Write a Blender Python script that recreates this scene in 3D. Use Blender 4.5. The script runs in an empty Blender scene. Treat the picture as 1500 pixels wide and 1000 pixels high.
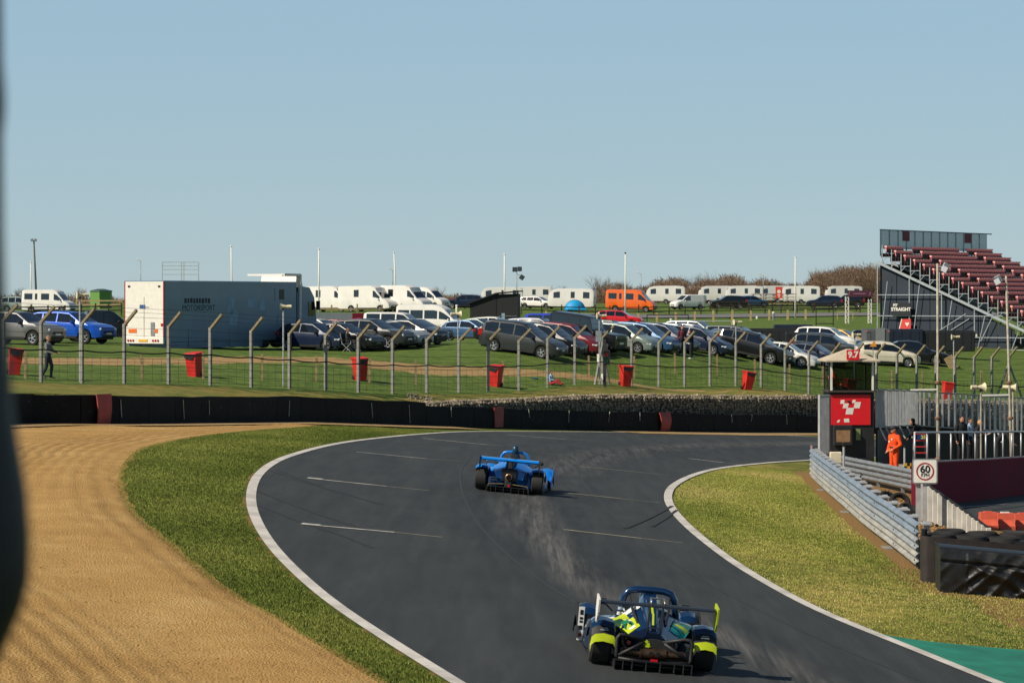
import bpy, bmesh, math, random
import numpy as np
from mathutils import Vector, Matrix, noise as mnoise

R = math.radians
random.seed(7)
rng = np.random.default_rng(11)
scene = bpy.context.scene
COL = scene.collection

# ------------------------------------------------------------------ camera
F = 4400.0          # focal length in units of a 1500 px wide picture
CZ = 5.2            # the camera stands on a spectator bank about 5 m above the nearest track
YH = 440.0          # eye level
cam_data = bpy.data.cameras.new('camera')
cam = bpy.data.objects.new('camera', cam_data)
COL.objects.link(cam)
cam.location = (0, 0, CZ)
cam.rotation_euler = (R(90), 0, 0)
cam_data.sensor_width = 36.0
cam_data.lens = F * 36.0 / 1500.0
cam_data.shift_y = -(500 - YH) / 1500.0
cam_data.clip_start = 0.1
cam_data.clip_end = 6000
cam_data.dof.use_dof = True
cam_data.dof.focus_distance = 85.0
cam_data.dof.aperture_fstop = 7.0
scene.camera = cam

# ------------------------------------------------------------------ light
SUN_EL = 41.0
sun_travel = Vector((0.86, 0.50, 0)).normalized() * math.cos(R(SUN_EL))
sun_travel.z = -math.sin(R(SUN_EL))
world = bpy.data.worlds.new('World')
scene.world = world
world.use_nodes = True
wn = world.node_tree
wn.nodes.clear()
w_out = wn.nodes.new('ShaderNodeOutputWorld')
w_bg = wn.nodes.new('ShaderNodeBackground')
w_sky = wn.nodes.new('ShaderNodeTexSky')
w_sky.sky_type = 'NISHITA'
w_sky.sun_disc = False
w_sky.sun_elevation = R(SUN_EL)
w_sky.sun_rotation = math.atan2(-sun_travel.x, -sun_travel.y)
w_sky.altitude = 0
w_sky.air_density = 0.75
w_sky.dust_density = 0.05
w_sky.ozone_density = 3.0
w_bg.inputs['Strength'].default_value = 0.05
# a bright, even haze lies over the horizon and thins out higher up
w_tc = wn.nodes.new('ShaderNodeTexCoord')
w_sep = wn.nodes.new('ShaderNodeSeparateXYZ')
w_mr = wn.nodes.new('ShaderNodeMapRange')
w_mr.interpolation_type = 'SMOOTHSTEP'
w_mr.inputs['From Min'].default_value = 0.10
w_mr.inputs['From Max'].default_value = 0.55
w_mr.inputs['To Min'].default_value = 0.8
w_mr.inputs['To Max'].default_value = 0.0
w_mix = wn.nodes.new('ShaderNodeMix')
w_mix.data_type = 'RGBA'
w_low = wn.nodes.new('ShaderNodeMix')          # paler and greyer close to the horizon
w_low.data_type = 'RGBA'
w_low.inputs[6].default_value = (6.35, 8.3, 9.0, 1)
w_low.inputs[7].default_value = (5.4, 8.05, 9.8, 1)
w_lr = wn.nodes.new('ShaderNodeMapRange')
w_lr.inputs['From Min'].default_value = 0.0
w_lr.inputs['From Max'].default_value = 0.09
wn.links.new(w_sep.outputs['Z'], w_lr.inputs['Value'])
wn.links.new(w_lr.outputs['Result'], w_low.inputs[0])
wn.links.new(w_low.outputs[2], w_mix.inputs[7])
wn.links.new(w_tc.outputs['Generated'], w_sep.inputs[0])
wn.links.new(w_sep.outputs['Z'], w_mr.inputs['Value'])
wn.links.new(w_mr.outputs['Result'], w_mix.inputs[0])
wn.links.new(w_sky.outputs[0], w_mix.inputs[6])
wn.links.new(w_mix.outputs[2], w_bg.inputs['Color'])
wn.links.new(w_bg.outputs[0], w_out.inputs['Surface'])

sun_data = bpy.data.lights.new('sun', 'SUN')
sun_data.energy = 4.2
sun_data.angle = R(0.5)
sun_data.color = (1.0, 0.89, 0.74)
sun = bpy.data.objects.new('sun', sun_data)
COL.objects.link(sun)
sun.rotation_euler = sun_travel.to_track_quat('-Z', 'Y').to_euler()
sun.location = (-60, -40, 60)

scene.view_settings.view_transform = 'Standard'
scene.view_settings.look = 'None'
scene.view_settings.exposure = 0.45
scene.view_settings.gamma = 1.0
scene.view_settings.use_curve_mapping = False
scene.cycles.max_bounces = 6
scene.cycles.transparent_max_bounces = 24
# ------------------------------------------------------------------ materials
def lin(c):
    """sRGB 0-255 triple or hex string -> linear rgba"""
    if isinstance(c, str):
        c = tuple(int(c[i:i + 2], 16) for i in (0, 2, 4))
    o = []
    for v in c:
        v /= 255.0
        o.append(v / 12.92 if v <= 0.04045 else ((v + 0.055) / 1.055) ** 2.4)
    return (*o, 1.0)

MATS = {}
def M(name, col, rough=0.6, metal=0.0, var=0.12, scale=6.0, bump=0.0, bscale=40.0, coat=0.0, spec=0.5, emit=0.0):
    """a principled material whose colour, gloss and relief vary with noise"""
    if name in MATS:
        return MATS[name]
    m = bpy.data.materials.new(name)
    m.use_nodes = True
    nt = m.node_tree
    b = nt.nodes['Principled BSDF']
    c = lin(col)
    b.inputs['Metallic'].default_value = metal
    b.inputs['Coat Weight'].default_value = coat
    b.inputs['Coat Roughness'].default_value = 0.04
    b.inputs['Specular IOR Level'].default_value = spec
    tc = nt.nodes.new('ShaderNodeTexCoord')
    n = nt.nodes.new('ShaderNodeTexNoise')
    n.inputs['Scale'].default_value = scale
    n.inputs['Detail'].default_value = 5
    nt.links.new(tc.outputs['Object'], n.inputs['Vector'])
    rp = nt.nodes.new('ShaderNodeValToRGB')
    rp.color_ramp.elements[0].position = 0.3
    rp.color_ramp.elements[1].position = 0.7
    rp.color_ramp.elements[0].color = (*[v * (1 - var) for v in c[:3]], 1)
    rp.color_ramp.elements[1].color = (*[min(1, v * (1 + var)) for v in c[:3]], 1)
    nt.links.new(n.outputs['Fac'], rp.inputs['Fac'])
    nt.links.new(rp.outputs['Color'], b.inputs['Base Color'])
    mr = nt.nodes.new('ShaderNodeMapRange')
    mr.inputs['To Min'].default_value = max(0.02, rough - 0.1 * min(1, rough * 2))
    mr.inputs['To Max'].default_value = min(1, rough + 0.1 * min(1, rough * 2))
    nt.links.new(n.outputs['Fac'], mr.inputs['Value'])
    nt.links.new(mr.outputs['Result'], b.inputs['Roughness'])
    if bump > 0:
        n2 = nt.nodes.new('ShaderNodeTexNoise')
        n2.inputs['Scale'].default_value = bscale
        n2.inputs['Detail'].default_value = 4
        nt.links.new(tc.outputs['Object'], n2.inputs['Vector'])
        bp = nt.nodes.new('ShaderNodeBump')
        bp.inputs['Strength'].default_value = bump
        bp.inputs['Distance'].default_value = 0.02
        nt.links.new(n2.outputs['Fac'], bp.inputs['Height'])
        nt.links.new(bp.outputs['Normal'], b.inputs['Normal'])
    if emit:
        b.inputs['Emission Color'].default_value = c
        b.inputs['Emission Strength'].default_value = emit
    MATS[name] = m
    return m

def glass_mat(name, tint, through=0.5, rough=0.03):
    """tinted pane: part see-through, part mirror"""
    if name in MATS:
        return MATS[name]
    m = bpy.data.materials.new(name)
    m.use_nodes = True
    nt = m.node_tree
    b = nt.nodes['Principled BSDF']
    b.inputs['Base Color'].default_value = lin(tint)
    b.inputs['Roughness'].default_value = rough
    b.inputs['Specular IOR Level'].default_value = 0.8
    t = nt.nodes.new('ShaderNodeBsdfTransparent')
    t.inputs['Color'].default_value = (0.62, 0.68, 0.68, 1)
    mx = nt.nodes.new('ShaderNodeMixShader')
    mx.inputs['Fac'].default_value = through
    nt.links.new(b.outputs[0], mx.inputs[1])
    nt.links.new(t.outputs[0], mx.inputs[2])
    nt.links.new(mx.outputs[0], nt.nodes['Material Output'].inputs['Surface'])
    MATS[name] = m
    return m

# ------------------------------------------------------------------ mesh building
class MB:
    """collects polygons with a material index each"""
    def __init__(s):
        s.v, s.f, s.m = [], [], []
    def add(s, vs, fs, mi=0):
        o = len(s.v)
        s.v += [tuple(p) for p in vs]
        s.f += [tuple(i + o for i in f) for f in fs]
        s.m += [mi] * len(fs)
        return s
    def box(s, c, d, mi=0, mat=None, bev=0.0):
        hx, hy, hz = d[0] / 2, d[1] / 2, d[2] / 2
        if bev > 0:
            b = min(bev, hx * .9, hy * .9, hz * .9)
            vs = []
            for ix in (-1, 1):
                for iy in (-1, 1):
                    for iz in (-1, 1):
                        vs += [(ix * hx, iy * (hy - b), iz * (hz - b)), (ix * (hx - b), iy * hy, iz * (hz - b)), (ix * (hx - b), iy * (hy - b), iz * hz)]
            def vi(ix, iy, iz, k): return ((ix > 0) * 4 + (iy > 0) * 2 + (iz > 0)) * 3 + k
            fs = []
            for sg in (-1, 1):
                q = [vi(sg, -1, -1, 0), vi(sg, 1, -1, 0), vi(sg, 1, 1, 0), vi(sg, -1, 1, 0)]
                fs.append(q if sg > 0 else q[::-1])
                q = [vi(-1, sg, -1, 1), vi(-1, sg, 1, 1), vi(1, sg, 1, 1), vi(1, sg, -1, 1)]
                fs.append(q if sg > 0 else q[::-1])
                q = [vi(-1, -1, sg, 2), vi(1, -1, sg, 2), vi(1, 1, sg, 2), vi(-1, 1, sg, 2)]
                fs.append(q if sg > 0 else q[::-1])
            for a in (-1, 1):
                for c2 in (-1, 1):
                    fs.append([vi(a, c2, -1, 0), vi(a, c2, -1, 1), vi(a, c2, 1, 1), vi(a, c2, 1, 0)])
                    fs.append([vi(a, -1, c2, 0), vi(a, 1, c2, 0), vi(a, 1, c2, 2), vi(a, -1, c2, 2)])
                    fs.append([vi(-1, a, c2, 1), vi(1, a, c2, 1), vi(1, a, c2, 2), vi(-1, a, c2, 2)])
                    for e in (-1, 1):
                        fs.append([vi(a, c2, e, 0), vi(a, c2, e, 1), vi(a, c2, e, 2)])
        else:
            vs = [(x, y, z) for x in (-hx, hx) for y in (-hy, hy) for z in (-hz, hz)]
            fs = [(0, 1, 3, 2), (4, 6, 7, 5), (0, 4, 5, 1), (2, 3, 7, 6), (0, 2, 6, 4), (1, 5, 7, 3)]
        out = []
        for p in vs:
            p = Vector(p)
            if mat is not None:
                p = mat @ p
            out.append(tuple(p + Vector(c)))
        return s.add(out, fs, mi)
    def bar(s, a, b, w, h=None, mi=0, up=(0, 0, 1)):
        """square bar from a to b"""
        a, b = Vector(a), Vector(b)
        h = w if h is None else h
        d = b - a
        L = d.length
        if L < 1e-6:
            return s
        x = d / L
        u = Vector(up)
        if abs(x.dot(u)) > 0.98:
            u = Vector((0, 1, 0))
        y = u.cross(x).normalized()
        z = x.cross(y)
        mt = Matrix((x, y, z)).transposed()
        return s.box((a + b) / 2, (L, w, h), mi, mt)
    def tube(s, pts, r, n=8, mi=0, caps=True):
        pts = [Vector(p) for p in pts]
        rs = r if isinstance(r, (list, tuple)) else [r] * len(pts)
        rings = []
        prev = None
        for i, p in enumerate(pts):
            if i == 0: d = pts[1] - p
            elif i == len(pts) - 1: d = p - pts[i - 1]
            else: d = (pts[i + 1] - p).normalized() + (p - pts[i - 1]).normalized()
            d.normalize()
            u = Vector((0, 0, 1)) if abs(d.z) < 0.95 else Vector((0, 1, 0))
            if prev is not None:
                u = prev
            x = (u - d * u.dot(d)).normalized()
            y = d.cross(x)
            prev = x
            rings.append([p + (x * math.cos(t) + y * math.sin(t)) * rs[i] for t in [2 * math.pi * k / n for k in range(n)]])
        return s.loft(rings, mi, caps=caps)
    def loft(s, rings, mi=0, caps=True, closed=True):
        n = len(rings[0])
        vs = [p for r in rings for p in r]
        fs = []
        for i in range(len(rings) - 1):
            for k in range(n if closed else n - 1):
                k2 = (k + 1) % n
                fs.append((i * n + k, i * n + k2, (i + 1) * n + k2, (i + 1) * n + k))
        if caps:
            fs.append(tuple(range(n - 1, -1, -1)))
            fs.append(tuple((len(rings) - 1) * n + k for k in range(n)))
        return s.add(vs, fs, mi)
    def lathe(s, prof, n=16, mi=0, c=(0, 0, 0), axis='z', caps=True):
        """profile of (radius, height) turned round an axis"""
        rings = []
        for r, h in prof:
            ring = []
            for k in range(n):
                t = 2 * math.pi * k / n
                a, b = r * math.cos(t), r * math.sin(t)
                p = (a, b, h) if axis == 'z' else ((a, h, b) if axis == 'y' else (h, a, b))
                ring.append((p[0] + c[0], p[1] + c[1], p[2] + c[2]))
            rings.append(ring)
        return s.loft(rings, mi, caps)
    def prism(s, poly, a0, a1, axis='y', mi=0, c=(0, 0, 0)):
        """2D outline pushed along an axis: outline is (x,z) for y, (y,z) for x, (x,y) for z"""
        def P(u, w, a):
            p = (u, a, w) if axis == 'y' else ((a, u, w) if axis == 'x' else (u, w, a))
            return (p[0] + c[0], p[1] + c[1], p[2] + c[2])
        n = len(poly)
        vs = [P(u, w, a0) for u, w in poly] + [P(u, w, a1) for u, w in poly]
        fs = [tuple(range(n))[::-1], tuple(range(n, 2 * n))]
        for k in range(n):
            k2 = (k + 1) % n
            fs.append((k, k2, n + k2, n + k))
        return s.add(vs, fs, mi)
    def mesh(s, name, mats, smooth=False, fix=True):
        me = bpy.data.meshes.new(name)
        me.from_pydata(s.v, [], s.f)
        for m in (mats if isinstance(mats, (list, tuple)) else [mats]):
            me.materials.append(m)
        if any(s.m):
            me.polygons.foreach_set('material_index', s.m)
        if fix:
            bm = bmesh.new()
            bm.from_mesh(me)
            bmesh.ops.recalc_face_normals(bm, faces=bm.faces)
            bm.to_mesh(me)
            bm.free()
        if smooth:
            me.polygons.foreach_set('use_smooth', [True] * len(me.polygons))
            if smooth != 'all':
                try:
                    me.set_sharp_from_angle(angle=R(38))
                except Exception:
                    pass
        me.update()
        return me
    def build(s, name, mats, parent=None, smooth=False, loc=None, rotz=None, fix=True):
        return link(name, s.mesh(name, mats, smooth, fix), parent, loc, rotz)

def link(name, me, parent=None, loc=None, rotz=None):
    o = bpy.data.objects.new(name, me)
    COL.objects.link(o)
    if parent is not None:
        o.parent = parent
    if loc is not None:
        o.location = loc
    if rotz is not None:
        o.rotation_euler = (0, 0, rotz)
    return o

def tag(o, label, cat, group=None):
    o['label'] = label
    o['category'] = cat
    if group:
        o['group'] = group
    return o

def thing(name, label, cat, loc=(0, 0, 0), rotz=0.0, group=None):
    o = bpy.data.objects.new(name, None)
    o.empty_display_size = 0.3
    COL.objects.link(o)
    o.location = loc
    o.rotation_euler = (0, 0, rotz)
    return tag(o, label, cat, group)

def struct(o):
    o['kind'] = 'structure'
    return o

def stuff(o):
    o['kind'] = 'stuff'
    return o

KIDS = {}
def copy_tree(o, parent=None):
    c = o.copy()
    COL.objects.link(c)
    c.parent = parent
    for ch in [x for x in o.children]:
        copy_tree(ch, c)
    return c

FONT_CACHE = {}
def lettering(text, size, material, parent, mtx, name='lettering', depth=0.004, bold=0.0, sx=1.0):
    """flat raised letters centred on mtx (x right, y up, z out of the sign)"""
    cu = bpy.data.curves.new(name, 'FONT')
    cu.body = text
    cu.size = size
    cu.align_x = 'CENTER'
    cu.align_y = 'CENTER'
    cu.extrude = depth
    cu.offset = bold
    cu.resolution_u = 4
    tmp = bpy.data.objects.new('tmp', cu)
    COL.objects.link(tmp)
    dg = bpy.context.evaluated_depsgraph_get()
    me = bpy.data.meshes.new_from_object(tmp.evaluated_get(dg))
    bpy.data.objects.remove(tmp)
    bpy.data.curves.remove(cu)
    me.transform(mtx @ Matrix.Diagonal((sx, 1, 1, 1)))
    me.materials.clear()
    me.materials.append(material)
    return link(name, me, parent)

def face_mtx(loc, normal, up=(0, 0, 1)):
    n = Vector(normal).normalized()
    x = Vector(up).cross(n).normalized()
    y = n.cross(x)
    m = Matrix((x, y, n)).transposed().to_4x4()
    m.translation = Vector(loc)
    return m
# ------------------------------------------------------------------ the lie of the land
def smooth_table(ys, vs, win=15, lo=-60, hi=2600):
    g = np.arange(lo, hi, 1.0)
    t = np.interp(g, ys, vs)
    k = np.ones(win) / win
    tp = np.pad(t, win // 2, mode='edge')
    return g, np.convolve(np.convolve(tp, k, 'valid'), np.ones(1), 'same')

_hg, _hv = smooth_table([0, 30, 40, 55, 72, 92, 110, 130, 157, 180, 400], [4.85, 4.82, 4.8, 4.66, 4.6, 4.9, 5.27, 5.7, 6.2, 6.6, 6.6])
_bg, _bv = smooth_table([0, 40, 72, 110, 140, 157, 400], [.09, .09, .09, .075, .06, .045, .045])
def T(X, Y):
    """height of the circuit: it falls away to the inside of the corner and, past a crest, into the distance"""
    X = np.asarray(X, float); Y = np.asarray(Y, float)
    xe = np.where(X < -8, -8 + 0.3 * (X + 8), X)
    xe = np.where(xe > 24, 24 + 0.1 * (xe - 24), xe)
    z = CZ - (np.interp(Y, _hg, _hv) + np.interp(Y, _bg, _bv) * xe)
    t = np.clip((26 - Y) / 21, 0, 1)
    t = t * t * (3 - 2 * t)
    return z * (1 - t) + (CZ - 1.65) * t          # the bank the camera stands on

def Tz(X, Y): return float(T(X, Y))

def hit(px, py, lo=24.0, hi=260.0):
    """where the sight line through a picture point meets the circuit's surface"""
    Y = np.linspace(lo, hi, 6000)
    X = (px - 750) / F * Y
    d = (CZ - T(X, Y)) * F / Y - (py - YH)
    i = int(np.argmax(d <= 0))
    return Vector((X[i], Y[i], Tz(X[i], Y[i])))

def at(px, py, s):
    """picture point at a distance where one metre spans s picture units"""
    return Vector(((px - 750) / s, F / s, CZ - (py - YH) / s))

_ctl = [  # bank and paddock: picture x, y of the ground and units per metre there
    (30, 573, 41), (150, 575, 40), (300, 582, 37.5), (400, 588, 36), (500, 594, 35), (590, 598, 33.8),
    (660, 581, 32.3), (800, 578, 30.8), (1000, 576, 28.6), (1195, 580, 27.2), (1400, 587, 26.4), (1600, 592, 25.6), (-200, 566, 45),
    (70, 560, 37), (300, 564, 35), (575, 575, 33), (760, 572, 30.5), (965, 567, 27.5), (1185, 577, 26), (1400, 583, 25.2),
    (-200, 548, 40), (1700, 590, 24.0),
    (75, 505, 28.5), (200, 506, 28), (420, 510, 26), (560, 511, 26.5), (770, 516, 27), (950, 520, 25.6), (1060, 524, 24.4),
    (1180, 530, 23), (1310, 532, 22.6), (1480, 535, 21.6), (-200, 500, 29), (1800, 540, 21),
    (1212, 514, 20.8), (1050, 509, 22), (900, 504, 22), (720, 501, 21.5), (560, 501, 21.5), (150, 498, 24.5), (1450, 522, 19.6),
    (100, 485, 20), (470, 492, 19), (640, 491, 17.5), (800, 489, 18), (908, 478, 14.5), (1050, 481, 16), (1250, 484, 17),
    (1450, 505, 18), (-200, 480, 20), (1800, 505, 18),
    (60, 458, 13), (480, 456, 13), (600, 454, 13), (730, 462, 14), (1000, 463, 13), (1200, 465, 13), (1500, 468, 13), (-300, 458, 13), (1900, 470, 13),
    (60, 450, 11), (500, 450, 11), (800, 450, 11.3), (925, 448, 11), (1080, 448.5, 11), (1250, 449, 11), (1500, 451, 11), (-300, 450, 11), (1900, 452, 11),
    (-300, 443.5, 8), (100, 443, 8), (750, 443, 8), (1300, 443, 8), (1900, 444, 8),
]
_CP = np.array([[(a - 750) / s, F / s, (b - YH) / s] for a, b, s in _ctl])
_SX, _SY = 0.10, 0.05
def _tps(r2): return np.where(r2 > 1e-9, r2 * np.log(r2 + 1e-12), 0)
_P = np.c_[_CP[:, 0] * _SX, _CP[:, 1] * _SY]
_n = len(_P)
_K = _tps(((_P[:, None] - _P[None]) ** 2).sum(-1)) + np.eye(_n) * 0.01
_A = np.zeros((_n + 3, _n + 3)); _A[:_n, :_n] = _K; _A[:_n, _n] = 1; _A[:_n, _n + 1:] = _P; _A[_n:, :_n] = _A[:_n, _n:].T
_W = np.linalg.solve(_A, np.r_[_CP[:, 2], 0, 0, 0])
def B(X, Y):
    """height of the bank and the paddock behind the tyre wall"""
    X = np.asarray(X, float); Y = np.asarray(Y, float)
    yc = np.minimum(Y, 540.0)
    xc = X * (yc / np.maximum(Y, 1))
    xc = np.clip(xc, (-420 - 750) / F * yc, (2050 - 750) / F * yc)
    q = np.stack([xc * _SX, yc * _SY], -1)
    h = _tps(((q[..., None, :] - _P) ** 2).sum(-1)) @ _W[:_n] + _W[_n] + q @ _W[_n + 1:]
    return CZ - h

def Bz(X, Y): return float(B(X, Y))

def park(px, s):
    """a spot on the paddock ground"""
    X, Y = (px - 750) / s, F / s
    return Vector((X, Y, Bz(X, Y)))

def spline(pts, step=0.5):
    """smooth curve through points, resampled by length"""
    P = [Vector(p) for p in pts]
    P = [P[0] * 2 - P[1]] + P + [P[-1] * 2 - P[-2]]
    out = []
    for i in range(1, len(P) - 2):
        for k in range(24):
            t = k / 24
            a, b, c, d = P[i - 1], P[i], P[i + 1], P[i + 2]
            out.append(0.5 * ((2 * b) + (c - a) * t + (2 * a - 5 * b + 4 * c - d) * t * t + (3 * b - a - 3 * c + d) * t ** 3))
    out.append(P[-2])
    L = np.r_[0, np.cumsum([(out[i + 1] - out[i]).length for i in range(len(out) - 1)])]
    n = max(2, int(L[-1] / step) + 1)
    A = np.array([tuple(p) for p in out])
    q = np.linspace(0, L[-1], n)
    return [Vector((np.interp(t, L, A[:, 0]), np.interp(t, L, A[:, 1]), np.interp(t, L, A[:, 2]))) for t in q]

# edges of the circuit, as curves on its surface
outer_px = [(760, 1062), (668, 1004), (600, 962), (500, 897), (450, 858), (400, 809), (373, 768), (363, 735), (368, 706), (386, 685), (420, 668), (480, 652), (540, 643), (620, 635.5), (700, 632), (860, 632.5), (1000, 635), (1195, 639), (1400, 644), (1700, 652)]
inner_px = [(1600, 1052), (1460, 999), (1390, 970), (1300, 934), (1200, 893), (1100, 838), (1050, 803), (1010, 770), (988, 745), (982, 728), (990, 712), (1020, 696), (1060, 686), (1120, 679), (1180, 675), (1270, 671), (1400, 669), (1700, 668)]
OUT = spline([hit(*p) for p in outer_px], 0.5)
INN = spline([hit(*p) for p in inner_px], 0.5)
def x_of_y(curve):
    a = np.array([(p.y, p.x) for p in curve])
    a = a[np.argsort(a[:, 0])]
    k = 9
    ap = np.pad(a[:, 1], k // 2, mode='edge')
    return a[:, 0], np.convolve(ap, np.ones(k) / k, 'valid')
_oy, _ox = x_of_y(OUT)
_iy, _ix = x_of_y(INN)
def Xo(Y): return np.interp(Y, _oy, _ox)
def Xi(Y): return np.interp(Y, _iy, _ix)
grav_px = [(700, 1085), (620, 1032), (560, 995), (500, 960), (450, 927), (367, 883), (300, 840), (260, 800), (207, 762), (184, 722), (183, 695), (192, 676), (213, 658), (253, 647), (307, 638), (373, 631), (430, 627), (470, 624)]
GRV = spline([hit(*p) for p in grav_px], 0.5)
_gy, _gx = x_of_y(GRV)
def Xg(Y): return np.interp(Y, _gy, _gx)

# tyre wall line
wall_px = [(-260, 49), (-120, 46), (30, 42), (150, 41), (300, 38.6), (450, 36.2), (600, 34.2), (720, 32.7), (900, 30.7), (1060, 29.3), (1195, 28), (1400, 27.0), (1600, 26.2)]
WALL = spline([Vector(((a - 750) / s, F / s, 0)) for a, s in wall_px], 0.5)
for p in WALL: p.z = Tz(p.x, p.y)
_wa = np.array([(p.x, p.y) for p in WALL])
def Ywall(X): return np.interp(X, _wa[:, 0], _wa[:, 1])
# inside barrier line (steel rails)
rail_px = [(1347, 836), (1310, 806), (1270, 775), (1240, 748), (1215, 726), (1195, 707), (1189, 699)]
RAIL = spline([hit(*p) for p in rail_px], 0.25)
_ra = np.array([(p.y, p.x) for p in RAIL]); _ra = _ra[np.argsort(_ra[:, 0])]
def Xrail(Y): return np.interp(Y, _ra[:, 0], _ra[:, 1])

# ------------------------------------------------------------------ ground materials
def nodes(name):
    m = bpy.data.materials.new(name)
    m.use_nodes = True
    nt = m.node_tree
    return m, nt, nt.nodes['Principled BSDF']
def noise_node(nt, vec, scale, detail=6, rough=0.6, dist=0.0):
    n = nt.nodes.new('ShaderNodeTexNoise')
    n.inputs['Scale'].default_value = scale
    n.inputs['Detail'].default_value = detail
    n.inputs['Roughness'].default_value = rough
    n.inputs['Distortion'].default_value = dist
    if vec is not None: nt.links.new(vec, n.inputs['Vector'])
    return n.outputs['Fac']
def ramp(nt, fac, stops):
    r = nt.nodes.new('ShaderNodeValToRGB')
    el = r.color_ramp.elements
    while len(el) < len(stops): el.new(0.5)
    for e, (p, c) in zip(el, stops):
        e.position = p; e.color = lin(c) if not isinstance(c, float) else (c, c, c, 1)
    nt.links.new(fac, r.inputs['Fac'])
    return r.outputs['Color']
def mix(nt, fac, a, b, mode='MIX'):
    x = nt.nodes.new('ShaderNodeMix')
    x.data_type = 'RGBA'; x.blend_type = mode
    if isinstance(fac, float): x.inputs[0].default_value = fac
    else: nt.links.new(fac, x.inputs[0])
    for k, c in ((6, a), (7, b)):
        if isinstance(c, (str, tuple)): x.inputs[k].default_value = lin(c)
        else: nt.links.new(c, x.inputs[k])
    return x.outputs[2]
def math_node(nt, op, a, b=None, clamp=False):
    n = nt.nodes.new('ShaderNodeMath'); n.operation = op; n.use_clamp = clamp
    for k, v in ((0, a), (1, b)):
        if v is None: continue
        if isinstance(v, (int, float)): n.inputs[k].default_value = v
        else: nt.links.new(v, n.inputs[k])
    return n.outputs[0]
def attr(nt, name):
    a = nt.nodes.new('ShaderNodeAttribute'); a.attribute_name = name
    return a.outputs['Fac']
def bump(nt, b, h, strength, dist):
    n = nt.nodes.new('ShaderNodeBump')
    n.inputs['Strength'].default_value = strength
    n.inputs['Distance'].default_value = dist
    nt.links.new(h, n.inputs['Height'])
    nt.links.new(n.outputs['Normal'], b.inputs['Normal'])
def geo_pos(nt):
    return nt.nodes.new('ShaderNodeNewGeometry').outputs['Position']
def stretch(nt, vec, sc):
    m = nt.nodes.new('ShaderNodeMapping'); m.inputs['Scale'].default_value = sc
    nt.links.new(vec, m.inputs['Vector'])
    return m.outputs[0]

def grass_material(name, cols, dry_cols, dirt_col, fscale=22):
    m, nt, b = nodes(name)
    p = geo_pos(nt)
    big = noise_node(nt, p, 0.22, 5, 0.6)
    mid = noise_node(nt, p, 1.6, 6, 0.65)
    fine = noise_node(nt, p, fscale, 5, 0.75)
    f = math_node(nt, 'ADD', math_node(nt, 'MULTIPLY', mid, 0.55), math_node(nt, 'MULTIPLY', fine, 0.45))
    g = ramp(nt, f, [(0.33, cols[0]), (0.5, cols[1]), (0.66, cols[2])])
    d = ramp(nt, f, [(0.35, dry_cols[0]), (0.62, dry_cols[1])])
    dry = attr(nt, 'dry')
    k = math_node(nt, 'ADD', dry, math_node(nt, 'MULTIPLY', math_node(nt, 'SUBTRACT', big, 0.5), 0.8))
    k = math_node(nt, 'ADD', k, math_node(nt, 'MULTIPLY', math_node(nt, 'SUBTRACT', mid, 0.5), 1.1))
    c = mix(nt, ramp(nt, k, [(0.28, 0.0), (0.75, 1.0)]), g, d)
    dirt = attr(nt, 'dirt')
    k2 = math_node(nt, 'ADD', dirt, math_node(nt, 'MULTIPLY', math_node(nt, 'SUBTRACT', mid, 0.5), 1.2))
    c = mix(nt, ramp(nt, k2, [(0.45, 0.0), (0.7, 1.0)]), c, ramp(nt, fine, [(0.3, dirt_col[0]), (0.7, dirt_col[1])]))
    nt.links.new(c, b.inputs['Base Color'])
    b.inputs['Roughness'].default_value = 0.9
    b.inputs['Specular IOR Level'].default_value = 0.15
    bump(nt, b, math_node(nt, 'ADD', fine, mid), 0.9, 0.05)
    return m
GRASS = grass_material('grass', ('38441a', '566224', '747b35'), ('858036', 'ab9a55'), ('6e5433', 'a58553'))
BANK_GRASS = grass_material('bank_grass', ('33471a', '52672a', '758243'), ('66672c', '8f7c45'), ('80683f', 'b2966a'), 9)

def asphalt_material():
    m, nt, b = nodes('asphalt')
    p = geo_pos(nt)
    fine = noise_node(nt, p, 60, 3, 0.8)
    mid = noise_node(nt, p, 0.5, 5, 0.6)
    along = noise_node(nt, stretch(nt, p, (2.2, 0.16, 1)), 1.0, 5, 0.65, 0.4)
    c = ramp(nt, math_node(nt, 'ADD', math_node(nt, 'MULTIPLY', fine, 0.55), math_node(nt, 'MULTIPLY', along, 0.45)), [(0.3, '202324'), (0.5, '323637'), (0.7, '484a49')])
    c = mix(nt, ramp(nt, mid, [(0.35, 0.0), (0.75, 0.35)]), c, '3e4244')
    dust = attr(nt, 'dust')
    streak = noise_node(nt, stretch(nt, p, (9, 0.22, 1)), 1.0, 6, 0.7, 0.5)
    k = math_node(nt, 'MULTIPLY', dust, ramp(nt, streak, [(0.36, 0.0), (0.68, 1.0)]), True)
    c = mix(nt, math_node(nt, 'MULTIPLY', k, 0.7), c, '86827c')
    rub = attr(nt, 'rubber')
    rn = noise_node(nt, stretch(nt, p, (4, 0.3, 1)), 1.0, 4, 0.6)
    k = math_node(nt, 'MULTIPLY', rub, ramp(nt, rn, [(0.4, 0.0), (0.65, 0.8)]), True)
    c = mix(nt, k, c, '1f2123')
    nt.links.new(c, b.inputs['Base Color'])
    b.inputs['Roughness'].default_value = 0.82
    b.inputs['Specular IOR Level'].default_value = 0.25
    bump(nt, b, fine, 0.5, 0.01)
    return m
ASPHALT = asphalt_material()

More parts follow.
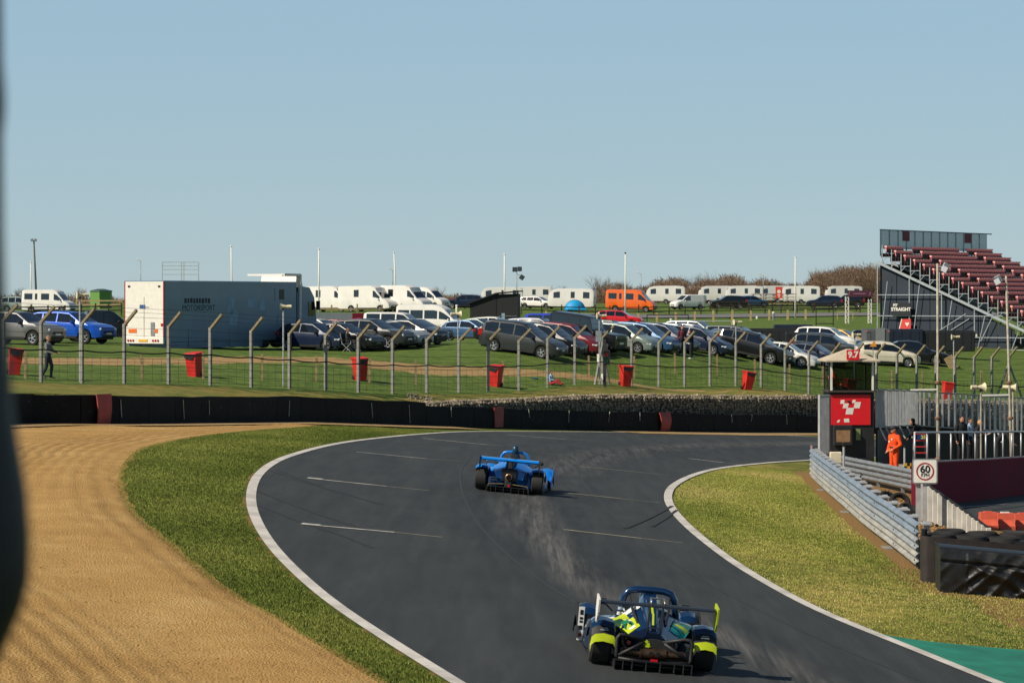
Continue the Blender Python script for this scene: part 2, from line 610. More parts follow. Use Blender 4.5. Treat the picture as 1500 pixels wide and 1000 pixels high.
def gravel_material(name, cols):
    m, nt, b = nodes(name)
    p = geo_pos(nt)
    vo = nt.nodes.new('ShaderNodeTexVoronoi'); vo.inputs['Scale'].default_value = 26
    nt.links.new(p, vo.inputs['Vector'])
    mid = noise_node(nt, p, 0.45, 6, 0.7)
    fine = noise_node(nt, p, 30, 4, 0.8)
    f = math_node(nt, 'ADD', math_node(nt, 'MULTIPLY', mid, 0.5), math_node(nt, 'MULTIPLY', fine, 0.5))
    c = ramp(nt, f, [(0.3, cols[0]), (0.5, cols[1]), (0.7, cols[2])])
    c = mix(nt, ramp(nt, vo.outputs['Distance'], [(0.05, 0.5), (0.35, 0.0)]), c, cols[2])
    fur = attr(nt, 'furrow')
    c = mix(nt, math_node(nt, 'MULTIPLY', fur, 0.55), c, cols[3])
    nt.links.new(c, b.inputs['Base Color'])
    b.inputs['Roughness'].default_value = 0.92
    b.inputs['Specular IOR Level'].default_value = 0.15
    bump(nt, b, math_node(nt, 'ADD', vo.outputs['Distance'], fine), 1.0, 0.03)
    return m
GRAVEL = gravel_material('gravel', ('957140', 'bb9457', 'd5b77e', '6e5029'))
EARTH = gravel_material('earth', ('7d6544', 'a58a60', 'c4ac84', '6a563a'))
def worn_paint(name, fresh, worn, base):
    m, nt, b = nodes(name)
    p = geo_pos(nt)
    n1 = noise_node(nt, p, 7, 6, 0.75)
    n2 = noise_node(nt, p, 1.1, 5, 0.6)
    c = ramp(nt, n2, [(0.35, worn), (0.6, fresh)])
    k = math_node(nt, 'ADD', math_node(nt, 'MULTIPLY', n1, 0.75), math_node(nt, 'MULTIPLY', n2, 0.25))
    c = mix(nt, ramp(nt, k, [(0.57, 0.0), (0.66, 0.75)]), c, base)
    nt.links.new(c, b.inputs['Base Color'])
    b.inputs['Roughness'].default_value = 0.8
    return m
LINE_WHITE = worn_paint('line_white', 'cbc7bf', 'a9a59c', '6a6862')
LINE_THIN = M('line_thin', 'b4b1a8', 0.8, var=0.3, scale=5)
LINE_OLD = M('line_old', '8c8a72', 0.8, var=0.3, scale=5)
GREEN_PAINT = M('green_paint', '12705a', 0.75, var=0.25, scale=1.5, bump=0.2)

def set_attr(me, name, vals):
    a = me.attributes.new(name, 'FLOAT', 'POINT')
    a.data.foreach_set('value', np.asarray(vals, np.float32))

def grid_mesh(name, XX, YY, ZZ, material, attrs=None):
    r, c = XX.shape
    vs = np.stack([XX, YY, ZZ], -1).reshape(-1, 3)
    i = np.arange((r - 1) * c).reshape(r - 1, c)[:, :-1].ravel()
    fs = np.stack([i, i + 1, i + c + 1, i + c], 1)
    me = bpy.data.meshes.new(name)
    me.from_pydata(vs.tolist(), [], fs.tolist())
    me.materials.append(material)
    me.polygons.foreach_set('use_smooth', [True] * len(me.polygons))
    for k, v in (attrs or {}).items():
        set_attr(me, k, v.reshape(-1))
    me.update()
    return me

# ground of the circuit
gx = np.r_[[-600, -400, -250, -160, -120], np.arange(-90, -24, 3), np.arange(-24, 26, 0.5), np.arange(26, 92, 3), [120, 160, 250, 400, 600]]
gy = np.r_[[-300, -150, -80, -45], np.arange(-30, 24, 2), np.arange(24, 170, 0.6), np.arange(170, 215, 3)]
XX, YY = np.meshgrid(gx, gy)
ZZ = T(XX, YY)
ins = Xrail(YY) - XX                      # distance from the inside rails
dirt = np.clip(1.15 - np.abs(ins) / 1.15, 0, 1) * (YY > 55) * (YY < 103) + 1.0 * ((ins < 0) & (YY > 50) & (YY < 104))
edge = np.clip(1 - (Xo(YY) - XX) / 0.6, 0, 1) * ((Xo(YY) - XX) > -0.4) * 0.62
dirt = np.maximum(dirt, edge)
dry = np.where(XX > Xi(YY), 0.42, 0.08) + 0.25 * np.clip(1 - np.abs(XX - Xrail(YY) + 2.2) / 2.0, 0, 1)
ZZ = ZZ - 0.15 * ((XX > Xo(YY) + 0.6) & (XX < Xi(YY) - 0.6) & (YY > 30))      # road bed below the asphalt
struct(link('ground', grid_mesh('ground', XX, YY, ZZ, GRASS, {'dry': dry, 'dirt': dirt})))

# bank and paddock
EDGE_X = np.array([p.x for p in WALL]); EDGE_Y = np.array([p.y for p in WALL]) + 0.75
sel = np.unique(np.linspace(0, len(WALL) - 1, 150).astype(int))
ex, ey = EDGE_X[sel], EDGE_Y[sel]
ex = np.r_[[-500, -250, -130, -80, -50, -34], ex, [44, 60, 90, 140, 260, 500]]; ey = np.r_[[60, 74, 82, 85, 87, 88.5], ey, np.full(6, ey[-1]) + [2, 4, 6, 8, 8, 8]]
ts = np.r_[0, np.linspace(0.004, 0.2, 26), np.linspace(0.22, 1.2, 36), np.geomspace(1.25, 26, 26)]
rowsX = [ex]; rowsY = [ey]
XX = np.array([ex * (1 + t) for t in ts]); YY = np.array([ey * (1 + t) for t in ts])
ZZ = B(XX, YY)
nz = np.array([[mnoise.noise((x * 0.25, y * 0.25, 3.1)) for x, y in zip(a, b)] for a, b in zip(XX, YY)])
ZZ = ZZ + nz * 0.05 * np.clip((ts[:, None]) * 40, 0, 1)
XX = np.vstack([ex, XX]); YY = np.vstack([ey, YY]); ZZ = np.vstack([T(ex, ey) - 0.4, ZZ])
dirt = np.zeros_like(XX); dry = np.full_like(XX, 0.05)
PX = XX / YY * F + 750; PS = F / YY
PY = YH + (CZ - ZZ) * PS
# the worn strip along the top of the bank and the gravel path behind the fence
fence_s = np.interp(PX, [70, 300, 575, 760, 965, 1185, 1400], [37, 35, 33, 30.5, 27.5, 26, 25.2])
dry += 0.55 * (PS > fence_s + 0.2)
path_s = np.interp(PX, [-200, 0, 180, 300, 450, 620, 720, 900, 1100], [34.8, 33, 32.0, 31.0, 29.6, 29.6, 29.0, 28.0, 27.4])
path_w = np.interp(PX, [-200, 300, 620, 800, 1000, 1100], [0.75, 0.8, 0.7, 0.35, 0.2, 0.0])
dirt += np.clip(1.4 - np.abs(PS - path_s) / np.maximum(path_w, 0.01), 0, 1) * (path_w > 0.02)
rt = np.interp(PX, [740, 900, 1100, 1300, 1600], [13.2, 13.2, 12.9, 12.6, 12.4])
struct(link('paddock_ground', grid_mesh('paddock_ground', XX, YY, ZZ, BANK_GRASS, {'dry': dry, 'dirt': dirt})))

# circuit asphalt, one sheet
ty = np.arange(26, 168, 0.5)
u = np.linspace(0, 1, 61)
xo, xi = Xo(ty)[:, None], Xi(ty)[:, None]
XX = xo + (xi - xo) * u[None]
YY = np.repeat(ty[:, None], 61, 1)
ZZ = T(XX, YY) + 0.012
def near_poly(XX, YY, pts, w):
    """1 on a curve, falling to 0 at distance w; the curve is given on the surface"""
    best = np.full(XX.shape, 1e9)
    for p in pts:
        best = np.minimum(best, (XX - p.x) ** 2 + ((YY - p.y) * 0.6) ** 2)
    return np.clip(1 - np.sqrt(best) / w, 0, 1)
dust = np.zeros_like(XX)
for pts, w, k in (([(768, 728), (790, 765), (815, 810), (850, 850), (885, 875)], 0.62, 1.0), ([(740, 735), (765, 775), (800, 800)], 0.6, 0.35),
                  ([(800, 692), (860, 672), (930, 660), (1040, 652), (1180, 650), (1300, 650)], 1.5, 0.55),
                  ([(1000, 905), (1060, 935), (1120, 962), (1180, 1000)], 0.7, 0.8), ([(850, 850), (960, 880), (1060, 935)], 0.5, 0.3)):
    dust = np.maximum(dust, near_poly(XX, YY, spline([hit(*p) for p in pts], 0.4), w) * k)
rub = np.clip(1 - np.abs((XX - xo) / (xi - xo) - 0.62) / 0.3, 0, 1) * 0.95
track = struct(link('track', grid_mesh('track', XX, YY, ZZ, ASPHALT, {'dust': np.clip(dust, 0, 1), 'rubber': rub})))

def ribbon(name, curve, w0, w1, dz, material, side=1, surf=T, seg=1, ends=None):
    """flat strip along a curve from offset w0 to w1 (to its right), dz above the surface"""
    rows = []
    C = [Vector((p.x, p.y, 0)) for p in curve]
    for i, p in enumerate(C):
        d = (C[min(i + 1, len(C) - 1)] - C[max(i - 1, 0)]).normalized()
        n = Vector((d.y, -d.x, 0))
        rows.append([p + n * (w0 + (w1 - w0) * k / seg) for k in range(seg + 1)])
    A = np.array([[tuple(q) for q in r] for r in rows])
    me = grid_mesh(name, A[..., 0], A[..., 1], surf(A[..., 0], A[..., 1]) + dz, material)
    return link(name, me)

# white edge lines with a slightly ragged paint edge
OUTs = [Vector((float(Xo(y)), y, 0)) for y in np.arange(26, 175, 0.6)]
INNs = [Vector((float(Xi(y)), y, 0)) for y in np.arange(26, 150, 0.6)]
struct(ribbon('edge_line', OUTs, -0.04, 0.17, 0.022, LINE_WHITE, seg=2))
struct(ribbon('edge_line', INNs, -0.17, 0.04, 0.022, LINE_WHITE, seg=2))

# paving joints that follow the bend
SEAM = M('tar_seam', '2a2c2d', 0.8, var=0.2); 
for k_, m_, w_ in ((4.6, SEAM, .03), (7.9, SEAM, .025)):
    struct(ribbon('paving_joint', [p + Vector((k_ + .25 * math.sin(p.y * .11), 0, 0)) for p in OUTs if p.y < 128], -w_, w_, .0165, m_))

# painted grid lines across the corner, and old ones half worn away
for a, b, c in (((450, 701), (566, 713), (628, 719.5)), ((441, 768.5), (578, 780.5), (648, 788)), ((522, 662.5), (625, 672.5), (675, 676)),
                ((620, 642.5), (715, 652), (745, 654)), ((742, 637), (830, 644), (890, 647)), ((848, 683.5), (930, 691.5), (982, 697)),
                ((832, 723), (910, 731), (966, 737)), ((826, 776.5), (940, 789.5), (1000, 796)), ((1010, 672), (1060, 678), (1085, 681))):
    pa, pb, pc = hit(*a), hit(*b), hit(*c)
    fresh = a[0] < 800 or a[0] > 1000
    struct(ribbon('grid_line', spline([pa, pb], 0.5), -0.07, 0.07, 0.021, LINE_THIN if fresh else LINE_OLD))
    struct(ribbon('grid_line', spline([pb + Vector((0.02, -0.03, 0)), pc], 0.5), -0.035, 0.035, 0.021, LINE_OLD))
    if a[0] < 500:
        struct(ribbon('grid_line', spline([pa + Vector((0, 0.03, 0)), pa + Vector((0.35, 0.0, 0))], 0.1), -0.22, 0.1, 0.024, LINE_THIN))
SKID_SHADOW = M('skid_and_shadow', '232427', 0.85, var=0.1)  # streaks on the left are painted pole shadows, those at the apex tyre rubber
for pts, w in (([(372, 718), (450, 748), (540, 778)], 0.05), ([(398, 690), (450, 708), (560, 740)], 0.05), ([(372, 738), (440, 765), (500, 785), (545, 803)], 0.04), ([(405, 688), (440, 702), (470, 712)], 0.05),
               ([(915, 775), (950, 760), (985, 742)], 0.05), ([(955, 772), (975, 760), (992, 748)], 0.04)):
    struct(ribbon('skid_shadow_mark', spline([hit(*p) for p in pts], 0.5), -w, w, 0.018 if pts[0][0] < 900 else 0.026, SKID_SHADOW))

# gravel trap with raked furrows
ty = np.arange(30, 125, 0.45)
jag = np.array([0.12 * mnoise.noise((y * 0.5, 1.7, 0)) + 0.06 * mnoise.noise((y * 1.9, 5.1, 0)) for y in ty])
off = np.r_[0, np.arange(0.06, 11, 0.065), np.arange(11, 18, 0.3), np.arange(18, 60, 1.5)]
XX = (Xg(ty) + jag)[:, None] - off[None]
YY = np.repeat(ty[:, None], len(off), 1)
ph = off[None] + 0.5 * np.array([[mnoise.noise((o * 0.35, y * 0.06, 2.2)) for o in off] for y in ty])
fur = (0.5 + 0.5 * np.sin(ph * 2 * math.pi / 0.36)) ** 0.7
amp = np.array([[max(0.05, 0.45 + 1.2 * mnoise.noise((o * 0.35, y * 0.03, 9.0))) for o in off] for y in ty])
ZZ = T(XX, YY) + 0.014 + (0.018 * fur * amp + 0.03 * np.clip(np.sin(ph * 1.5), 0, 1)) * np.clip(off[None] / 0.8, 0, 1)
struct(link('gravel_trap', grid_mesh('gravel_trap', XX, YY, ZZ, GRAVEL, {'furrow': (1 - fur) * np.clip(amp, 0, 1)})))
# pale stony strip at the foot of the tyre wall
left_wall = [p for p in WALL if -20 < p.x < -3.0]
struct(ribbon('gravel_strip', [p + Vector((0.0, -0.15, 0)) for p in left_wall], 0.0, 2.2, 0.055, EARTH, seg=3))
right_wall = [p for p in WALL if 4.0 < p.x < 30]
struct(ribbon('gravel_strip', right_wall, 0.0, 2.4, 0.03, EARTH, seg=3))

# green painted run-off
gp = spline([hit(*p) for p in [(1268, 925), (1300, 931), (1350, 939), (1420, 946), (1500, 953), (1620, 962)]], 0.4)
_yy = np.linspace(28, 47.4, 300); _xx = Xi(_yy)
cx = np.linspace(5.75, 22, 90)
ytop = np.interp(cx, [p.x for p in gp], [p.y for p in gp]); ybot = np.interp(-cx, -_xx, _yy) + .02
uu = np.linspace(0, 1, 40)
YY = ybot[:, None] + (np.maximum(ytop, ybot) - ybot)[:, None] * uu[None]; XX = np.repeat(cx[:, None], 40, 1)
struct(link('green_run_off', grid_mesh('green_run_off', XX, YY, T(XX, YY) + 0.014, GREEN_PAINT)))

# far service road in the paddock
rp = [at(a, b, s) for a, b, s in ((880, 464, 13.3), (1000, 465, 13.1), (1100, 466, 12.9), (1200, 468, 12.6), (1300, 470, 12.4), (1450, 472, 12.2), (1700, 474, 12))]
C = spline(rp, 2)
for p in C: p.z = 0
struct(ribbon('service_road', C, -6, 5, 0.10, M('old_asphalt', '6b6a6a', 0.85, var=0.15, scale=0.4, bump=0.2), surf=B, seg=6))
# ------------------------------------------------------------------ parked vehicles
GLASS = M('vehicle_glass', '10181c', 0.04, var=0.1, spec=0.9, coat=0.6)
TRIM = M('black_trim', '141517', 0.55, var=0.15)
RUBBER = M('tyre_rubber', '191919', 0.85, var=0.2, scale=10)
ALLOY = M('alloy', 'b9bcc0', 0.3, metal=0.7, var=0.08)
HEADLAMP = M('headlamp_lens', 'd9dee0', 0.08, var=0.05, coat=0.5)
TAILLAMP = M('tail_lamp_lens', 'a11218', 0.2, var=0.1, coat=0.4)
PLATE_W = M('plate_white', 'e4e4de', 0.5, var=0.04)
PLATE_Y = M('plate_yellow', 'd9a520', 0.5, var=0.04)

def paint(name, col, rough=0.32, metal=0.25):
    return M('paint_' + name, col, rough + 0.06, metal * 0.6, var=0.05, scale=1.5, coat=0.35)
PAINT = dict(
    silver=paint('silver', '9aa0a3', 0.35, 0.6), grey=paint('grey', '6a6a6b', 0.35, 0.5), charcoal=paint('charcoal', '2e3234', 0.35, 0.3),
    black=paint('black', '121417', 0.25, 0.1), navy=paint('navy', '14233d', 0.28, 0.3), blue=paint('blue', '0f4fb8', 0.28, 0.3),
    bright_blue=paint('bright_blue', '1a35b5', 0.3, 0.1), white=paint('white', 'dcdad4', 0.35, 0.0), cream=paint('cream', 'd9d0bb', 0.4, 0.0), red=paint('red', 'c3101a', 0.3, 0.05),
    maroon=paint('maroon', '6f1d24', 0.35, 0.1), orange=paint('orange', 'e2641a', 0.35, 0.0), sage=paint('sage', '82918b', 0.35, 0.45),
    steel_blue=paint('steel_blue', '33577c', 0.3, 0.4), yellow=paint('yellow', 'd0a021', 0.35, 0.1), dark_green=paint('dark_green', '1d4736', 0.5, 0.0))

KIND = dict(
    hatch=dict(L=4.15, W=1.78, wr=0.31, ax=(1.28, -1.28), sill=0.24, belt=[(-2.1, .98), (0, .92), (2.1, .86)], tumble=.24,
               top=[(-2.08, .93), (-2.0, 1.06), (-1.72, 1.33), (-1.3, 1.44), (-0.3, 1.5), (0.25, 1.46), (1.12, 1.0), (1.75, .86), (2.02, .72), (2.08, .62)],
               side=[(-1.62, -.52), (-.46, .78)], screen=(.3, 1.06), back=(-1.97, -1.62)),
    estate=dict(L=4.75, W=1.84, wr=0.32, ax=(1.45, -1.4), sill=0.23, belt=[(-2.4, .98), (0, .92), (2.4, .85)], tumble=.24,
                top=[(-2.38, .92), (-2.3, 1.06), (-2.02, 1.38), (-1.6, 1.44), (-0.4, 1.49), (0.3, 1.45), (1.2, .98), (2.0, .85), (2.32, .72), (2.38, .6)],
                side=[(-1.95, -1.2), (-1.13, -.3), (-.24, .86)], screen=(.36, 1.13), back=(-2.27, -1.98)),
    saloon=dict(L=4.75, W=1.83, wr=0.32, ax=(1.42, -1.38), sill=0.23, belt=[(-2.4, .98), (0, .92), (2.4, .84)], tumble=.25,
                top=[(-2.38, .8), (-2.32, 1.0), (-1.85, 1.03), (-1.1, 1.37), (-0.4, 1.45), (0.2, 1.43), (1.12, .97), (1.95, .84), (2.3, .7), (2.38, .58)],
                side=[(-1.35, -.42), (-.36, .8)], screen=(.26, 1.05), back=(-1.78, -1.15)),
    suv=dict(L=4.65, W=1.9, wr=0.365, ax=(1.38, -1.36), sill=0.32, belt=[(-2.35, 1.12), (0, 1.05), (2.35, 1.0)], tumble=.2,
             top=[(-2.32, 1.02), (-2.25, 1.2), (-1.98, 1.55), (-1.6, 1.64), (-0.4, 1.69), (0.3, 1.64), (1.1, 1.14), (1.9, 1.02), (2.25, .88), (2.32, .7)],
             side=[(-1.95, -1.3), (-1.23, -.4), (-.33, .8)], screen=(.36, 1.04), back=(-2.22, -1.95)),
    mpv=dict(L=4.65, W=1.86, wr=0.33, ax=(1.42, -1.35), sill=0.26, belt=[(-2.3, 1.02), (0, .98), (2.3, .9)], tumble=.2,
             top=[(-2.3, .98), (-2.25, 1.2), (-2.0, 1.6), (-1.7, 1.68), (-0.4, 1.73), (0.2, 1.68), (1.35, 1.02), (1.95, .9), (2.25, .74), (2.32, .6)],
             side=[(-2.0, -1.22), (-1.15, -.32), (-.25, 1.0)], screen=(.28, 1.28), back=(-2.24, -1.98)),
    coupe=dict(L=4.3, W=1.78, wr=0.32, ax=(1.3, -1.25), sill=0.2, belt=[(-2.1, .9), (0, .85), (2.1, .78)], tumble=.27,
               top=[(-2.13, .75), (-2.08, .92), (-1.6, 1.0), (-.8, 1.25), (-0.2, 1.31), (0.2, 1.29), (1.05, .88), (1.8, .76), (2.08, .62), (2.13, .52)],
               side=[(-1.1, -.3), (-.24, .72)], screen=(.26, .98), back=(-1.5, -.86)),
    fourbyfour=dict(L=4.3, W=1.8, wr=0.4, ax=(1.3, -1.2), sill=0.42, belt=[(-2.2, 1.2), (2.2, 1.15)], tumble=.1,
                    top=[(-2.12, 1.15), (-2.1, 1.85), (-2.0, 1.93), (-0.5, 1.96), (0.35, 1.92), (.62, 1.25), (.7, 1.2), (1.95, 1.15), (2.1, 1.1), (2.14, .7)],
                    side=[(-1.98, -1.0), (-.9, -.25), (-.17, .42)], screen=(.38, .6), back=(-2.115, -2.1)),
    small_van=dict(L=4.4, W=1.8, wr=0.31, ax=(1.5, -1.25), sill=0.26, belt=[(-2.2, 1.1), (2.2, .98)], tumble=.1,
                   top=[(-2.2, 1.6), (-2.15, 1.78), (-1.9, 1.84), (0.0, 1.84), (0.5, 1.78), (1.35, 1.12), (1.95, .98), (2.17, .82), (2.2, .6)],
                   side=[(.1, 1.02)], screen=(.58, 1.28), back=(-2.19, -2.17)),
    van=dict(L=4.95, W=1.92, wr=0.34, ax=(1.55, -1.45), sill=0.27, belt=[(-2.5, 1.18), (2.5, 1.06)], tumble=.13,
             top=[(-2.48, 1.6), (-2.44, 1.86), (-2.2, 1.94), (0.2, 1.96), (0.75, 1.88), (1.62, 1.2), (2.2, 1.05), (2.44, .85), (2.48, .6)],
             side=[(-2.2, -1.1), (-1.0, .12), (.22, 1.28)], screen=(.84, 1.55), back=(-2.47, -2.44)),
    minibus=dict(L=5.9, W=2.0, wr=0.36, ax=(1.95, -1.75), sill=0.3, belt=[(-3, 1.3), (3, 1.2)], tumble=.1,
                 top=[(-2.95, 1.9), (-2.92, 2.4), (-2.7, 2.56), (0.4, 2.56), (1.0, 2.4), (1.3, 2.18), (2.15, 1.32), (2.65, 1.14), (2.9, .9), (2.95, .6)],
                 side=[(-2.75, -1.75), (-1.65, -.55), (-.42, .72), (.86, 1.85)], screen=(1.36, 2.1), back=(-2.94, -2.91), wtop=0.66),
    camper=dict(L=5.9, W=2.02, wr=0.35, ax=(1.95, -1.75), sill=0.32, belt=[(-3, 1.4), (3, 1.25)], tumble=.08,
                top=[(-2.95, 1.9), (-2.92, 2.45), (-2.75, 2.58), (0.9, 2.6), (1.35, 2.4), (1.55, 2.1), (2.2, 1.35), (2.65, 1.15), (2.9, .9), (2.95, .55)],
                side=[(-2.6, -1.6), (-1.3, -1.0), (-.55, .45), (1.0, 1.95)], screen=(1.6, 2.15), back=(-2.94, -2.91), wtop=0.68),
    motorhome=dict(L=6.6, W=2.25, wr=0.35, ax=(2.15, -1.6), sill=0.38, belt=[(-3.3, 1.5), (1.2, 1.5), (3.3, 1.25)], tumble=.05,
                   top=[(-3.3, 1.9), (-3.28, 2.7), (-3.1, 2.84), (0.9, 2.86), (1.55, 2.62), (1.8, 2.2), (2.48, 1.42), (2.98, 1.18), (3.25, .9), (3.3, .6)],
                   side=[(-1.2, -.55), (1.25, 2.15)], screen=(1.85, 2.42), back=(-3.295, -3.28), wtop=0.7),
    caravan=dict(L=5.6, W=2.2, wr=0.32, ax=(-0.1,), sill=0.42, belt=[(-2.8, 1.3), (2.8, 1.3)], tumble=.04,
                 top=[(-2.8, 1.4), (-2.78, 2.3), (-2.6, 2.5), (-1.5, 2.58), (1.6, 2.55), (2.3, 2.35), (2.65, 1.9), (2.78, 1.2), (2.8, .8)],
                 side=[(-2.3, -1.5), (-.5, .0), (1.3, 2.1)], screen=(2.36, 2.62), back=(-2.79, -2.775), wtop=0.72),
    pickup=dict(L=5.2, W=1.86, wr=0.38, ax=(1.65, -1.5), sill=0.38, belt=[(-2.6, 1.1), (2.6, 1.06)], tumble=.17,
                top=[(-2.58, 1.0), (-2.55, 1.12), (-1.05, 1.12), (-.95, 1.7), (-.6, 1.78), (.2, 1.78), (.55, 1.7), (1.2, 1.16), (2.1, 1.05), (2.5, .9), (2.58, .65)],
                side=[(-.88, -.1), (-.02, .9)], screen=(.6, 1.14), back=(-1.04, -.96)),
)

def car_shell(k):
    """body shell with open wheel arches; returns polygons for body and for each pane"""
    d = KIND[k]
    L, W, wr = d['L'], d['W'], d['wr']
    Ra = wr * 1.2
    tx = [p[0] for p in d['top']]; tz = [p[1] for p in d['top']]
    xs = set(tx) | set(np.linspace(-L / 2, L / 2, 25)) | {-L / 2 + .06, L / 2 - .06}
    for a in d['ax']:
        for t in np.linspace(-1, 1, 13):
            xs.add(a + Ra * math.sin(t * math.pi / 2))
    for a, b in d['side'] + [d['screen'], d['back']]:
        xs |= {a, b}
    xs = sorted(x for x in xs if min(tx) <= x <= max(tx))
    keep = [xs[0]]
    must = set(tx)
    for a, b in d['side'] + [d['screen'], d['back']]: must |= {a, b}
    for x in xs[1:]:
        if x - keep[-1] > 0.012: keep.append(x)
        elif x in must: keep[-1] = x
    xs = keep
    rings = []
    for x in xs:
        e = max(0, (abs(x) - (L / 2 - .5)) / .5)
        w = W / 2 * (1 - (0.16 if k not in ('caravan', 'motorhome', 'minibus', 'camper', 'fourbyfour') else 0.05) * e * e)
        zt = float(np.interp(x, tx, tz))
        zl = d['sill'] + 0.06 * e
        for a in d['ax']:
            if abs(x - a) < Ra: zl = max(zl, wr + math.sqrt(Ra * Ra - (x - a) ** 2))
        zb = min(float(np.interp(x, *zip(*d['belt']))), zt - .05)
        zb = max(zb, zl + 0.03)
        zt = max(zt, zb + 0.04)
        yr = w * (.985 - d['tumble'] * min(1, (zt - zb) / .55)) if zt - zb > .06 else w * .93
        bl = (w * .985, zb); re = (yr, zt - .035 * min(1, (zt - zb) / .2))
        wt = d.get('wtop', .9)
        lerp = lambda t: (bl[0] + (re[0] - bl[0]) * t, bl[1] + (re[1] - bl[1]) * t)
        half = [(w * .95, zl), (w, zl + (zb - zl) * .55), bl, lerp(.1), lerp(wt if zt - zb > .3 else .9), re, (yr * .88, zt - .004), (0, zt + .015)]
        rings.append([(x, y, z) for y, z in half] + [(x, -y, z) for y, z in half[-2::-1]])
    n = 15
    body, panes = MB(), []
    vs = [p for r in rings for p in r]
    bf = []
    def inside(i, rg): return rg[0] - 1e-4 <= xs[i] and xs[i + 1] <= rg[1] + 1e-4
    pane_faces = {}
    for i in range(len(xs) - 1):
        for j in range(n - 1):
            f = (i * n + j, i * n + j + 1, (i + 1) * n + j + 1, (i + 1) * n + j)
            key = None
            if j in (3, 10):
                for q, rg in enumerate(d['side']):
                    if inside(i, rg): key = ('side_window', q, j)
            if j in (6, 7):
                if inside(i, d['screen']): key = ('windscreen', 0, 0)
                if inside(i, d['back']): key = ('rear_window', 0, 0)
            if key is None: bf.append(f)
            else: pane_faces.setdefault(key, []).append(f)
    bf.append(tuple(range(n))); bf.append(tuple((len(xs) - 1) * n + k2 for k2 in range(n - 1, -1, -1)))
    body.add(vs, bf)
    out = []
    for key, fs in pane_faces.items():
        ids = sorted({i for f in fs for i in f}); mp = {g: q for q, g in enumerate(ids)}
        mb = MB()
        mb.add([(vs[g][0], vs[g][1] * .992, vs[g][2] - .004) for g in ids], [tuple(mp[g] for g in f) for f in fs])
        out.append((key[0], mb))
    return body, out

VCACHE = {}
def wheel_mesh(r):
    if ('w', r) in VCACHE: return VCACHE[('w', r)]
    t = MB()
    t.lathe([(r * .62, -.09), (r * .93, -.1), (r, -.06), (r, .06), (r * .93, .1), (r * .62, .09), (r * .6, .03), (.02, .02)], 20, axis='y', caps=True)
    rim = MB()
    rim.lathe([(r * .55, .07), (r * .64, .095), (r * .64, .06), (r * .55, .05)], 20, axis='y', caps=False)
    for q in range(5):
        a = q * 2 * math.pi / 5
        for da in (-.13, .13):
            rim.bar((.05 * math.cos(a), .075, .05 * math.sin(a)), (r * .6 * math.cos(a + da), .075, r * .6 * math.sin(a + da)), .04, .03)
    rim.lathe([(.01, .1), (.07, .095), (.075, .05)], 10, axis='y', caps=False)
    VCACHE[('w', r)] = (t.mesh('wheel', RUBBER, True), rim.mesh('rim', ALLOY, True))
    return VCACHE[('w', r)]

def vehicle_parts(k):
    if k in VCACHE: return VCACHE[k]
    d = KIND[k]
    body, panes = car_shell(k)
    L, W = d['L'], d['W']
    parts = [('body', body.mesh('body', TRIM, True), 'paint')]
    for nm, mb in panes: parts.append((nm, mb.mesh(nm, GLASS, True), None))
    ch = MB()
    ch.box((0, 0, (d['sill'] + .62) / 2 - .02), (L * .94, W * .72, .62 - d['sill'] + .1))
    if len(d['ax']) == 2:
        a, b = d['ax']
        for s in (-1, 1):
            ch.box(((a + b) / 2, s * W * .475, d['sill'] + .03), (a - b - d['wr'] * 2.6, .04, .12))
    parts.append(('chassis', ch.mesh('chassis', TRIM), None))
    zf = d['top'][-2][1]; zr = d['top'][0][1]
    if k != 'caravan':
        g = MB(); g.box((L / 2 - .045, 0, zf - .24), (.14, W * .5, .13), bev=.02); g.box((L / 2 - .05, 0, d['sill'] + .12), (.14, W * .62, .13), bev=.02)
        parts.append(('grille', g.mesh('grille', TRIM), None))
        for s in (-1, 1):
            h = MB(); h.box((L / 2 - .2, s * W * .365, zf - .09), (.34, .34, .15), 0, Matrix.Rotation(-s * .38, 3, 'Z'), .04)
            parts.append(('headlight', h.mesh('headlight', HEADLAMP, True), None))
            m = MB(); xm = d['side'][-1][1] - .12; zm = d['belt'][-1][1] + .12
            m.box((xm, s * (W / 2 + .09), zm), (.12, .2, .15), 0, None, .04)
            parts.append(('wing_mirror', m.mesh('wing_mirror', TRIM), 'mirror'))
        p = MB(); p.box((L / 2 + .01, 0, d['sill'] + .25), (.03, .5, .11))
        parts.append(('number_plate', p.mesh('number_plate', PLATE_W), None))
    for s in (-1, 1):
        t = MB()
        tall = k in ('small_van', 'van', 'minibus', 'camper', 'mpv', 'suv', 'fourbyfour', 'motorhome')
        t.box((-L / 2 + .1, s * W * .43, min(zr, 1.0) - .02), (.26, .16, .38 if tall else .18), 0, None, .03)
        parts.append(('tail_light', t.mesh('tail_light', TAILLAMP), None))
    p = MB(); p.box((-L / 2 - .005, 0, .62), (.03, .5, .11))
    parts.append(('number_plate', p.mesh('number_plate', PLATE_Y), None))
    VCACHE[k] = parts
    return parts

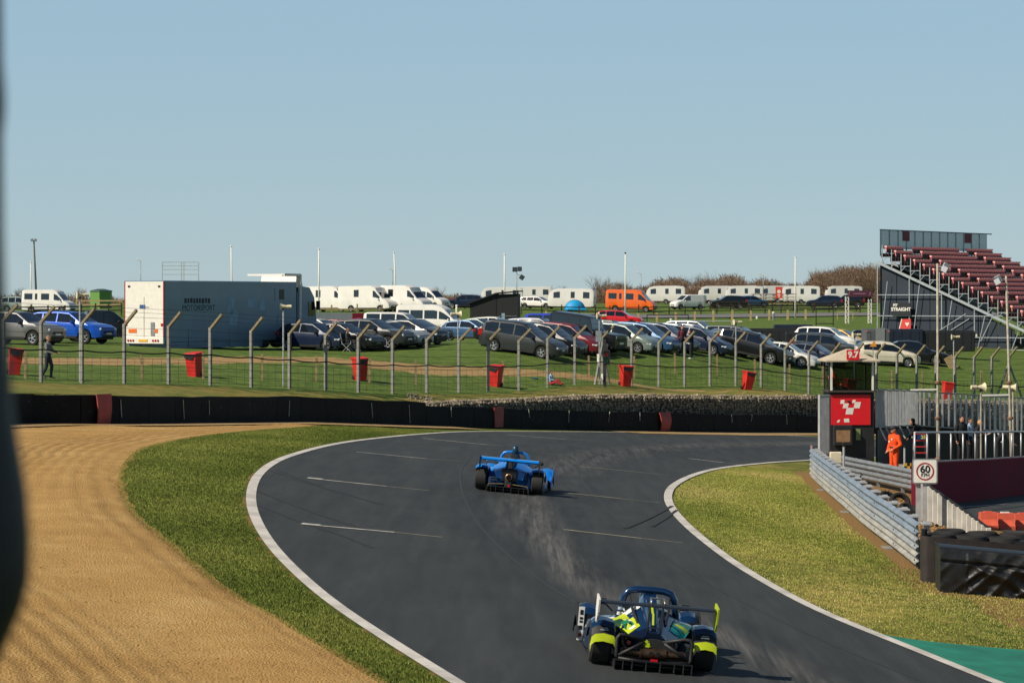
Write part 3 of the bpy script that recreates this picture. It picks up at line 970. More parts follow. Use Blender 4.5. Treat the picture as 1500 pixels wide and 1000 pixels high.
def vehicle(name, kind, color, label, cat, loc, heading, group='vehicles parked in the paddock', ground=None):
    """heading in degrees: 0 = nose to the right, -90 = nose towards the spectator bank"""
    d = KIND[kind]
    t = thing(name, label, cat, loc, R(heading), group)
    surf = B if ground is None else ground
    hx, hy = math.cos(R(heading)), math.sin(R(heading))
    z = lambda f, sd: float(surf(loc[0] + hx * f - hy * sd, loc[1] + hy * f + hx * sd))
    l2 = d['L'] * .3
    t.rotation_euler = (math.atan2(z(0, .7) - z(0, -.7), 1.4), -math.atan2(z(l2, 0) - z(-l2, 0), 2 * l2), R(heading))
    t.location.z = (z(l2, .7) + z(l2, -.7) + z(-l2, .7) + z(-l2, -.7)) / 4 + .005
    for nm, me, how in vehicle_parts(kind):
        o = link(nm, me, t)
        if how == 'paint' or (how == 'mirror' and color in ('red', 'white', 'blue', 'bright_blue')):
            o.material_slots[0].link = 'OBJECT'
            o.material_slots[0].material = PAINT[color]
    tm, rm = wheel_mesh(d['wr'])
    for a in d['ax']:
        for s in (-1, 1):
            w = link('wheel', tm, t, (a, s * (d['W'] / 2 - .13), d['wr']))
            if s < 0: w.rotation_euler = (0, 0, math.pi)
            link('rim', rm, w)
    return t

def V(name, kind, color, px, s, heading, label, cat='car', group='vehicles parked in the paddock'):
    return vehicle(name, kind, color, label, cat, park(px, s), heading, group)

# front row, nearest the fence
V('parked_car', 'suv', 'grey', 28, 28.6, -24, 'silver grey SUV with chrome window line parked behind the walking man')
V('parked_car', 'suv', 'blue', 104, 27.6, -24, 'bright blue SUV parked next to a silver grey SUV')
V('pickup_truck', 'pickup', 'black', 150, 26.2, 14, 'black double cab pickup parked against the lorry trailer', 'pickup')
V('parked_car', 'hatch', 'navy', 462, 27.0, -31, 'dark navy hatchback parked beside the blue lorry cab')
V('parked_car', 'estate', 'black', 500, 26.9, -29, 'black estate car behind the two seated people')
V('parked_car', 'suv', 'charcoal', 545, 26.6, -24, 'dark grey car with silver wheels parked in front of the silver saloon')
V('parked_car', 'saloon', 'silver', 572, 26.3, -30, 'silver saloon parked beside a black hatchback')
V('parked_car', 'hatch', 'black', 602, 25.9, -26, 'black hatchback at the end of the row beside open grass')
V('parked_car', 'mpv', 'charcoal', 765, 27.1, -22, 'dark grey people carrier with five-spoke silver wheels beside the open grass')
V('parked_car', 'hatch', 'black', 801, 26.5, -26, 'black hatchback parked nose out between the dark people carrier and the maroon car')
V('parked_car', 'hatch', 'maroon', 832, 26.1, -26, 'old maroon car parked beside a black off-roader')
V('off_roader', 'fourbyfour', 'black', 858, 25.8, -26, 'tall black boxy off-roader with white roof edge', 'off-roader')
V('parked_car', 'hatch', 'sage', 912, 25.4, -26, 'pale sage silver car behind the red bin by the signal light')
V('parked_car', 'hatch', 'steel_blue', 942, 25.0, -27, 'steel blue hatchback beside the pale sage car')
V('parked_car', 'hatch', 'navy', 970, 24.6, -27, 'navy hatchback parked beside the two standing people')
V('parked_car', 'hatch', 'navy', 1022, 24.2, -26, 'dark blue hatchback with its tailgate up beside a silver estate')
V('parked_car', 'estate', 'silver', 1052, 23.6, 192, 'silver estate seen from its tail end with red lamps')
V('parked_car', 'suv', 'black', 1102, 23.8, -22, 'black SUV with big silver wheels beside the silver estate')
V('parked_car', 'coupe', 'white', 1148, 23.6, -20, 'low white coupe parked beside the black SUV')
V('parked_car', 'coupe', 'navy', 1188, 23.2, -24, 'low dark blue coupe parked beside the white coupe')
V('parked_car', 'suv', 'charcoal', 1212, 22.6, -18, 'dark grey car parked behind the marshal post roof')
V('parked_car', 'hatch', 'cream', 1298, 22.8, 2, 'small cream white car parked under the warning triangle')
V('parked_car', 'saloon', 'black', 1338, 22.4, -6, 'black saloon parked in front of the dark containers')
# second row
V('parked_car', 'hatch', 'white', 468, 21.4, -28, 'white hatchback in the second row beside the lorry cab')
V('parked_car', 'hatch', 'maroon', 497, 21.2, -26, 'maroon hatchback in the second row behind the black estate')
V('parked_car', 'estate', 'steel_blue', 548, 21.6, -24, 'steel blue estate in front of the white panel van')
V('panel_van', 'van', 'white', 582, 19.4, -18, 'white window van parked in front of the white minibus', 'van')
V('minibus', 'minibus', 'white', 634, 17.6, -18, 'tall white minibus with dark side windows', 'minibus')
V('parked_car', 'saloon', 'sage', 702, 18.6, -30, 'pale blue silver saloon between the minibus and the white estate')
V('parked_car', 'estate', 'white', 724, 17.8, -16, 'white estate car parked in front of the black shed')
V('parked_car', 'saloon', 'navy', 768, 18.6, -22, 'navy saloon beside the bright blue van')
V('panel_van', 'van', 'bright_blue', 820, 20.0, -16, 'bright royal blue panel van with dark windows', 'van')
V('parked_car', 'hatch', 'white', 1012, 22.2, -28, 'white hatchback behind the two standing people')
V('parked_car', 'estate', 'silver', 990, 22.4, -27, 'silver estate in the second row behind the navy hatchback')
V('parked_car', 'suv', 'white', 1212, 20.9, -24, 'white SUV parked beside the black box trailer')
V('parked_car', 'hatch', 'yellow', 1232, 20.4, -28, 'golden yellow hatchback beside the white SUV')
V('parked_car', 'saloon', 'black', 1256, 20.0, 176, 'black saloon parked beside the yellow hatchback')
V('parked_car', 'suv', 'red', 908, 14.8, -12, 'bright red crossover standing alone on the grass bank')
# back row at the top of the slope
V('people_carrier', 'mpv', 'sage', 30, 12.4, -14, 'grey green people carrier parked in front of the white camper van')
V('camper_van', 'camper', 'white', 72, 13.0, -16, 'white high-roof camper van by the tall floodlight pole', 'camper van')
for px, s, kd, lb in ((484, 13.2, 'motorhome', 'white low-profile motorhome behind the lorry cab'), (540, 13.4, 'motorhome', 'white motorhome with rounded side window between two others'),
                      (590, 13.4, 'motorhome', 'white motorhome parked next to the white van with dark nose'), (622, 12.6, 'minibus', 'white high-roof van with dark bonnet at the end of the motorhomes')):
    V('motorhome' if kd == 'motorhome' else 'camper_van', kd, 'white', px, s, -30, lb, 'motorhome' if kd == 'motorhome' else 'van', 'motorhomes at the top of the slope')
V('parked_car', 'suv', 'navy', 680, 12.2, 172, 'navy SUV parked behind the black shed roof')
V('parked_car', 'estate', 'white', 788, 11.9, -24, 'white estate parked between the caravans and the blue tent')
V('caravan', 'caravan', 'white', 735, 11.0, 178, 'long white caravan behind the black shed', 'caravan', 'touring caravans')
V('caravan', 'caravan', 'white', 780, 10.4, 178, 'white caravan half hidden behind the white estate', 'caravan', 'touring caravans')
V('caravan', 'caravan', 'white', 838, 12.2, 168, 'white caravan standing behind the blue dome tent', 'caravan', 'touring caravans')
V('camper_van', 'camper', 'orange', 925, 12.4, -16, 'bright orange camper van with white cab doors', 'camper van')
V('small_van', 'small_van', 'white', 1008, 11.8, 205, 'small white panel van facing the caravans', 'van')
V('parked_car', 'suv', 'black', 1066, 11.6, 188, 'black SUV parked beside a slate blue hatchback')
V('parked_car', 'hatch', 'steel_blue', 1101, 11.2, 20, 'slate blue hatchback on the top row beside a black SUV')
V('parked_car', 'suv', 'navy', 1207, 11.4, 176, 'dark blue SUV on the top row by the purple sign')
V('parked_car', 'suv', 'black', 1240, 11.2, 176, 'black SUV on the top row under the purple sign')
_cl = ['white caravan behind the small white van', 'white caravan behind the black SUV on the top row', 'white caravan behind the slate blue hatchback', 'white caravan behind the red upright sign', 'white caravan with dark front window beside the flagpole',
       'white caravan behind the stacked timber by the flagpole', 'white caravan behind the purple sign', 'white caravan beside the grandstand scaffolding', 'white caravan seen over the small white van roof']
for q, (px, s) in enumerate(((975, 10.2), (1050, 9.6), (1090, 9.8), (1135, 9.7), (1172, 10.3), (1185, 9.2), (1235, 9.6), (1275, 9.4), (1022, 9.3))):
    V('caravan', 'caravan', 'white', px, s, 180 + (-6, 4, 0, 8, -3, 2, 5, -5, 3)[q], _cl[q], 'caravan', 'caravans along the bare hedge')

# fillers deeper in the rows
for px, s, kd, c, hd, lb in ((690, 20.4, 'hatch', 'steel_blue', -30, 'steel blue hatchback beside the minibus front'), (745, 20.8, 'saloon', 'black', -24, 'black saloon roof behind the dark people carrier'), (790, 22.8, 'estate', 'navy', -26, 'navy estate directly behind the dark people carrier'), (895, 22.6, 'hatch', 'charcoal', -26, 'charcoal hatchback behind the pale sage car'),
                             (940, 22.0, 'estate', 'white', -28, 'white estate roof behind the pale sage car'), (1020, 21.0, 'suv', 'silver', -26, 'silver SUV behind the white hatchback'), (1080, 21.6, 'estate', 'charcoal', -24, 'charcoal estate beside the green covered trailer'), (532, 23.6, 'hatch', 'red', -26, 'red hatchback between the black estate and the white van'), (610, 22.6, 'estate', 'navy', -26, 'navy estate in front of the white minibus'), (450, 23.6, 'hatch', 'maroon', -26, 'maroon car peeping past the lorry cab')):
    V('parked_car', kd, c, px, s, hd, lb)
# ------------------------------------------------------------------ race cars
CARBON = M('carbon', '131416', 0.42, var=0.25, scale=30)
CARBON_M = M('carbon_matt', '1d1e20', 0.6, var=0.2, scale=12)
STEEL = M('bare_steel', '9b9c9e', 0.35, metal=0.85, var=0.1)
BRONZE = M('heat_stained_steel', '5d4a3a', 0.4, metal=0.8, var=0.35, scale=9)
YELLOW = M('fluo_yellow', 'aec00f', 0.45, var=0.08)
GREEN_DECAL = M('green_decal', '0f6e4c', 0.45, var=0.1)
WHITE_DECAL = M('white_decal', 'dcdcd8', 0.5, var=0.08)
DARK_GREEN_DECAL = M('dark_green_decal', '123a22', 0.5, var=0.08)
RED_LAMP = M('rain_lamp', 'a8101c', 0.35, emit=0.12)
SLICK = M('slick_rubber', '1c1c1b', 0.75, var=0.3, scale=14, bump=0.1)

def align(loc, rotz, surf=T, dz=0.0):
    """stand something on a sloping surface: returns rotation and height"""
    x, y = loc[0], loc[1]
    e = 0.8
    nx = -(float(surf(x + e, y)) - float(surf(x - e, y))) / (2 * e)
    ny = -(float(surf(x, y + e)) - float(surf(x, y - e))) / (2 * e)
    up = Vector((nx, ny, 1)).normalized()
    f = Vector((math.cos(rotz), math.sin(rotz), 0))
    f = (f - up * f.dot(up)).normalized()
    m = Matrix((f, up.cross(f), up)).transposed()
    return m.to_euler(), float(surf(x, y)) + dz

def decal(name, corners, rect, material, parent, lift=0.006, skew=0.0, onto=None):
    """thin patch laid on a panel; with onto, it is pressed onto the bodywork below"""
    a, b, c, d = [Vector(p) for p in corners]
    n = (b - a).cross(d - a).normalized()
    if n.z < 0: n = -n
    u0, v0, u1, v1 = rect
    N = 7
    mb = MB()
    pts = []
    for i in range(N):
        for j in range(N):
            u, v = u0 + (u1 - u0) * i / (N - 1), v0 + (v1 - v0) * j / (N - 1)
            u += skew * v
            p = (a.lerp(b, u)).lerp(d.lerp(c, u), v)
            if onto:
                best = None
                for tree in onto:
                    h = tree.ray_cast(p + n * 0.6, -n, 1.4)
                    if h[0] is not None and (best is None or h[3] < best[0]): best = (h[3], h[0])
                if best: p = best[1]
            pts.append(p + n * lift)
    k = N * N
    fs = []
    for i in range(N - 1):
        for j in range(N - 1):
            q = (i * N + j, (i + 1) * N + j, (i + 1) * N + j + 1, i * N + j + 1)
            fs.append(q)
    mb.add(pts, fs)
    return mb.build(name, material, parent, True, fix=False)

def body_trees(t, names):
    from mathutils.bvhtree import BVHTree
    out = []
    for o in t.children:
        if o.name.split('.')[0] in names:
            out.append(BVHTree.FromPolygons([v.co.copy() for v in o.data.vertices], [tuple(p.vertices) for p in o.data.polygons]))
    return out

def smooth_rings(rings, n=4):
    """interpolate between loft rings so that bodywork flows"""
    out = []
    A = [np.array(r, float) for r in rings]
    A = [2 * A[0] - A[1]] + A + [2 * A[-1] - A[-2]]
    for i in range(1, len(A) - 2):
        a, b, c, d = A[i - 1], A[i], A[i + 1], A[i + 2]
        for k in range(n):
            t = k / n
            q = 0.5 * (2 * b + (c - a) * t + (2 * a - 5 * b + 4 * c - d) * t * t + (3 * b - a - 3 * c + d) * t ** 3)
            out.append([tuple(p) for p in q])
    out.append([tuple(p) for p in A[-2]])
    return out

def race_car(loc, rotz, label, near):
    body = M('race_blue', '0f3156', 0.25, 0.35, var=0.06, coat=0.8) if near else M('race_azure', '0878d2', 0.3, 0.05, var=0.06, coat=0.8)
    t = thing('race_car', label, 'race car', loc, 0)
    t.rotation_euler, z = align(loc, rotz, T, 0.014)
    t.location.z = z
    # floor and tub
    f = MB()
    f.prism([(-1.62, -.55), (-1.3, -.62), (-.8, -.86), (.75, -.86), (1.2, -.55), (1.75, -.82), (2.05, -.7), (2.12, 0), (2.05, .7), (1.75, .82), (1.2, .55), (.75, .86), (-.8, .86), (-1.3, .62), (-1.62, .55)], .055, .085, 'z')
    f.build('floor', CARBON, t)
    def ring(x, w0, w1, w2, z0, z1, z2):
        h = [(w0, z0), (w1, z0 + (z1 - z0) * .5), (w1 * .96, z1 - .03), (w2, z2 - .04), (w2 * .55, z2), (0, z2 + .01)]
        return [(x, y, zz) for y, zz in h] + [(x, -y, zz) for y, zz in h[-2::-1]]
    rg = [ring(-1.5, .16, .2, .13, .3, .45, .52), ring(-1.2, .3, .36, .17, .16, .47, .6), ring(-.8, .44, .52, .2, .1, .5, .72), ring(-.42, .5, .6, .26, .09, .52, .8),
          ring(-.1, .5, .62, .3, .09, .54, .62), ring(.4, .46, .56, .32, .09, .54, .58), ring(.9, .36, .44, .28, .1, .46, .52), ring(1.4, .28, .32, .22, .12, .36, .42), ring(1.85, .2, .22, .16, .14, .26, .3), ring(2.08, .1, .12, .09, .16, .22, .24)]
    mb = MB(); mb.loft(smooth_rings(rg)); mb.build('tub', body, t, smooth=True)
    # side pods
    for s in (-1, 1):
        mb = MB()
        def pr(x, yi, yo, z0, zi, zo): return [(x, s * yi, z0), (x, s * yo, z0), (x, s * (yo + .01), (z0 + zo) / 2), (x, s * (yo - .04), zo), (x, s * (yi + yo) / 2, (zi + zo) / 2 + .02), (x, s * yi, zi)]
        mb.loft(smooth_rings([pr(-1.0, .3, .5, .12, .6, .44), pr(-.75, .35, .7, .1, .62, .45), (pr(-.3, .4, .84, .1, .6, .46)), pr(.25, .4, .86, .1, .56, .46), pr(.62, .4, .82, .1, .46, .38), pr(.78, .4, .7, .12, .36, .3)]))
        mb.build('side_pod', body, t, smooth=True)
    # engine cover spine and head fairing
    mb = MB()
    sp = []
    for x, w, z0, z1 in ((-1.42, .07, .4, .56), (-1.1, .1, .45, .74), (-.75, .13, .5, .9), (-.42, .16, .5, .97), (-.28, .14, .5, .95)):
        sp.append([(x, w, z0), (x, w * .95, z1 - .08), (x, w * .55, z1), (x, -w * .55, z1), (x, -w * .95, z1 - .08), (x, -w, z0)])
    mb.loft(smooth_rings(sp)); mb.build('engine_cover_spine', body if near else CARBON_M, t, smooth=True)
    # roll hoop
    hoop = [(-.25, -.43, .5), (-.28, -.41, .7), (-.32, -.37, .9), (-.33, -.31, .985), (-.33, -.2, 1.015), (-.33, 0, 1.02), (-.33, .2, 1.015), (-.33, .31, .985), (-.32, .37, .9), (-.28, .41, .7), (-.25, .43, .5)]
    if not near: hoop = [(x, y * .95, .5 + (z - .5) * .97) for x, y, z in hoop]
    mb = MB(); mb.tube(hoop, .052 if near else .035, 10); mb.build('roll_hoop', body, t, smooth='all')
    mb = MB()
    for s in (-1, 1): mb.tube([(-.33, s * .3, .93 if near else .8), (-.7, s * .26, .75), (-1.05, s * .2, .6)], .02, 6)
    mb.build('roll_hoop_brace', CARBON_M, t)
    # wheels
    for x, r, w, y in ((-1.25, .305, .30, .735), (1.25, .285, .25, .76)):
        for s in (-1, 1):
            mb = MB()
            mb.lathe([(r * .55, -w / 2 + .03), (r * .9, -w / 2), (r * .985, -w / 2 + .03), (r, 0), (r * .985, w / 2 - .03), (r * .9, w / 2), (r * .55, w / 2 - .03)], 28, axis='y')
            wh = mb.build('wheel', SLICK, t, True, (x, s * y, r + .01))
            rm = MB()
            rm.lathe([(r * .54, s * w * .36), (r * .6, s * w * .47), (r * .62, s * w * .47), (r * .6, s * w * .3)], 24, axis='y', caps=False)
            for q in range(10):
                a = q * math.pi / 5
                rm.bar((.03 * math.cos(a), s * w * .4, .03 * math.sin(a)), (r * .57 * math.cos(a), s * w * .4, r * .57 * math.sin(a)), .025, .025)
            rm.build('rim', CARBON_M if near else STEEL, wh)
    # wheel arches (thin shells over the wheels)
    def fender(path, yi, yo, s, mats, name, seg_m):
        mb = MB()
        rows = []
        for x, z in path:
            rows.append([(x, s * yi, z - .07), (x, s * (yi + .03), z - .015), (x, s * (yi + yo) / 2, z + .012), (x, s * (yo - .06), z - .006), (x, s * (yo - .012), z - .05), (x, s * yo, z - .15)])
        n = 6
        for i in range(len(rows) - 1):
            mb.add(rows[i] + rows[i + 1], [(k, k + 1, n + k + 1, n + k) for k in range(n - 1)], seg_m[i])
        o = mb.build(name, mats, t, smooth=True)
        return o
    rear = [(-.7, .36), (-.78, .5), (-.92, .6), (-1.1, .655), (-1.28, .665), (-1.44, .64), (-1.54, .575), (-1.6, .5), (-1.63, .47), (-1.66, .36)] if near else [(-.72, .34), (-.82, .5), (-.95, .6), (-1.1, .655), (-1.28, .665), (-1.42, .64), (-1.5, .59)]
    for s in (-1, 1):
        fender(rear, .55, .905, s, [body, CARBON_M, YELLOW], 'rear_wing_arch', [0, 0, 0, 0, 0, 0, 1, 1, 2] if near else [0] * 6)
        fender([(.78, .3), (.86, .44), (1.0, .54), (1.2, .585), (1.42, .57), (1.62, .47), (1.75, .34), (1.85, .2)], .6, .91, s, [body], 'front_wing_arch', [0] * 7)
        pl = MB()
        pl.prism([(.66, .12), (.74, .34), (.84, .46), (.98, .555), (1.2, .6), (1.42, .585), (1.62, .48), (1.8, .25), (1.84, .12), (1.66, .1), (1.56, .26), (1.42, .36), (1.25, .4), (1.08, .36), (.94, .26), (.86, .1)], s * .912, s * .93, 'y')
        pl.build('front_arch_side_plate', CARBON_M if near else body, t)
        if near:
            b = MB(); b.box((.76, s * .76, .3), (.03, .32, .36), 0, None, .01)
            b.build('front_arch_rear_panel', CARBON, t)
            if s > 0:
                # white sponsor strip on the trailing edge of the front arch, with small dark and red marks
                w = MB(); w.box((.735, .885, .33), (.02, .085, .5)); st = w.build('sponsor_strip', WHITE_DECAL, t)
                for zz, h, m_ in ((.5, .07, CARBON), (.41, .035, CARBON), (.36, .03, CARBON), (.27, .06, CARBON), (.16, .05, TAILLAMP)):
                    q = MB(); q.box((.722, .885, zz), (.006, .045, h)); q.build('printed_mark', m_, st)
    # rear wing
    foil = [(-1.86, .012), (-1.8, .03), (-1.68, .045), (-1.56, .038), (-1.5, .012), (-1.56, -.006), (-1.7, .004)] if near else [(-1.8, .03), (-1.74, .075), (-1.62, .085), (-1.5, .05), (-1.46, .0), (-1.54, -.02), (-1.68, -.005)]
    wz, hw = (.915, .83) if near else (.8, .76)
    mb = MB(); mb.prism([(x, z + wz) for x, z in foil], -hw, hw); mb.build('rear_wing', CARBON if near else body, t)
    for s in (-1, 1):
        mb = MB()
        if near:
            pts = [(-1.92, wz + .07), (-1.5, wz + .11), (-1.46, wz - .1), (-1.56, wz - .27), (-1.7, wz - .28), (-1.84, wz - .16)]
            mb.prism(pts, s * (hw + .002), s * (hw + .026))
            ep = mb.build('wing_end_plate', WHITE_DECAL if s > 0 else YELLOW, t)
            if s > 0:
                for zz, h in ((wz + .0, .05), (wz - .1, .07), (wz - .2, .04)):
                    q = MB(); q.box((-1.885 + (wz - zz) * .35, hw + .014, zz), (.006, .018, h)); q.build('printed_mark', CARBON_M, ep)
            else:
                # the plate leans in at its foot
                ep.rotation_euler = (0, 0, 0)
        else:
            mb.prism([(-1.82, wz + .1), (-1.46, wz + .1), (-1.46, wz - .12), (-1.7, wz - .3), (-1.8, wz - .2)], s * (hw + .002), s * (hw + .02))
            mb.build('wing_end_plate', CARBON, t)
    if near:
        for s in (-1, 1):
            mb = MB()
            mb.tube([(-1.42, s * .095, .4), (-1.5, s * .095, .62), (-1.52, s * .095, .86), (-1.56, s * .095, 1.0), (-1.63, s * .095, 1.035), (-1.7, s * .095, 1.0), (-1.72, s * .095, .95)], .016, 8)
            mb.build('wing_strut', STEEL, t, smooth='all')
        mb = MB(); mb.tube([(-1.6, -.1, 1.03), (-1.6, .1, 1.03)], .012, 8); mb.tube([(-1.5, -.1, .6), (-1.5, .1, .6)], .012, 8)
        mb.build('wing_strut_brace', STEEL, t)
    else:
        for s in (-1, 1):
            mb = MB(); mb.bar((-1.38, s * .06, .42), (-1.6, s * .06, wz + .01), .02, .1); mb.build('wing_strut', CARBON_M, t)
    # crash structure, gearbox and exhaust, diffuser
    if near:
        mb = MB()
        X = -1.7
        for s in (-1, 1):
            mb.tube([(X, s * .5, .15), (X, s * .53, .2), (X, s * .535, .44), (X, s * .5, .49), (X + .02, s * .42, .49), (X + .05, s * .12, .42)], .027, 8)
            mb.tube([(X, s * .5, .2), (X + .03, s * .14, .41)], .025, 8)
        mb.tube([(X, -.5, .16), (X - .01, -.2, .13), (X - .01, .2, .13), (X, .5, .16)], .028, 8)
        mb.build('crash_frame', CARBON_M, t, smooth='all')
        mb = MB()
        arc = [(.25 * math.cos(a), .3 + .16 * math.sin(a)) for a in np.linspace(0, math.pi, 12)]
        mb.prism(arc, -1.66, -1.4, 'x'); mb.build('gearbox_cover', CARBON_M, t)
        a = MB(); a.prism([(-.02, .38), (.0, .38), (.03, .43), (.05, .42), (.05, .46), (.01, .45), (.02, .44)], -1.672, -1.664, 'x', c=(0, .06, -.03)); a.box((-1.672, .13, .405), (.012, .085, .035), 0, Matrix.Rotation(-.7, 3, 'X'))
        a.box((-1.672, .095, .37), (.012, .06, .06), 0, Matrix.Rotation(.1, 3, 'X')); a.build('tow_arrow', YELLOW, t)
        mb = MB(); mb.lathe([(.05, -.46), (.058, -.4), (.058, -.2), (.085, -.18), (.088, .18), (.058, .2), (.058, .4), (.05, .46)], 18, axis='y', c=(-1.62, 0, .25)); ex = mb.build('exhaust_box', BRONZE, t, True)
        for s in (-1, 1):
            h = MB(); h.lathe([(.03, -.01), (.034, .02), (.026, .022), (.024, .0)], 14, axis='x', c=(-1.715, s * .05 - .01, .255)); h.build('tail_pipe', CARBON, ex)
        mb = MB(); mb.box((-1.735, -.01, .165), (.03, .1, .035)); mb.build('rain_light', RED_LAMP, t)
        mb = MB(); mb.box((-1.6, .36, .38), (.05, .05, .05), 0, Matrix.Rotation(.5, 3, 'X')); mb.build('tow_eye', M('red_anodised', 'b5392a', 0.4), t)
        mb = MB(); mb.box((-1.45, 0, .2), (.3, .9, .12)); mb.build('gearbox', CARBON, t)
    else:
        mb = MB(); mb.lathe([(.07, -.1), (.09, -.085), (.09, -.02), (.07, 0), (.06, .1)], 20, axis='x', c=(-1.58, 0, .4), caps=False); mb.build('exhaust_pipe', M('polished_bronze', 'a07a58', .35, metal=.6, var=.2), t, True)
        mb = MB(); mb.lathe([(.001, -.03), (.068, -.03)], 18, axis='x', c=(-1.58, 0, .4), caps=False); mb.build('exhaust_bore', CARBON, t)
        mb = MB(); mb.box((-1.5, 0, .22), (.25, .2, .2), 0, None, .03); mb.build('gearbox', CARBON_M, t)
        mb = MB(); mb.box((-1.645, -.02, .17), (.03, .04, .08)); mb.build('rain_light', RED_LAMP, t)
        g = M('diffuser_frame', '9c8a55', 0.4, metal=0.6)
        mb = MB()
        for s in (-1, 1): mb.tube([(-1.7, s * .54, .04), (-1.7, s * .5, .2), (-1.68, s * .12, .22)], .012, 6)
        mb.build('diffuser_frame', g, t)
        mb = MB()
        for zz in (.3, .36): mb.box((-1.45, .42, zz), (.1, .2, .018))
        mb.build('suspension_arm', STEEL, t)
    mb = MB(); mb.add([(-1.78, -.56, .13), (-1.78, .56, .13), (-1.1, .6, .06), (-1.1, -.6, .06)], [(0, 1, 2, 3)]); mb.box((-1.76, 0, .145), (.03, 1.12, .02)); mb.build('diffuser', CARBON, t)
    for y in (-.55, -.43, -.3, -.1, .1, .3, .43, .55):
        mb = MB(); mb.prism([(-1.8, .02), (-1.8, .15), (-1.2, .09), (-1.2, .05), (-1.5, .02)], y - .006, y + .006); mb.build('diffuser_strake', CARBON_M, t)
    t.scale = (.94,) * 3 if near else (.93,) * 3
    # mirrors
    for s in (-1, 1):
        mb = MB(); mb.box((.45, s * .62, .72), (.08, .17, .09), 0, None, .03); mb.tube([(.45, s * .45, .58), (.45, s * .58, .7)], .012, 6); mb.build('mirror', CARBON, t)
    # windscreen
    mb = MB()
    arc = [(.55 * math.sin(a), .4 * math.cos(a)) for a in np.linspace(-1.2, 1.2, 9)]
    rows = [[(.55 + .3 * math.cos(b) - .1 * k, .42 * math.sin(b) * (1 - .1 * k), .55 + .13 * k) for b in np.linspace(-1.3, 1.3, 11)] for k in (0, 1)]
    mb.add(rows[0] + rows[1], [(k, k + 1, 12 + k, 11 + k) for k in range(10)]); mb.build('windscreen', glass_mat('screen_tint', '101820', .55), t)
    return t

car_a = hit(940, 963)
A = race_car(car_a, R(92.5), 'dark blue and fluorescent yellow open race car with black rear wing rounding the bend', True)
# livery of the dark blue car
BT = body_trees(A, ('tub', 'side_pod', 'engine_cover_spine', 'rear_wing_arch'))
L4 = [(-.25, .3, .75), (-1.2, .18, .75), (-1.2, .62, .55), (-.25, .85, .55)]
for rect, m_, sk, l in (((.02, .45, .2, .98), WHITE_DECAL, .1, .006), ((.2, .2, .55, .98), YELLOW, .1, .006), ((.42, .4, .7, .85), DARK_GREEN_DECAL, .1, .009), ((.55, .1, .95, .62), YELLOW, .12, .0075), ((.62, .2, .8, .5), GREEN_DECAL, .1, .010), ((.82, .22, .9, .4), WHITE_DECAL, .1, .011)):
    decal('livery_patch', L4, rect, m_, A, l, sk, BT)
R4 = [(-1.2, -.18, .75), (-.25, -.3, .75), (-.25, -.85, .55), (-1.2, -.62, .55)]
for rect, m_, l in (((.3, .25, .85, .85), GREEN_DECAL, .006), ((.1, .3, .34, .85), M('teal_decal', '1c7f86', 0.4), .007), ((.28, .35, .42, .75), YELLOW, .009), ((.5, .3, .8, .45), M('pale_blue_decal', '7fa6c0', .4), .009)):
    decal('livery_patch', R4, rect, m_, A, l, 0, BT)
spn = [(-.45, .3, .5), (-1.25, .3, .5), (-1.25, .12, .85), (-.45, .2, .95)]
decal('number_patch', spn, (.02, .3, .2, .8), WHITE_DECAL, A, .007, 0, BT)
decal('star_mark', spn, (.42, .1, .54, .3), WHITE_DECAL, A, .007, .1, BT)
back = [(-1.45, .1, .62), (-1.45, -.1, .62), (-.8, -.1, 1.05), (-.8, .1, 1.05)]
decal('yellow_flash', back, (.46, .5, .62, .98), YELLOW, A, .006, -.1, BT)
decal('yellow_flash', back, (.36, .1, .5, .5), YELLOW, A, .006, .2, BT)
HT = body_trees(A, ('roll_hoop',))
hoop_face = [(-.5, .47, .62), (-.5, .36, .62), (-.5, .33, .86), (-.5, .44, .86)]
decal('sponsor_patch', hoop_face, (.15, .0, .95, .2), WHITE_DECAL, A, .006, 0, HT)
decal('sponsor_patch', hoop_face, (.15, .32, .95, .5), M('grey_lettering', 'a9b4bd', .5), A, .006, 0, HT)
for s_, dx in ((1, 0), (-1, 0)):
    mk = MB(); mk.box((-1.625, s_ * .72, .53), (.01, .12, .012)); mk.box((-1.622, s_ * .72, .555), (.01, .09, .01)); mk.build('printed_mark', M('grey_lettering', 'a9b4bd', .5), A)

car_b = hit(752, 718)
Bc = race_car(car_b, R(84.5), 'azure blue open race car ahead with blue rear wing on the bend', False)
# panels either side of the exhaust, louvres on the right one
for s in (1, -1):
    mb = MB()
    mb.loft([[(-1.46, s * .1, .36), (-1.46, s * .34, .34), (-1.46, s * .4, .5), (-1.46, s * .14, .62)], [(-1.1, s * .12, .5), (-1.1, s * .45, .42), (-1.1, s * .5, .58), (-1.1, s * .14, .74)], [(-.6, s * .16, .6), (-.6, s * .52, .5), (-.6, s * .5, .62), (-.6, s * .18, .82)]])
    p = mb.build('engine_cover', MATS['race_azure'], Bc, True)
    if s < 0:
        for q in range(6):
            l = MB(); l.box((-1.42 + .0 * q, -.2 - q * .045, .48), (.06, .02, .2), 0, Matrix.Rotation(.45, 3, 'X')); l.build('louvre', CARBON, p)

mb = MB(); mb.box((-1.53, 0, .44), (.06, .42, .34), 0, None, .03); mb.build('rear_bulkhead', CARBON, Bc)
mb = MB(); mb.lathe([(.03, -.14), (.07, -.1), (.085, 0), (.08, .07), (.04, .12), (.01, .13)], 16, c=(-.42, 0, 1.06)); mb.tube([(-.42, 0, .6), (-.42, 0, .98)], .045, 8); mb.build('air_intake', M('intake_teal', '0f3c52', .35), Bc, True)

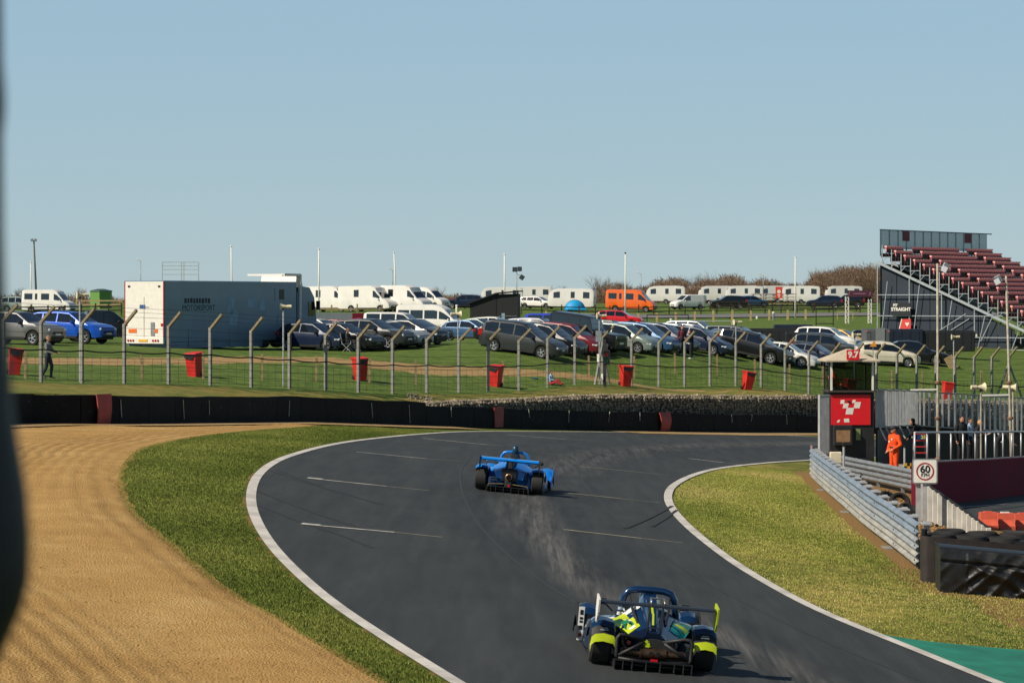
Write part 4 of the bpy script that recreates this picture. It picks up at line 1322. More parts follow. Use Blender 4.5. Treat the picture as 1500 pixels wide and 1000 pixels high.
# drivers, mostly hidden inside the cars
SUIT = M('race_suit', '1b2a38', 0.8)
def driver(car, label, helm):
    t = thing('person', label, 'person', car.location, 0)
    t.rotation_euler = car.rotation_euler; t.scale = car.scale
    mb = MB()
    mb.loft(smooth_rings([[(x, w * math.cos(a), z + h * math.sin(a)) for a in np.linspace(0, 2 * math.pi, 13)[:-1]] for x, w, z, h in ((.75, .16, .3, .1), (.4, .2, .32, .12), (.1, .22, .42, .14), (-.02, .24, .56, .12), (-.06, .1, .67, .07), (-.07, .07, .72, .05))]))
    for s in (-1, 1): mb.tube([(0, s * .22, .6), (.22, s * .26, .48), (.45, s * .1, .56)], [.06, .05, .04], 8)
    mb.build('body', SUIT, t, smooth='all')
    h = MB(); h.lathe([(.01, .145), (.06, .135), (.105, .1), (.13, .03), (.128, -.04), (.11, -.1), (.09, -.13)], 18, c=(-.05, 0, .84)); h.build('helmet', helm, t, smooth='all')
driver(A, 'driver in dark helmet seated inside the yellow trimmed race car', M('helmet_dark', '14202c', .2, coat=.6))
driver(Bc, 'driver in teal helmet seated inside the azure race car', M('helmet_teal', '10465a', .2, coat=.6))
# ------------------------------------------------------------------ tyre wall, gabions, fences, bins
def belt_material():
    m, nt, b = nodes('conveyor_belt')
    p = geo_pos(nt)
    n1 = noise_node(nt, p, 1.2, 6, 0.7)
    n2 = noise_node(nt, p, 11, 4, 0.7)
    n3 = noise_node(nt, stretch(nt, p, (3, 3, .5)), 2.5, 5, 0.7)
    c = ramp(nt, n1, [(0.3, '08090b'), (0.55, '0e1012'), (0.78, '1c1e20')])
    c = mix(nt, ramp(nt, n2, [(0.68, 0.0), (0.7, 0.7)]), c, '8d9296')
    c = mix(nt, ramp(nt, n3, [(0.66, 0.0), (0.78, 0.35)]), c, '3f5563')
    nt.links.new(c, b.inputs['Base Color'])
    b.inputs['Roughness'].default_value = 0.75
    b.inputs['Specular IOR Level'].default_value = 0.25
    bump(nt, b, n1, 0.3, 0.03)
    return m
BELT = belt_material()
RED_PANEL = M('faded_red_panel', '8e3a36', 0.6, var=0.25, scale=2.5)
STONE = M('flint_stone', '857a67', 0.85, var=0.55, scale=3.5, bump=0.3, bscale=12)
CONCRETE = M('concrete', '7f7f79', 0.85, var=0.2, scale=5, bump=0.2)
CONCRETE_ARM = M('lichened_concrete', '776d55', 0.85, var=0.25, scale=6)
WOOD = M('weathered_wood', '8d7a58', 0.85, var=0.3, scale=8)
WOOD_D = M('dark_wood', '4a3c2c', 0.85, var=0.3, scale=8)
WIRE = M('fence_wire', '3c4043', 0.5, metal=0.6, var=0.1)
CABLE = M('black_cable', '121314', 0.7)
GALV = M('galvanised_steel', 'b4b6b6', 0.42, metal=0.35, var=0.18, scale=4)
GALV_D = M('dull_galvanised', '84898c', 0.5, metal=0.35, var=0.2, scale=4)
RED_BIN = M('red_plastic', 'c4211a', 0.55, var=0.2, scale=3)
BLACK_PL = M('black_plastic', '17181a', 0.45, var=0.1)
CREAM = M('cream_enamel', 'c9bf9f', 0.55, var=0.12)
POLE_RUST = M('weathered_pole', '9a9382', 0.7, var=0.3, scale=6)
WHITE_P = M('white_paint', 'dedbd2', 0.6, var=0.08)

tw = thing('tyre_wall', 'long black conveyor belt tyre wall around the outside of the bend', 'tyre wall', tuple(WALL[60]))
o0 = Vector(WALL[60])
step = 4
k = 0
while k + step < len(WALL):
    a, b = WALL[k], WALL[k + step]
    mb = MB()
    d = (b - a); d.z = 0; d.normalize()
    nrm = Vector((d.y, -d.x, 0))
    N, Hn = 6, 4
    h = 1.10 if a.x / a.y * F + 750 < 600 else 0.96
    fr, bk = [], []
    for i in range(N + 1):
        p = a.lerp(b, i / N)
        p = p + d * (0.012 if i == 0 else (-0.012 if i == N else 0))
        for j in range(Hn + 1):
            w = 0.045 * mnoise.noise((p.x * .9, p.y * .9, j * .6)) + 0.02 * math.sin(j / Hn * math.pi)
            zz = -0.05 + h * j / Hn + (0.06 * mnoise.noise((p.x * .5, p.y * .5, 7)) if j == Hn else 0)
            q = p - o0
            fr.append(q + nrm * (0.05 + w + random.uniform(0, .006)) + Vector((0, 0, zz)))
            bk.append(q - nrm * 0.25 + Vector((0, 0, zz)))
    n = len(fr); c = Hn + 1
    fs = [(i * c + j, (i + 1) * c + j, (i + 1) * c + j + 1, i * c + j + 1) for i in range(N) for j in range(Hn)]
    fs += [(n + i * c + j, n + i * c + j + 1, n + (i + 1) * c + j + 1, n + (i + 1) * c + j) for i in range(N) for j in range(Hn)]
    fs += [(i * c + Hn, (i + 1) * c + Hn, n + (i + 1) * c + Hn, n + i * c + Hn) for i in range(N)]
    for i in (0, N): fs += [(i * c + j, i * c + j + 1, n + i * c + j + 1, n + i * c + j) for j in range(Hn)]
    mb.add(fr + bk, fs)
    mb.build('belt_panel', BELT, tw, smooth=True)
    k += step
def wall_at(px):
    best = min(WALL, key=lambda p: abs(p.x / p.y * F + 750 - px))
    i = WALL.index(best)
    d = WALL[min(i + 1, len(WALL) - 1)] - WALL[max(i - 1, 0)]; d.z = 0; d.normalize()
    return best, d, Vector((d.y, -d.x, 0))
for px, w, bow in ((152, .44, .05), (724, .44, .0), (973, .46, .1)):
    p, d, nrm = wall_at(px)
    mb = MB()
    rows = []
    for j in range(6):
        t = j / 5
        q = p - o0 + nrm * (0.13 + bow * math.sin(t * math.pi)) + Vector((0, 0, .06 + t * (1.06 if px < 600 else .9)))
        ww = w * (0.85 + .15 * t)
        rows.append([q - d * ww / 1.1, q + d * ww / 1.1, q + d * ww / 1.1 - nrm * .05, q - d * ww / 1.1 - nrm * .05])
    mb.loft(rows); mb.build('red_marker_panel', RED_PANEL, tw)
# pale scuffs and strap ends hanging on the belt
for px, hh in ((172, .8), (262, .9), (305, .7), (420, .8), (543, .8), (594, 1.0), (657, .6), (772, .5), (830, .7), (890, .6), (931, .5), (1066, .5), (1096, .4), (1146, .6)):
    p, d, nrm = wall_at(px)
    mb = MB(); q = p - o0 + nrm * .115
    mb.bar(q + Vector((0, 0, .92)), q + d * random.uniform(-.12, .12) + Vector((0, 0, .92 - hh * .8)), .03, .012)
    mb.build('strap', M('pale_strap', '9a9a8c', .7, var=.3), tw)

# gabion wall on top of the bank, behind the tyre wall
def rock(mb, c, r):
    t = (1 + 5 ** .5) / 2
    base = [(-1, t, 0), (1, t, 0), (-1, -t, 0), (1, -t, 0), (0, -1, t), (0, 1, t), (0, -1, -t), (0, 1, -t), (t, 0, -1), (t, 0, 1), (-t, 0, -1), (-t, 0, 1)]
    fs = [(0, 11, 5), (0, 5, 1), (0, 1, 7), (0, 7, 10), (0, 10, 11), (1, 5, 9), (5, 11, 4), (11, 10, 2), (10, 7, 6), (7, 1, 8), (3, 9, 4), (3, 4, 2), (3, 2, 6), (3, 6, 8), (3, 8, 9), (4, 9, 5), (2, 4, 11), (6, 2, 10), (8, 6, 7), (9, 8, 1)]
    sx, sy, sz = [random.uniform(.7, 1.2) for _ in range(3)]
    mb.add([(c[0] + v[0] / 1.9 * r * sx * random.uniform(.8, 1.15), c[1] + v[1] / 1.9 * r * sy * random.uniform(.8, 1.15), c[2] + v[2] / 1.9 * r * sz * random.uniform(.8, 1.15)) for v in base], fs)
variants = []
for v in range(5):
    mb = MB()
    for i in range(15):
        for j in range(9):
            rock(mb, (i * .135 + random.uniform(0, .05) - .95, random.uniform(-.04, .07) - .03, j * .13 + random.uniform(-.03, .03) + .08), random.uniform(.06, .1))
        for j in range(6):
            rock(mb, (i * .135 + random.uniform(0, .05) - .95, .1 + j * .14, 1.2 + random.uniform(-.05, .04)), random.uniform(.06, .1))
    variants.append(mb.mesh('stones', STONE))
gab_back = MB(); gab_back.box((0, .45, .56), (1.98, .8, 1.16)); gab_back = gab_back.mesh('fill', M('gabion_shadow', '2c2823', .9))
gcage = MB()
for i in range(9):
    gcage.bar((-.98 + i * .245, -.09, 0), (-.98 + i * .245, -.09, 1.24), .012)
for j in range(6): gcage.bar((-1, -.09, j * .25), (1, -.09, j * .25), .012)
gcage = gcage.mesh('wire_cage', WIRE)
gw = None
gi = 0
GL = []
for p in WALL:
    px = p.x / p.y * F + 750
    if px > 628: GL.append(p)
for i in range(0, len(GL) - 4, 4):
    a, b = GL[i], GL[i + 4]
    m = (a + b) / 2
    ang = math.atan2(b.y - a.y, b.x - a.x)
    nrm = Vector((math.sin(ang), -math.cos(ang), 0))
    q = m - nrm * .42
    X2, Y2 = q.x - nrm.x * .9, q.y - nrm.y * .9
    top = Bz(X2, Y2)
    loc = Vector((q.x, q.y, top - 1.16))
    if gw is None:
        gw = thing('gabion_wall', 'stone filled gabion wall retaining the bank behind the tyre wall', 'wall', loc)
        g0 = loc.copy()
    e = link('gabion_basket', gab_back, gw, loc - g0, ang)
    s_ = link('stones', variants[gi % 5], e); stuff(s_)
    link('wire_cage', gcage, e)
    low = MB(); gi += 1
# spilled stones at the wall's end
mb = MB()
for q in range(110):
    px = random.uniform(596, 634); sc = random.uniform(32.7, 33.5)
    pp = park(px, sc); rock(mb, (pp.x, pp.y, pp.z + .01), random.uniform(.035, .065))
stuff(mb.build('spilled_stones', STONE, None)); 

# perimeter fence with cranked concrete posts
post_px = [-60, 5, 60, 120, 182, 247, 308, 368, 424, 477, 525, 575, 625, 672, 715, 760, 802, 842, 882, 925, 965, 1003, 1040, 1078, 1115, 1150, 1185, 1219, 1252, 1284, 1314, 1343, 1371, 1399, 1427, 1453, 1478, 1504, 1530, 1556]
fs_ = np.interp(post_px, [-60, 70, 300, 575, 760, 965, 1185, 1400, 1600], [38.6, 37, 35, 33, 30.5, 27.5, 26, 25.2, 24.6])
posts = [park(px, s) for px, s in zip(post_px, fs_)]
pf = thing('perimeter_fence', 'concrete post and wire perimeter fence with cranked tops along the bank', 'fence', posts[10])
f0 = posts[10].copy()
heads = []
for i, p in enumerate(posts):
    d = posts[min(i + 1, len(posts) - 1)] - posts[max(i - 1, 0)]; d.z = 0; d.normalize()
    n = Vector((d.y, -d.x, 0))
    n = (n + Vector((.35, 0, 0))).normalized()
    mb = MB()
    q = p - f0
    mb.bar(q + Vector((0, 0, -.3)), q + Vector((0, 0, 2.42)), .115, .115, 0, up=n)
    tip = q + n * .62 + Vector((0, 0, 2.98))
    mb.bar(q + Vector((0, 0, 2.36)), tip, .105, .105, 1, up=d)
    mb.build('post', [CONCRETE, CONCRETE_ARM], pf)
    heads.append((q, n, tip))
for z, r, m_ in [(.12, .007, WIRE), (.42, .007, WIRE), (.72, .007, WIRE), (1.02, .007, WIRE), (1.62, .006, WIRE), (1.95, .006, WIRE), (2.25, .006, WIRE)]:
    mb = MB(); mb.tube([q + n * .075 + Vector((0, 0, z + random.uniform(-.015, .015))) for q, n, t_ in heads], r, 4); mb.build('wire', m_, pf)
for t in (.35, .68, .97):
    mb = MB(); mb.tube([q + Vector((0, 0, 2.42)) + (t_ - q - Vector((0, 0, 2.42))) * t + Vector((0, 0, .08)) for q, n, t_ in heads], .006, 4); mb.build('wire', WIRE, pf)
cab = []
for i in range(len(heads) - 1):
    a, b = heads[i], heads[i + 1]
    for u in (0, .33, .66):
        cab.append(a[0].lerp(b[0], u) + a[1] * .1 + Vector((0, 0, 1.3 - .07 * math.sin(u * math.pi) - (.0012 * i * i * .4))))
mb = MB(); mb.tube(cab, .03, 5); mb.build('cable', CABLE, pf)
# mesh droppers between the posts
mb = MB()
for i in range(len(heads) - 1):
    a, b = heads[i], heads[i + 1]
    for u in (.2, .4, .6, .8):
        q = a[0].lerp(b[0], u) + a[1] * .075
        mb.bar(q + Vector((0, 0, .05)), q + Vector((0, 0, 1.05)), .009)
stuff(mb.build('mesh_wires', WIRE, pf))
# a bent brace pair where the signal stands, and another by the scaffolding
for bx in (882, 1478):
    i = post_px.index(bx)
    q, n, t_ = heads[i]
    d = posts[i + 1] - posts[i - 1]; d.z = 0; d.normalize()
    for s in (-1, 1):
        mb = MB(); mb.bar(q + Vector((0, 0, 2.0)), q + d * s * .95 + Vector((0, 0, -.1 + (Bz(*(posts[i] + d * s * .95).xy) - posts[i].z))), .09, .09); mb.build('brace', CONCRETE, pf)

# low stake and wire fence just behind it
lf = thing('stake_fence', 'low fence of wooden stakes and wire standing on the grass', 'fence', park(541, 32.2))
l0 = park(541, 32.2)
st_px = [37, 120, 208, 298, 384, 463, 541, 609, 672, 737, 800, 863, 929, 989, 1050, 1106, 1157, 1205, 1307, 1351, 1437, 1475]
stakes = []
for px in st_px:
    s = float(np.interp(px, [-60, 70, 300, 575, 760, 965, 1185, 1400, 1600], [38.6, 37, 35, 33, 30.5, 27.5, 26, 25.2, 24.6])) - .9
    p = park(px, s) - l0
    stakes.append(p)
    if px in (120, 672, 800): continue
    mb = MB(); tl = random.uniform(-.03, .03); mb.bar(p + Vector((0, 0, -.2)), p + Vector((tl, 0, 1.12 + random.uniform(-.05, .05))), .1, .09); mb.build('stake', WOOD, lf)
for z in (.35, .7, 1.0):
    mb = MB(); mb.tube([p + Vector((0, -.06, z)) for p in stakes], .006, 4); mb.build('wire', WIRE, lf)

# red wheelie bins, leaning about on the slope
def bin_meshes():
    b = MB()
    def rr(w, d, z, y): return [(-w, -d + y, z), (w, -d + y, z), (w, d + y, z), (-w, d + y, z)]
    b.loft([rr(.2, .22, .0, .02), rr(.235, .26, .5, .0), rr(.26, .29, .9, -.01), rr(.285, .31, .92, -.01), rr(.285, .31, .95, -.01)])
    lid = MB(); lid.box((0, 0, .985), (.6, .66, .05), 0, Matrix.Rotation(.05, 3, 'X'), .02); lid.box((0, .34, .99), (.56, .05, .08))
    fl = MB(); fl.add([(-.28, -.315, .94), (.28, -.315, .94), (.1, -.322, .72), (-.28, -.322, .8)], [(0, 1, 2, 3)]); fl.box((0, -.3, .955), (.57, .05, .05))
    w = MB(); w.lathe([(.02, -.03), (.1, -.03), (.1, .03), (.02, .03)], 14, axis='x')
    return b.mesh('bin_body', RED_BIN), lid.mesh('lid', RED_BIN), fl.mesh('bin_liner', BLACK_PL), w.mesh('wheel', RUBBER)
BM_ = bin_meshes()
def bin_(px, s, yaw, lean, label, sc=1.0, liner=True):
    t = thing('wheelie_bin', label, 'bin', park(px, s), R(yaw), 'red bins along the fence')
    t.rotation_euler = (R(lean[0]), R(lean[1]), R(yaw)); t.scale = (sc, sc, sc)
    link('bin_body', BM_[0], t); link('lid', BM_[1], t)
    if liner: link('bin_liner', BM_[2], t)
    for s_ in (-1, 1): link('wheel', BM_[3], t, (s_ * .22, .25, .1))
bin_(20, 35.8, 15, (0, 6), 'red bin with black liner beside a stake near the walking man', 1.05)
bin_(285, 33.8, -28, (3, 0), 'red bin standing below the blue lorry trailer', 1.03)
bin_(528, 32.2, 30, (2, -3), 'red bin in front of the black and silver parked cars', 1.02)
bin_(725, 30.4, -25, (2, 5), 'red bin below the dark people carrier', 1.02)
bin_(916, 28.4, 20, (2, 3), 'red bin beside the signal light on the fence', 1.04)
bin_(1094, 27.0, 22, (2, 9), 'red bin tilting in front of the black SUV', .98)
bin_(1242, 26.2, 18, (2, 8), 'red bin seen through the marshal post windows', 1.05)
bin_(1386, 25.8, 10, (0, 8), 'faded red bin by the tall weathered lamp pole', 1.0, False)

# horn loudspeakers on thin poles along the fence
def speaker(px, s, yaw, h, label, surf='b', pole=GALV, loc=None, lean=0):
    p = park(px, s) if loc is None else loc
    t = thing('loudspeaker_pole', label, 'loudspeaker', p, R(yaw), 'horn loudspeakers on poles')
    k = .82
    mb = MB(); mb.tube([(0, 0, -.2), (lean, 0, h)], .035, 8); mb.build('pole', pole, t)
    hn = MB(); hn.lathe([(.05 * k, -.26 * k), (.07 * k, -.12 * k), (.1 * k, 0), (.17 * k, .14 * k), (.2 * k, .16 * k)], 16, axis='x', c=(lean, 0, h + .14), caps=True); hn.build('horn', CREAM, t, True)
    hn = MB(); hn.lathe([(.07 * k, -.45 * k), (.09 * k, -.44 * k), (.09 * k, -.2 * k), (.05 * k, -.18 * k)], 12, axis='x', c=(lean, 0, h + .14)); hn.build('driver_unit', CREAM, t, True)
    hn = MB(); hn.box((lean, 0, h + .02), (.08, .06, .1)); hn.build('bracket', BLACK_PL, t)
for px, s, yaw, lb in ((117, 36.2, 200, 'cream horn loudspeaker on a pole beside the black pickup'), (415, 34.0, 175, 'cream horn loudspeaker in front of the lorry cab'), (671, 31.3, 20, 'cream horn loudspeaker in front of the white minibus'),
                       (878, 28.8, 190, 'cream horn loudspeaker over the signal light'), (1078, 26.7, 200, 'cream horn loudspeaker in front of the silver estate'), (1252, 25.9, 195, 'cream horn loudspeaker above the marshal post roof'), (1397, 25.0, 185, 'cream horn loudspeaker in front of the black container')):
    speaker(px, s, yaw, 3.35, lb)

# two-colour signal light on a frame at the fence
p = park(886, 29.0)
t = thing('signal_light', 'black signal light with red and green lenses on the fence', 'signal light', p, R(-12))
mb = MB(); mb.bar((0, 0, -.1), (0, 0, 2.4), .12, .12); mb.build('post', CARBON_M, t)
mb = MB(); mb.box((.12, -.12, 1.5), (.3, .22, .75), 0, None, .04); mb.build('signal_head', BLACK_PL, t)
for z, m_, in ((1.66, M('red_lens', '9c1a1c', .25)), (1.36, M('green_lens', '0e5c46', .25))):
    mb = MB(); mb.lathe([(.02, -.03), (.1, -.02), (.11, 0)], 16, axis='y', c=(.12, -.235, z)); mb.build('lens', m_, t, True)
    mb = MB(); mb.add([(.12 + .13 * math.cos(a), -.23 - b, z + .13 * math.sin(a)) for b in (0, .14) for a in np.linspace(0, math.pi, 9)], [(i, i + 1, 10 + i, 9 + i) for i in range(8)]); mb.build('hood', BLACK_PL, t)
mb = MB(); mb.box((-.3, -.05, 2.55), (.3, .16, .55)); mb.build('control_box', GALV_D, t)
mb = MB(); mb.box((-.32, -.08, 1.45), (.12, .1, .4)); mb.build('cable_box', WHITE_P, t)
mb = MB(); mb.box((-.12, -.1, .5), (.1, .1, .3)); mb.build('cable_box', WHITE_P, t)
# ------------------------------------------------------------------ inside of the bend: rails, marshal post, pit wall
def w_beam(mb, pts, z0, out=1, h=.31):
    """corrugated crash rail along points, its ribs towards 'out' of the line"""
    prof = [(-.5, .0), (-.42, .035), (-.3, .08), (-.18, .08), (-.06, .015), (.06, .015), (.18, .08), (.3, .08), (.42, .035), (.5, .0)]
    rows = []
    for i, p in enumerate(pts):
        d = pts[min(i + 1, len(pts) - 1)] - pts[max(i - 1, 0)]; d.z = 0; d.normalize()
        n = Vector((-d.y, d.x, 0)) * out
        rows.append([p + n * o + Vector((0, 0, z0 + h * (z + .5))) for z, o in prof])
    n = len(prof)
    mb.add([q for r in rows for q in r], [(i * n + k, (i + 1) * n + k, (i + 1) * n + k + 1, i * n + k + 1) for i in range(len(rows) - 1) for k in range(n - 1)])

RAIL_LO = M('rail_low', 'a6a399', .5, metal=.25, var=.25, scale=2); RAIL_MID = M('rail_mid', '9da0a0', .45, metal=.3, var=.22, scale=2); RAIL_TOP = M('rail_top', '8894a0', .45, metal=.35, var=.2, scale=2)
r0 = RAIL[0].copy()
arm = thing('crash_barrier', 'triple height galvanised steel crash barrier along the inside grass', 'barrier', r0)
LR = [p - r0 for p in RAIL]
seglen = 16
for lvl in range(3):
    k = 0
    while k < len(LR) - 2:
        pts = LR[k:min(k + seglen + 1, len(LR))]
        mb = MB(); w_beam(mb, [p + Vector((0, 0, random.uniform(-.008, .008))) for p in pts], .06 + lvl * .292)
        rail = mb.build('rail', (RAIL_LO, RAIL_MID, RAIL_TOP)[lvl], arm, smooth='all')
        bl = MB()
        q = pts[0] + Vector((-.09, .1, .06 + lvl * .292 + .155))
        bl.box(q, (.02, .04, .04))
        bl.build('bolt', STEEL, rail)
        k += seglen
for k in range(0, len(LR), 8):
    p = LR[k]
    mb = MB(); mb.bar(p + Vector((.14, 0, -.2)), p + Vector((.14, 0, .99)), .11, .07)
    mb.box(p + Vector((.12, .0, .945)), (.2, .5, .03))
    mb.build('barrier_post', GALV, arm)
for k in range(20, len(LR) - 8, 48):      # concrete footings showing in the bare soil
    p, q = LR[k], LR[k + 8]
    mb = MB(); q = LR[k + 3]; mb.bar(p + Vector((-.1, 0, -.035)), q + Vector((-.1, 0, -.035)), .2, .12); mb.build('footing', CONCRETE, arm)
mb = MB(); p = LR[-1]; mb.box(p + Vector((.0, .1, .5)), (.06, .05, 1.1)); mb.build('end_post', M('faded_red_white', 'b08c86', .6), arm)

# second pair of rails behind, parallel to the picture
a2, b2 = at(1222, 0, 43.6), at(1342, 0, 48.5)
for p in (a2, b2): p.z = Tz(p.x, p.y)
rb = thing('crash_barrier', 'double steel crash barrier in front of the orange marshal', 'barrier', a2)
L2 = [(a2.lerp(b2, i / 14)) - a2 for i in range(15)]
for lvl in range(2):
    mb = MB(); w_beam(mb, L2, .14 + lvl * .33, out=-1); mb.build('rail', GALV_D, rb, smooth='all')
for k in range(0, 15, 4):
    mb = MB(); mb.bar(L2[k] + Vector((.0, .12, -.3)), L2[k] + Vector((0, .12, .78)), .1, .1); mb.build('barrier_post', GALV_D, rb)
# old tyres lying behind the rails
def tyre(loc, label, ro=.32, tilt=(0, 0, 0), grp='loose tyres behind the steel rails'):
    mb = MB()
    prof = []
    for a in np.linspace(0, 2 * math.pi, 11)[:-1]: prof.append((ro * .78 + ro * .22 * math.cos(a), .1 * math.sin(a)))
    prof.append(prof[0])
    mb.lathe(prof, 22, caps=False)
    o = mb.build('tyre', RUBBER, None, True, loc); o.rotation_euler = tilt
    tag(o, label, 'tyre', grp)
    return o
for q, (px, py, s, tl) in enumerate(((1282, 726, 54, (.2, .1, 0)), (1300, 730, 55, (.9, .2, .4)), (1318, 734, 55.5, (1.1, 0, .2)), (1332, 738, 56, (.3, .3, 0)))):
    p = at(px, py, s); p.z = Tz(p.x, p.y) + (.12 if tl[0] < .5 else .26)
    tyre(p, ('old tyre lying flat between the steel barriers', 'old tyre leaning on another between the steel barriers', 'upright old tyre under the speed sign', 'old tyre beside the speed sign post')[q], .3, tl)
# fallen leaves and rubble strip
mb = MB()
for q in range(700):
    y = random.uniform(66, 92); x = float(Xrail(y)) + random.uniform(.35, 2.2)
    rock(mb, (x, y, Tz(x, y) + .015), random.uniform(.02, .06))
stuff(mb.build('rubble', M('leaf_litter', '8d6b41', .9, var=.5, scale=9), None))

# vertical board wall of the pit exit
bw = thing('board_wall', 'wall of upright pale grey boards beside the pit exit', 'wall', hit(1349, 770))
w0 = bw.location.copy()
BOARD = M('bleached_board', 'c6c3ba', .75, var=.22, scale=3)
nb = 15
tops = []
for i in range(nb):
    px = 1348 + (1448 - 1348) * i / (nb - 1)
    s = 57.5 + 4.5 * i / (nb - 1)
    X, Y = (px - 750) / s, F / s
    zg = Tz(X, Y) - .12
    ty_ = np.interp(px, [1348, 1358, 1450], [702, 709, 774]) + (i % 2) * .6
    zt = CZ - (ty_ - YH) / s
    mb = MB(); h = max(.12, zt - zg)
    mb.box((X - w0.x, Y - w0.y, zg + h / 2 - w0.z), (.122, .05, h), 0, Matrix.Rotation(random.uniform(-.12, .12), 3, 'Z'), .008)
    mb.build('board', BOARD, bw)
    tops.append(Vector((X, Y + .05, zt)) - w0)
mb = MB()
for a, b in zip(tops[:-1], tops[1:]): mb.bar(a + Vector((0, 0, .012)), b + Vector((0, 0, .012)), .05, .04)
mb.build('top_rail', CARBON_M, bw)
# 60 KPH sign
sp = at(1355, 0, 59.5); sp.z = Tz(sp.x, sp.y)
sg = thing('speed_sign', 'white square 60 KPH speed sign with red ring on grey post', 'sign', sp, R(-4))
zc = .0 + (YH + (CZ - sp.z) * 59.5 - 690) / 59.5
mb = MB(); mb.bar((0, .05, -.2), (0, .05, zc + .2), .1, .06); mb.bar((-.16, .09, -.3), (-.16, .09, zc - .1), .12, .08, 0); mb.build('post', GALV, sg)
def rsq(h, r, n=5):
    out = []
    for cx, cz, a0 in ((h - r, h - r, 0), (-h + r, h - r, 90), (-h + r, -h + r, 180), (h - r, -h + r, 270)):
        for k in range(n + 1):
            a = R(a0 + 90 * k / n); out.append((cx + r * math.cos(a), cz + r * math.sin(a)))
    return out
mb = MB(); mb.prism(rsq(.31, .055), -.02, .02, 'y', c=(0, 0, zc)); mb.build('sign_frame', GALV_D, sg)
mb = MB(); mb.prism(rsq(.28, .04), -.03, -.021, 'y', c=(0, 0, zc)); mb.build('sign_face', WHITE_P, sg)
mb = MB(); mb.lathe([(.185, -.036), (.218, -.036), (.218, -.032), (.185, -.032), (.185, -.036)], 40, axis='y', c=(0, 0, zc), caps=False); mb.build('red_ring', M('sign_red', '9c1f26', .5), sg)
INK = M('sign_black', '17171a', .6)
lettering('60', .25, INK, sg, face_mtx((0, -.035, zc + .05), (0, -1, 0)), bold=.006)
lettering('KPH', .13, INK, sg, face_mtx((0, -.035, zc - .09), (0, -1, 0)), bold=.0, sx=.85)

# wrapped tyre bundles at the end of the rails
bp = hit(1352, 852)
tb = thing('tyre_bundle', 'rubber belt faced tyre stack at the end of the steel barrier', 'tyre wall', bp)
BROWN_BELT = M('dusty_belt', '2b2421', .7, var=.35, scale=4, bump=.2)
def corner_path(pts, step=.1): return spline([Vector(p) for p in pts], step)
path = corner_path([(-.02, .25, 0), (.0, .05, 0), (.1, -.02, 0), (1.0, .0, 0), (2.8, .12, 0), (5, .3, 0)], .12)
rows = []
for p in path:
    g = Tz(bp.x + p.x, bp.y + p.y) - bp.z
    rows.append([(p.x, p.y + .02 * mnoise.noise((p.x * 2, j, 3)), g - .05 + .93 * j / 5) for j in range(6)])
mb = MB(); n = 6
mb.add([q for r in rows for q in r], [(i * n + k, (i + 1) * n + k, (i + 1) * n + k + 1, i * n + k + 1) for i in range(len(rows) - 1) for k in range(n - 1)])
mb.build('belt_facing', BROWN_BELT, tb, smooth='all')
for row in range(2):
    for i in range(8):
        x = .35 + i * .63 + row * .3; y = .38 + row * .56 + .06 * x
        g = Tz(bp.x + x, bp.y + y) - bp.z
        for lv in range(3 if row == 0 else 4):
            m2 = MB(); ro = .33
            prof = [(ro * .76 + ro * .24 * math.cos(a), .11 * math.sin(a)) for a in np.linspace(0, 2 * math.pi, 9)]
            if lv == (2 if row == 0 else 3):
                m2.lathe(prof, 22, caps=False)
                o = m2.build('tyre', RUBBER, tb, True, (x, y, g + .82 + row * .05 + .02 * ((i * 7) % 3))); o.rotation_euler = (random.uniform(-.06, .06), random.uniform(-.06, .06), 0)
mb = MB(); mb.box((2.6, .65, .3), (5, .9, .9)); mb.build('tyre_core', CARBON_M, tb)
mb = MB(); mb.tube([(.05, .2, .7), (.05, .16, 1.0)], .06, 10); mb.build('strap_roll', BLACK_PL, tb)
# plastic sheeting over a second bundle in front
fp = hit(1378, 866)
tp = thing('wrapped_tyre_bundle', 'tyre bundle wrapped in creased shiny black plastic sheeting', 'tyre wall', fp)
TARP = M('black_sheeting', '191a1b', .48, var=.25, scale=5, spec=.5, bump=.25, bscale=14)
NU, NV = 150, 50
vs = []
for i in range(NU + 1):
    u = i / NU
    x = -.03 + 3.6 * u
    g = Tz(fp.x + x, fp.y - .02) - fp.z
    for j in range(NV + 1):
        v = j / NV
        if v < .8:
            z = v / .8 * .86; y = -.1 - .06 * math.sin(v / .8 * math.pi)
        else:
            z = .86 + .03 * math.sin((v - .8) / .2 * math.pi); y = -.1 + (v - .8) / .2 * .9
        fold = 0
        if v < .8:
            vv = v / .8
            amp = .15 * (1 - vv) ** .4 + .03 if vv < .72 else .05
            if x < .45: amp *= .25
            w1 = 1 - abs(mnoise.noise((x * 1.5 + vv * 1.6, vv * .7, 4.0))) * 2.4
            w2 = 1 - abs(mnoise.noise((x * 3.4 - vv * 3.0, vv * 1.4, 1.5))) * 2.4
            w3 = mnoise.noise((x * 9, vv * 7, 2.5))
            w4 = 1 - abs(mnoise.noise((x * 2.6 + vv * 3.4, vv * 2.0 - x * .5, 8.5))) * 2.6
            fold = amp * (.45 * w1 + .35 * w2 + .4 * w4 - .4) + .008 * w3
            if .70 < vv < .74: y += .03
            if vv >= .74: y -= .03
        else:
            fold = .015 * mnoise.noise((x * 6, v * 20, 6.0))
        vs.append((x, y - fold, g + z - .03))
mb = MB(); n = NV + 1
mb.add(vs, [(i * n + k, (i + 1) * n + k, (i + 1) * n + k + 1, i * n + k + 1) for i in range(NU) for k in range(NV)])
mb.add([vs[k] for k in range(n)] + [(.02, .85, vs[k][2]) for k in range(n)], [(k, k + 1, n + k + 1, n + k) for k in range(n - 1)])
mb.build('plastic_sheet', TARP, tp, smooth='all')
